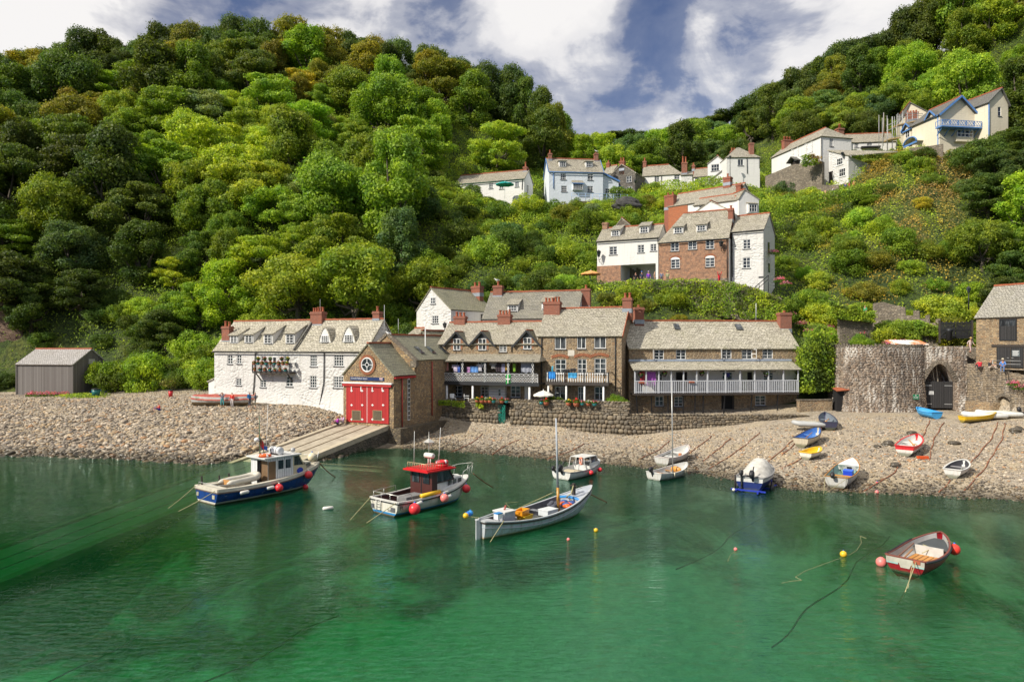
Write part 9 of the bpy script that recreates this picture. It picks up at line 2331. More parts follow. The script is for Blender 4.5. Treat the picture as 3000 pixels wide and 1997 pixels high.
leaf_strip('ivy','thick ivy and bramble hanging over the street wall below the brick cottage',[(p[0],p[1]-.5,p[2]-1.0)for p in pp_wall],1.1,1.0,17000,.11,LC,3,drop=3.2)
leaf_strip('hedge','clipped green hedge along the lane climbing to the hipped white house',[P(2150,628,108),P(2250,612,109),P(2330,597,110),P(2420,580,111),P(2500,562,113),P(2560,548,115)],1.6,1.0,9000,.12,[PAL['mid'],PAL['bright'],PAL['mid']],5,'hedge',1.4)
leaf_strip('creeper','leafy creeper covering the yard end between balcony house and kiln',[P(2350,1150,77),P(2430,1140,78.5)],2.4,5.5,12000,.12,[PAL['mid'],PAL['dark'],PAL['bright'],PAL['mid']],6,'creeper')
leaf_strip('ivy','green creeper scrambling over the foot of the ruined wall',[P(2565,985,85.5),P(2660,978,83.8),P(2745,985,82.2)],.9,1.5,5000,.10,LC,41)
leaf_strip('ivy','brambles over the dry stone path wall',[P(2432,930,84.2),P(2500,940,84.5),P(2560,945,84.7)],.8,1.6,4200,.10,LC,43)
leaf_strip('climbing_rose','reddish climbing plant on the retaining wall of the hipped white house',[P(2350,490,121.6),P(2400,480,121)],1.2,1.6,900,.15,[PAL['russet'],PAL['mid']],7,'creeper')
for k,(a,b_,l)in enumerate((((1285,1178),(1320,1178),'grassy tuft on the sea wall top nearest the boathouse'),((1325,1180),(1360,1182),'broad grassy tuft on the sea wall under the white chairs'),((1395,1180),(1415,1184),'small grassy tuft on the sea wall near the hanging net'))):
 leaf_strip('wall_plant',l,[P(a[0],a[1],77.6-k*.5),P(b_[0],b_[1],77.2-k*.5)],(.35),.3,300,.09,[PAL['yellow'],PAL['bright'],PAL['lime']],20+k,'plant',.45)
gs=leaf_strip('grass','green grass growing along the top of the beach',[P(230,1158,90),P(330,1166,90),P(420,1172,90),P(520,1172,90),P(620,1170,90)],5.0,.35,9000,.10,[PAL['bright'],PAL['lime'],PAL['mid'],PAL['yellow']],31,None)
gs['kind']='stuff'
POTM=[tuft_mesh('blooms',130,.26,.28,.07,[(GRN,1.2),(c,1)],40+k)for k,c in enumerate((RD,PNK,YW,(.55,.1,.5),WTE))]
def pot(label,x,y,z,k,hang=False,sc=1.0,group=None):
 t=thing('hanging_basket' if hang else 'flower_pot',label,'flower basket' if hang else 'flower pot',(x,y,z),k,group);t.scale=(sc,sc,sc)
 m=MB();m.lathe((0,0,-.22),[(.08 if hang else .14,0),(.18,.12),(.2,.24)],9);m.build('basket' if hang else 'pot',[DARKW,TERRA,paint('pot_teal',(.02,.22,.24))][0 if hang else 1+k%2],t);o=link('blooms',POTM[k%5],t);o.location=(0,0,.02)
 if hang:m=MB();m.tube([(0,0,0),(0,0,.75)],.015,4);m.build('chain',IRON,t)
f=HC.fac;u0,u1,z0,z1=HCB
for k,x in enumerate((612,678,733,850,912)):u,z=f.at(ZA,x,665,-.8);p=f.w(u,-.8,z);pot(['yellow flowers in the hanging basket first along the cottage balcony','pale hanging basket second along the cottage balcony','small hanging basket by the cottage balcony door','pink hanging basket fourth along the cottage balcony','yellow flowers in the last hanging basket of the cottage balcony'][k],*p,(2,1,4,1,2)[k],True)
for k in range(9):u=u0+(u1-u0)*(k+.5)/9;p=f.w(u,-1.12,z1+.02);pot('red and pink flower pot along the balcony rail of the white cottage',*p,(0,1,0,3,0,1,0,0,2)[k],False,.9,'flower pots on the cottage balcony rail')
for k in range(7):u=u0+(u1-u0)*(k+.6)/7.3;p=f.w(u,-1.15,z0+.42);pot('flower pot on the balcony floor behind the cottage railing',*p,(0,1,0,1,4,0,1)[k],False,.85,'flower pots on the cottage balcony floor')
f=BHO.fac
for k,(x,y)in enumerate(((320,845),(545,835),(903,830),(1518,838))):u,z=f.at(ZC,x,y,-1.6);p=f.w(u,-1.6,z);pot(['pink hanging basket beside the red cloth on the long balcony','bright pink hanging basket beside the purple cloth on the long balcony','dull red hanging basket near the middle of the long balcony','green hanging basket before the last window of the long balcony'][k],*p,(1,1,0,4)[k],True,1.25)
for k,(x,y)in enumerate(((322,912),(803,908))):u,z=f.at(ZC,x,y,-1.8);t=thing('window_box',['terracotta flower box on the long rail under the red cloth','terracotta flower box on the long rail near the open door'][k],'flower box',f.w(u,-1.88,z),f.yaw);m=MB();m.box(-.28,.28,-.09,.09,-.1,.06);m.build('box',TERRA,t)
f=RH.fac
for k,(px,py,s_)in enumerate(((1398,1172,1),(1412,1170,1.2),(1424,1172,1),(1436,1170,1.1),(1446,1172,1),(1470,1174,1),(1484,1174,.9),(1586,1176,1),(1600,1172,1.2),(1666,1176,1.2),(1688,1174,1.4),(1706,1178,.9),(1724,1176,1),(1742,1176,1))):
 d=77.6-(px-1285)*.0128;p=P(px,py,d);pot('flower pot standing along the terrace edge of the stone houses',p.x,p.y,4.1,(2,0,4,2,1,0,1,3,0,2,0,1,4,1)[k],False,s_*1.2,'flower pots along the stone terrace')
for k,(px,d,sc,l)in enumerate(((1800,73.6,.42,'rounded green shrub at the corner of the tall stone house'),(1822,72.9,.34,'low green shrub by the wall end at the tall stone house'),(1610,75.6,.36,'leafy shrub beside the white parasol'),(1638,75.2,.3,'small shrub among the pots below the baluster balcony'))):r_=place('bush',(px-CX)/F*d,d,sc,('mid','bright','mid','dark')[k],1.2,RNG,3.85,'garden_shrub');r_['label']=l;r_['category']='shrub';PLANTS.pop()
p=P(1658,838,98.5);r_=place('bush',p.x,p.y,.9,'bright',1.3,RNG,p.z-1.0,'clipped_shrub');tag(r_,'smooth rounded bright green bush standing left of the passage house','shrub');PLANTS.pop()
def parasol(label,px,py,d,r,m,hh=2.2,seed=0):
 p=P(px,py,d);t=thing('parasol',label,'parasol',(p.x,p.y,p.z-hh));n=8;mb=MB();rows=[[(r*k*math.cos(a),r*k*math.sin(a),hh-.45*k**1.3-.05*k*(i%2))for i,a in enumerate(np.linspace(0,2*math.pi,2*n+1)[:-1])]for k in(.02,.5,1.0,1.01)]
 rows[-1]=[(x,y,z-.12)for x,y,z in rows[-2]];mb.grid(rows,0,False,True);mb.build('canopy',m,t);mb=MB();mb.tube([(0,0,0),(0,0,hh+.12)],.03,6);mb.build('pole',WHITE,t);mb=MB()
 for a in np.linspace(0,2*math.pi,n+1)[:-1]:mb.tube([(0,0,hh-.1),(r*.9*math.cos(a),r*.9*math.sin(a),hh-.48)],.012,4)
 mb.build('rib',DARKW,t)
CLOTH=lambda n,c:paint('cloth_'+n,c,.85,0,.2)
parasol('white parasol open on the stone terrace',1592,1143,74.6,1.05,CLOTH('parasol_white',(.76,.73,.66)));parasol('orange parasol beside the brick foot of the passage house',1731,792,99.5,1.4,CLOTH('parasol_orange',(.75,.36,.12)));parasol('turquoise parasol before the long white bungalow',1479,532,124.5,1.6,CLOTH('parasol_teal',(.02,.42,.40)),3.0)
for k,px in enumerate((1327,1367)):
 d=77.9-.3*k;p=P(px,1172,d);t=thing('garden_chair',['white plastic chair nearest the boathouse on the terrace','white plastic chair nearer the wall steps on the terrace'][k],'chair',(p.x,p.y,3.8),.5+k);WP_=WHITE
 m=MB();m.box(-.25,.25,-.25,.25,.40,.44);m.build('seat',WP_,t);m=MB();m.grid([[(.27*math.cos(a),.24+.06*math.sin(a),z)for a in np.linspace(math.pi,0,7)]for z in(.44,.65,.85)]);m.build('backrest',WP_,t)
 for sx in(-1,1):
  for sy in(-1,1):m=MB();m.tube([(sx*.22,sy*.22,.42),(sx*.26,sy*.26,0)],.025,5);m.build('leg',WP_,t)
  m=MB();m.beam((sx*.28,-.25,.64),(sx*.28,.25,.66),.05,.03);m.build('armrest',WP_,t)
def cloth(label,fac,v,Z,x0,y0,x1,y1,m,k=0,name='garment',cat='washing',shape='sheet'):
 u0,u1,zb,zt=fac.rect(Z,x0,y0,x1,y1,v);t=thing(name,label,cat,mx=fac.mx@Matrix.Translation((u0,v,zt)));w_,h_=u1-u0,zt-zb;mb=MB();rows=[]
 for j in range(9):
  tt=j/8;rows.append([(w_*(i/12)+.03*math.sin(i+k+tt*3)*tt,.05*math.sin(i*1.3+k)*(.3+tt)+.03*math.sin(j*.8+k),-h_*tt*(1-(.06*math.sin(i*.9+k))-(.10*abs(math.sin(math.pi*i/12))if shape=='shirt' and j else 0)))for i in range(13)])
 mb.grid(rows);mb.build('cloth',m,t)
 if shape=='shirt':
  for sx,x in((-1,0),(1,w_)):mb=MB();mb.grid([[(x,.02,0),(x+sx*.2,.03,-.02)],[(x,.02,-h_*.32),(x+sx*.22,.0,-h_*.45)]]);mb.build('sleeve',m,t)
 return t
f=VT.fac;vv=VTI[2]+.35
for k,(x0,y0,x1,y1,c,l,sh)in enumerate([(398,820,420,895,(.55,.25,.2),'small red patterned cloth first on the veranda line',''),(466,840,500,912,(.62,.55,.68),'pale lilac garment on the veranda line','shirt'),(502,850,528,912,(.06,.14,.5),'deep blue garment beside the lilac one on the veranda line',''),(562,862,588,912,(.06,.04,.06),'dark garment after the second veranda post',''),(590,862,620,912,(.55,.3,.55),'pink mauve garment on the veranda line',''),(622,855,690,912,(.12,.28,.62),'wide light blue sheet on the veranda line',''),(694,835,722,905,(.66,.65,.70),'white shirt on the veranda line beside the blue sheet','shirt'),(812,822,850,880,(.50,.48,.46),'grey shirt on the veranda line','shirt'),(854,825,905,905,(.05,.035,.045),'black garments bunched on the veranda line',''),(908,830,940,908,(.42,.4,.55),'blue grey trousers on the veranda line',''),(944,825,965,890,(.5,.3,.05),'multicoloured towel behind the fourth veranda post',''),(1012,830,1036,905,(.25,.45,.05),'lime green patterned garment on the veranda line',''),(1086,815,1180,912,(.30,.32,.38),'big grey sheet hung at the far end of the veranda','')]):
 cloth(l,f,vv,ZB,x0,y0,x1,y1,CLOTH('w%d'%k,c),k,shape=sh)
t=cloth('green flag with white black edged cross draped on the white lattice',f,VTI[2]-.12,ZB,948,930,990,1015,CLOTH('flag_green',(.02,.36,.06)),3,'flag','flag')
q=f.rect(ZB,948,930,990,1015,VTI[2]-.12);m=MB();w_,h_=q[1]-q[0],q[3]-q[2];m.box(w_*.4,w_*.6,-.12,-.11,-h_*.94,0);m.box(0,w_*.4,-.12,-.11,-h_*.55,-h_*.42);m.box(w_*.6,w_,-.12,-.11,-h_*.55,-h_*.42);m.build('cross',CLOTH('flag_white',(.75,.75,.72)),t)
f=RH.fac;vv=RHI[2]-.1
for k,(x0,y0,x1,y1,c,l)in enumerate(((1338,905,1400,972,(.02,.22,.62),'bright blue towel over the baluster balcony rail'),(1366,852,1382,902,(.1,.45,.6),'turquoise wetsuit hanging above the blue towel'),(1485,880,1538,915,(.02,.02,.025),'black wetsuit folded on the baluster balcony rail'),(1540,875,1598,905,(.03,.03,.035),'second black wetsuit over the baluster balcony rail'),(1520,915,1600,962,(.05,.32,.6),'blue patterned towel behind the white balusters'),(1486,920,1506,1000,(.08,.05,.04),'dark cloth hanging behind the white balusters'))):cloth(l,f,vv,ZB,x0,y0,x1,y1,CLOTH('r%d'%k,c),k)
f=BHO.fac
for k,(x0,y0,x1,y1,c,l)in enumerate(((308,808,356,945,(.42,.04,.06),'dark red cloth hung at the start of the long balcony'),(378,812,460,955,(.34,.09,.40),'purple sheet hung on the long balcony'),(1135,822,1168,865,(.03,.03,.16),'navy garment hung before the middle balcony window'))):cloth(l,f,-1.5,ZC,x0,y0,x1,y1,CLOTH('b%d'%k,c),k)
u,z=f.at(ZC,900,1000,-1.0);t=thing('balcony_chair','dark metal chair on the long grey balcony','chair',f.w(u,-1.0,BHI[3]));m=MB();m.box(-.3,.3,-.25,.25,.4,.45);m.build('seat',IRON,t);m=MB();m.grid([[(.45*math.cos(a),.25,.45+.45*math.sin(a)*k)for a in np.linspace(0,math.pi,9)]for k in(.9,1)]);m.beam((-.2,.25,.45),(-.2,.25,.8),.03,.03,up=(1,0,0));m.beam((.2,.25,.45),(.2,.25,.8),.03,.03,up=(1,0,0));m.build('backrest',IRON,t)
for sx in(-1,1):
 for sy in(-1,1):m=MB();m.tube([(sx*.26,sy*.22,.42),(sx*.28,sy*.24,0)],.02,5);m.build('leg',IRON,t)
def pole(label,px,y0,y1,d,r=.04,m=None,name='aerial_pole'):
 a,b_=P(px,y1,d),P(px,y0,d);o=MB().tube([(0,0,0),(0,0,b_.z-a.z)],[r,r*.7],6).build(name,m or paint('pole_grey',(.55,.56,.57),.4),None,a);tag(o,label,'pole')
pole('tall white flagpole rising from the sea wall corner beside the boat store',1246,945,1183,79,.07,WHITE,'flagpole');pole('thin aerial pole between the white cottage gable and the boathouse',1126,893,1005,77,.035);pole('thin aerial pole above the boat store ridge',1167,933,998,80,.03);pole('thin aerial on the middle chimney of the white cottage',938,876,912,80,.02);pole('wooden telegraph pole beside the scaffolding',2589,330,402,127.5,.12,paint('pole_wood',(.30,.22,.13),.8),'telegraph_pole')
pole('grey rope prop leaning on the bank above the balcony house',2215,888,938,88,.06)
def lantern_post(label,px,yt,yb,d,arm=0):
 a,b_=P(px,yb,d),P(px,yt,d);hh=b_.z-a.z;t=thing('street_lamp',label,'lamp',a);m=MB();m.tube([(0,0,-1),(0,0,hh-.7)],[.07,.045],7);m.build('post',IRON,t);m=MB();m.lathe((0,0,hh-.7),[(.13,0),(.25,.45)],4,0,False);m.build('lantern_glass',GLASS,t);m=MB();m.lathe((0,0,hh-.25),[(.3,0),(.14,.15),(.05,.2),(.04,.28)],4,0,False);m.build('lamp_cap',IRON,t)
lantern_post('street lamp before the white gable end of the mossy roofed cottage',1303,943,970,84.5);lantern_post('street lamp on the bank left of the stone store roof',2838,838,880,77);lantern_post('slim street lamp before the hip roofed white house',2139,455,520,129);lantern_post('slim street lamp at the corner of the dark stone cottage',1861,525,580,130)
def bin_(label,px,py,d,r,h_,m):p=P(px,py,d);t=thing('waste_bin',label,'bin',(p.x,p.y,gz(p.x,p.y)));b=MB();b.lathe((0,0,0),[(r*.8,0),(r,h_)],12);b.build('body',m,t);b=MB();b.lathe((0,0,h_),[(r*1.08,0),(r*1.08,.08),(r*.4,.14)],12);b.build('lid',IRON,t)
bin_('bright red bin in the grass left of the white cottage',500,1165,85.5,.26,.75,paint('bin_red',(.55,.02,.03)));bin_('dark teal bin behind the grey shed',281,1155,89,.5,.85,paint('bin_teal',(.01,.14,.13)))
def gull(label,p,rz):
 t=thing('gull',label,'bird',p,rz);k=1.25;V,Q=ico(2);m=MB()
 rings=[(-.30,.0,.16,.012),(-.2,.0,.17,.03),(-.08,0,.18,.07),(.05,0,.20,.085),(.14,0,.235,.07),(.19,0,.285,.04),(.215,0,.33,.042),(.25,0,.345,.045),(.285,0,.34,.03),(.33,0,.33,.01)]
 m.grid([[(x*k,y+r*k*math.cos(a),(z+r*math.sin(a))*k)for a in np.linspace(0,2*math.pi,11)[:-1]]for x,y,z,r in rings],0,True,True)
 for s_ in(-1,1):m.tube([(.02,s_*.03,.13*k),(.02,s_*.035,0)],.011,5)
 m.build('body',paint('gull_white',(.75,.75,.74),.7),t);m=MB()
 for s_ in(-1,1):m.ball((-.06,s_*.075,.22*k),(.22,.03,.075),0,1)
 m.build('wing',paint('gull_grey',(.36,.38,.41),.7),t);m=MB();m.cyl((.32*k,0,.332*k),(.40*k,0,.32*k),.016,.004,6);m.build('beak',paint('beak_yellow',(.7,.45,.05)),t)
p=h2.root.matrix_world if False else f2.mx@Vector((3.5,.12,11.38))if False else P(1138,983,75.2);gull('grey backed gull standing on the coped parapet beside the boathouse',p,2.6)
gull('gull perched on the brick chimney behind the stone terrace',P(1456,826,88.6),2.8);gull('tiny gull perched on the chimney of the blue trimmed house',P(1748,447,131),3.0)
# people
PEOPLE=[]
SKIN=paint('skin',(.52,.28,.19),.6,0,.1)
POSES={'stand':dict(pel=(0,0,.93),che=(0,0,1.28),nek=(0,.01,1.47),hd=(0,-.02,1.60),el=((-.27,.03,1.13),(.27,.02,1.13)),wr=((-.27,-.08,.92),(.26,-.1,.92)),kn=((-.11,-.03,.5),(.11,-.02,.5)),an=((-.12,.03,.08),(.12,.03,.08))),'photo':dict(pel=(0,0,.93),che=(0,0,1.28),nek=(0,0,1.47),hd=(0,-.02,1.60),el=((-.34,-.16,1.38),(.34,-.16,1.38)),wr=((-.14,-.28,1.56),(.14,-.28,1.56)),kn=((-.11,-.02,.5),(.13,-.03,.5)),an=((-.13,.03,.08),(.15,.02,.08))),'up':dict(pel=(0,0,.93),che=(0,0,1.28),nek=(0,0,1.47),hd=(0,-.01,1.60),el=((-.3,-.05,1.55),(.32,-.03,1.55)),wr=((-.3,-.06,1.82),(.36,-.04,1.82)),kn=((-.1,-.02,.5),(.1,-.02,.5)),an=((-.1,.03,.08),(.1,.02,.08))),'walk':dict(pel=(0,0,.92),che=(0,-.03,1.27),nek=(0,-.04,1.46),hd=(0,-.08,1.58),el=((-.27,.12,1.16),(.27,-.08,1.14)),wr=((-.25,.06,.92),(.24,-.26,.98)),kn=((-.1,-.16,.52),(.1,.04,.49)),an=((-.1,-.12,.1),(.1,.26,.16))),'sit':dict(pel=(0,.1,.12),che=(0,.08,.47),nek=(0,.02,.66),hd=(0,-.03,.79),el=((-.28,-.06,.38),(.28,-.08,.38)),wr=((-.2,-.3,.38),(.2,-.3,.38)),kn=((-.14,-.36,.42),(.14,-.34,.40)),an=((-.13,-.5,.08),(.13,-.52,.08))),'perch':dict(pel=(0,.1,.10),che=(0,.07,.45),nek=(0,.0,.63),hd=(0,-.06,.75),el=((-.26,-.06,.32),(.26,-.08,.32)),wr=((-.14,-.28,.26),(.14,-.28,.24)),kn=((-.12,-.34,.12),(.12,-.34,.12)),an=((-.12,-.36,-.34),(.12,-.38,-.34))),}
def person(label,loc,rz,pose,shirt,legs,hair=(.10,.05,.025),long_sleeve=False,bare=False,hat=None,sc=1.0,shoes=(.06,.05,.05),extra=None):
 q=POSES[pose];V,E,R,B_=[],[],[],[]
 def v(p,r,b,par=None):
  V.append(p);R.append(r);B_.append(b)
  if par is not None:E.append((par,len(V)-1))
  return len(V)-1
 pel=v(q['pel'],.125,'leg');c0=tuple((a+b)/2 for a,b in zip(q['pel'],q['che']));sp=v(c0,.118,'top',pel);che=v(q['che'],.135,'top',sp);nk=v(q['nek'],.055,'skin',che);hd=v(q['hd'],.085,'head',nk);v((q['hd'][0],q['hd'][1]+.01,q['hd'][2]+.10),.078,'hair',hd);v((q['hd'][0],q['hd'][1]-.105,q['hd'][2]+.01),.016,'head',hd)
 for i,s_ in enumerate((-1,1)):
  sh=v((q['che'][0]+s_*.17,q['che'][1]+.01,q['che'][2]+.12),.062,'top',che);el=v(q['el'][i],.045,'top',sh);wr=v(q['wr'][i],.03,'top' if long_sleeve else 'skin',el)
  a,b=Vector(q['el'][i]),Vector(q['wr'][i]);dr=(b-a).normalized();pm=v(tuple(b+dr*.07),.034,'skin',wr);sd=dr.cross(Vector((0,1,.2))).normalized()
  for k,ln in((-1.5,.07),(-.5,.085),(.5,.08),(1.5,.062)):f1=v(tuple(b+dr*.12+sd*k*.019),.0095,'skin',pm);v(tuple(b+dr*(.12+ln*.8)+sd*k*.022+Vector((0,-.02,0))),.008,'skin',f1)
  th=v(tuple(b+dr*.06+sd*s_*.05),.011,'skin',pm);v(tuple(b+dr*.11+sd*s_*.065),.009,'skin',th)
  hp=v((q['pel'][0]+s_*.095,q['pel'][1],q['pel'][2]-.04),.092,'leg',pel);kn=v(q['kn'][i],.06,'leg',hp);an=v(q['an'][i],.042,'skin' if bare else 'leg',kn);v((q['an'][i][0],q['an'][i][1]-.17,q['an'][i][2]-.045),.036,'shoe',an)
 me=bpy.data.meshes.new('person');me.from_pydata(V,E,[]);o=bpy.data.objects.new('person',me);COL.objects.link(o)
 m=o.modifiers.new('skin','SKIN');m.use_smooth_shade=True;o.modifiers.new('sub','SUBSURF').levels=1;o.modifiers['sub'].render_levels=1
 for i,sv in enumerate(me.skin_vertices[0].data):sv.radius=(R[i]*(1.25 if B_[i]in('top','leg')and R[i]>.1 else 1),R[i]);sv.use_root=i==0
 o.location=loc;o.rotation_euler=(0,0,rz);o.scale=(sc,sc,sc);tag(o,label,'person');PEOPLE.append((o,V,E,B_,shirt,legs,hair,shoes))
 if hat:
  mb=MB();c=Vector(q['hd'])+Vector((0,.01,.09));mb.lathe(c,[(.19 if hat[1]else .115,0),(.185 if hat[1]else .115,.012),(.11,.015),(.10,.08),(.03,.115)],14)
  if not hat[1]:mb.box(c.x-.07,c.x+.07,c.y-.2,c.y-.08,c.z,c.z+.015)
  mb.build('hat',CLOTH('hat%d'%len(PEOPLE),hat[0]),o)
 if extra=='bag':mb=MB();c=Vector(q['che']);mb.ball((c.x,c.y+.19,c.z-.05),(.16,.1,.22),0,2);t=mb.build('backpack',CLOTH('pack',(.03,.035,.05)),None);t.matrix_world=Matrix.Translation(loc)@Matrix.Rotation(rz,4,'Z')@Matrix.Scale(sc,4);tag(t,'dark backpack worn by the person in blue near the red covered boat','backpack')
 return o
def at_ground(px,py):return on_ground(px,py,3.0)
def per(label,px,py,*a,z=None,d=None,**k):
 if d is None:x,d,zz=at_ground(px,py)
 else:x=(px-CX)/F*d;zz=gz(x,d)if z is None else z
 return person(label,(x,d,zz),*a,**k)
per('person in grey blue top and teal shorts, both hands raised, by the red covered boat',651,1194,.3,'photo',(.28,.33,.42),(.08,.40,.42),bare=True)
per('person in red top and white trousers standing by the red covered boat',680,1193,-.3,'stand',(.60,.04,.03),(.66,.60,.60),(.06,.03,.02),True,sc=.97)
per('person in bright blue t-shirt and dark shorts with a backpack beside the red covered boat',731,1195,1.3,'stand',(.02,.18,.48),(.05,.06,.09),bare=True,extra='bag',sc=1.05);per('person in dark navy top and khaki shorts, last of four by the red covered boat',748,1196,-1.2,'stand',(.03,.04,.07),(.16,.15,.11),bare=True,sc=1.04)
per('person in red top sitting alone on the boulder beach',464,1203,-.8,'sit',(.62,.08,.06),(.03,.05,.4),(.45,.28,.12),bare=True,sc=.95)
def slip_at(u,y):return BH.mx@Vector((u,y,zs(y)+.17))
zs=lambda y:1.88+.142*min(y+.1,0)
p=slip_at(.15,-1.2);person('person in purple top sitting on the slipway kerb by the red doors',p,-.9,'sit',(.42,.03,.46),(.05,.05,.08),(.5,.3,.12),bare=True);p=slip_at(.3,-.55);person('person in pale lilac sitting behind the purple topped person at the red doors',p,-.6,'sit',(.55,.42,.62),(.5,.45,.5),(.55,.36,.18))
per('person with straw hat and pale pink clothes walking down the stone steps',2843,1030,.2,'walk',(.62,.48,.46),(.58,.42,.40),hat=((.62,.42,.14),True),bare=True,d=75.6,z=9.05)
per('person in bright red shirt sitting with back turned below the stone steps',2869,1070,3.0,'sit',(.60,.03,.05),(.10,.07,.08),d=72.9,z=7.62);per('person in black sleeveless top sitting beside the stone store wall',2902,1076,.6,'sit',(.03,.03,.035),(.55,.45,.38),(.12,.05,.03),d=71.8,z=7.6);per('person in blue shirt and pale cap leaning on top of the retaining wall',2938,1092,-.7,'perch',(.10,.25,.62),(.12,.2,.4),hat=((.62,.56,.42),False),d=69.9,z=7.75)
per('person in green shirt on the shaded path beside the ruined wall',2535,920,-1.0,'walk',(.05,.34,.14),(.1,.1,.12),d=86.8,z=max(gz((2535-CX)/F*86.8,86.8),P(2535,935,86.8).z))
for px,d,l,po,c1,c2,hr,ht,r_ in((1862,99.6,'person in black standing inside the covered passage','stand',(.03,.02,.025),(.05,.05,.06),(.08,.04,.03),None,.2),(1880,98.2,'person in navy shirt and bright blue cap before the covered passage','stand',(.05,.07,.12),(.1,.1,.13),(.1,.06,.03),((.08,.22,.6),False),.4),(1900,97.6,'person in vivid purple shirt before the covered passage','stand',(.24,.05,.55),(.1,.1,.2),(.55,.5,.45),((.5,.4,.6),False),0),(1918,97.1,'person in tan top at the white pillar of the passage','stand',(.60,.36,.22),(.3,.2,.12),(.6,.4,.2),None,1.2),(1938,96.6,'person in slate blue top with back turned at the brick cottage corner','stand',(.14,.18,.28),(.1,.1,.12),(.3,.18,.1),None,3.0),(1956,96.1,'person in olive top and yellow hat before the brick cottage','stand',(.30,.34,.18),(.2,.18,.12),(.3,.2,.1),((.66,.58,.22),True),-.3),(2107,92.5,'person in bright red raising both arms below the brick cottage lamp','up',(.66,.02,.04),(.5,.03,.05),(.15,.06,.03),None,.5)):
 y0=1;x=(px-CX)/F*d;zz=np.interp(px,[1725,1850,1990,2130,2210],[18.6,18.4,18.1,17.6,16.9])+.04;person(l,(x,d,zz),r_,po,c1,c2,hr,hat=ht,long_sleeve=po=='up')
for px,py,d,l,po,c1,c2 in((2052,553,131.5,'person in pink top sitting outside the white row cottages','sit',(.62,.1,.28),(.1,.1,.15)),(2070,553,131.5,'person in dark clothes sitting beside the pink topped one in the upper row','sit',(.16,.08,.12),(.1,.1,.1)),(2477,565,116.8,'person in navy top on the lane at the foot of the tall white wing','stand',(.06,.08,.18),(.1,.05,.05)),(2488,564,116.9,'person in red top on the lane at the foot of the tall white wing','stand',(.6,.05,.09),(.3,.05,.06)),(2502,562,117,'person in orange brown top on the lane beside the green bush','stand',(.55,.22,.1),(.4,.14,.08)),(2417,586,114,'person in peach clothes walking up the hedged lane','walk',(.62,.34,.2),(.5,.3,.2)),(2440,579,114.5,'person in white top walking up the hedged lane','walk',(.68,.62,.6),(.15,.14,.25)),(2531,458,130.5,'person in white and blue sitting outside the lane cottage','sit',(.68,.68,.7),(.1,.14,.3)),(2546,457,130.5,'person in pink sitting outside the lane cottage','sit',(.62,.25,.32),(.1,.1,.2)),(2572,452,130.5,'person in pale peach sitting at the scaffolding end of the lane cottage','sit',(.66,.46,.38),(.3,.2,.2))):
 x=(px-CX)/F*d;person(l,(x,d,max(gz(x,d),P(px,py,d).z)),.2+px%3,po,c1,c2,(.2,.1,.05))
dg=bpy.context.evaluated_depsgraph_get();dg.update()
for o,V,E,B_,shirt,legs,hair,shoes in PEOPLE:
 me=bpy.data.meshes.new_from_object(o.evaluated_get(dg));A=np.array([V[a]for a,b in E]);Bv=np.array([V[b]for a,b in E]);nm={'top':0,'leg':1,'skin':2,'head':2,'hair':3,'shoe':4}
 c=np.array([p.center[:]for p in me.polygons]);ab=Bv-A;t=np.clip(((c[:,None]-A)*ab).sum(2)/(ab*ab).sum(1),0,1);dd=np.linalg.norm(c[:,None]-(A+t[...,None]*ab),axis=2);k=dd.argmin(1);j=np.arange(len(c));end=np.where(t[j,k]>.42,[E[i][1]for i in k],[E[i][0]for i in k]);mi=np.array([nm[B_[e]]for e in end],np.int32)
 hd=np.array(V[4]);near=np.linalg.norm(c-hd,axis=1)<.22;mi[near&(c[:,1]>hd[1]+.035)&(c[:,2]>hd[2]-.06)]=3
 for m in(CLOTH('s%02x%02x%02x'%tuple(int(x*255)for x in shirt),shirt),CLOTH('s%02x%02x%02x'%tuple(int(x*255)for x in legs),legs),SKIN,CLOTH('h%02x%02x%02x'%tuple(int(x*255)for x in hair),hair),CLOTH('shoe',shoes)):me.materials.append(m)
 me.polygons.foreach_set('material_index',mi);me.polygons.foreach_set('use_smooth',np.ones(len(mi),bool));old=o.data;o.modifiers.clear();o.data=me;bpy.data.meshes.remove(old)
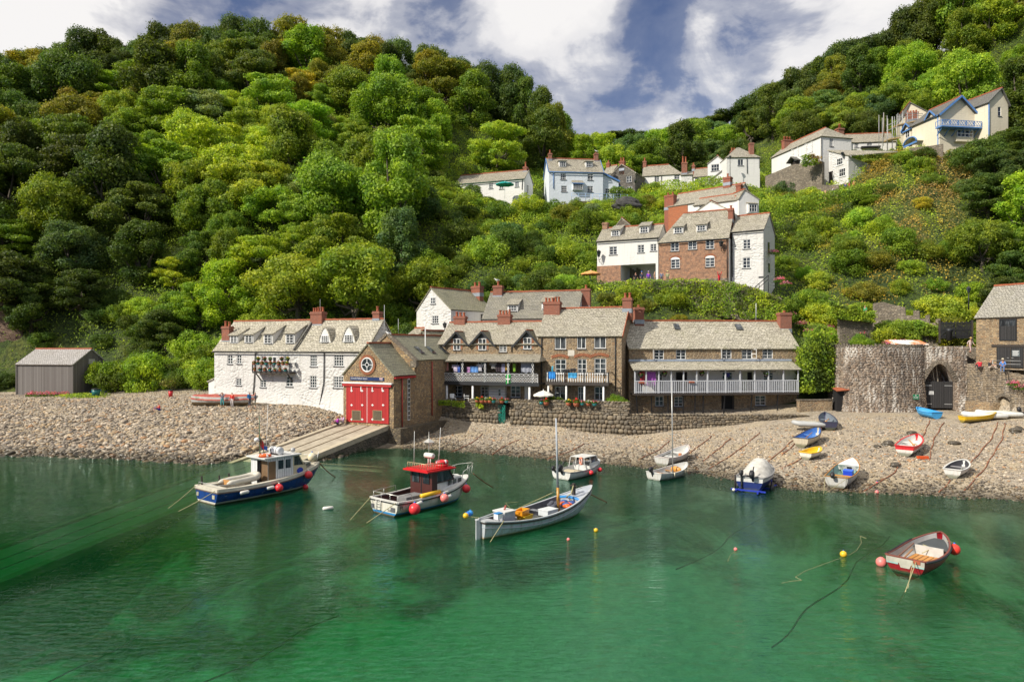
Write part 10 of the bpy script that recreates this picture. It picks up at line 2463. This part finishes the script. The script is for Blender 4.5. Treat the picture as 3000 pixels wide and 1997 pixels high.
# what tells one plant from the next
MARKS=[('the grey beach shed',170,1080),('the long white cottage',850,990),('the red boathouse',1080,1050),('the mossy roofed cottage',1320,900),('the stone terrace',1500,960),('the balcony house',2090,960),('the passage house',1830,740),('the brick cottage',2030,720),('the narrow white house',2200,720),('the long white bungalow',1440,530),('the blue trimmed house',1720,510),('the white row cottages',1970,500),('the hip roofed house',2180,460),('the hipped white house',2370,450),('the tall white wing',2460,520),('the cream balcony house',2810,350),('the scaffolding',2650,340),('the lane cottage',2560,410),('the lime kiln',2620,1080),('the stone store',2930,920),('the ruined wall',2650,910)]
lab={}
for root,kind,col,sc,sq,px,py,y in PLANTS:
 n,mx_,my_=min(MARKS,key=lambda m:(m[1]-px)**2+((m[2]-py)*1.15)**2);dx,dy=px-mx_,py-my_;dist=math.hypot(dx,dy)
 R0=PROTO[kind][0][2]*sc;size=('big' if R0>5.6 else 'small' if R0<4.4 else 'middling')if kind!='bush' else('big' if R0>2.3 else 'small' if R0<1.6 else 'middling')
 shape={'round':'domed tree','tall':'oval tree','layer':'spreading tree','umbrella':'flat pine','bush':'bush'}[kind]
 far='close ' if dist<150 else 'well ' if dist<330 else 'far '
 way=('above' if dy<0 else 'below')if abs(dy)>abs(dx)*.8 else('left of' if dx<0 else 'right of')
 way={'left of':'before','right of':'past'}.get(way,way)
 edge='skyline ' if py<sky_y(px)+45 else ''
 lab.setdefault(f"{size} {ADJ[col]} {edge}{shape} {far}{way} {n}",[]).append((root,px,py,kind))
ORD=['first','second','third','fourth','fifth','sixth','seventh','eighth','ninth','tenth']
for l,v_ in lab.items():
 v_.sort(key=lambda t:t[1])
 for i,(root,px,py,kind)in enumerate(v_):
  s_=l if len(v_)==1 else f"{l}, {ORD[min(i, 9)]} from the shed"
  tag(root,s_,'shrub' if kind=='bush' else 'tree','shrubs on the banks' if kind=='bush' else 'trees on the wooded hillside')
for o in scene.objects:
 if o.get('kind')=='structure' and o.name.startswith('terrace'):o['label']='stone paved terrace behind the sea wall'
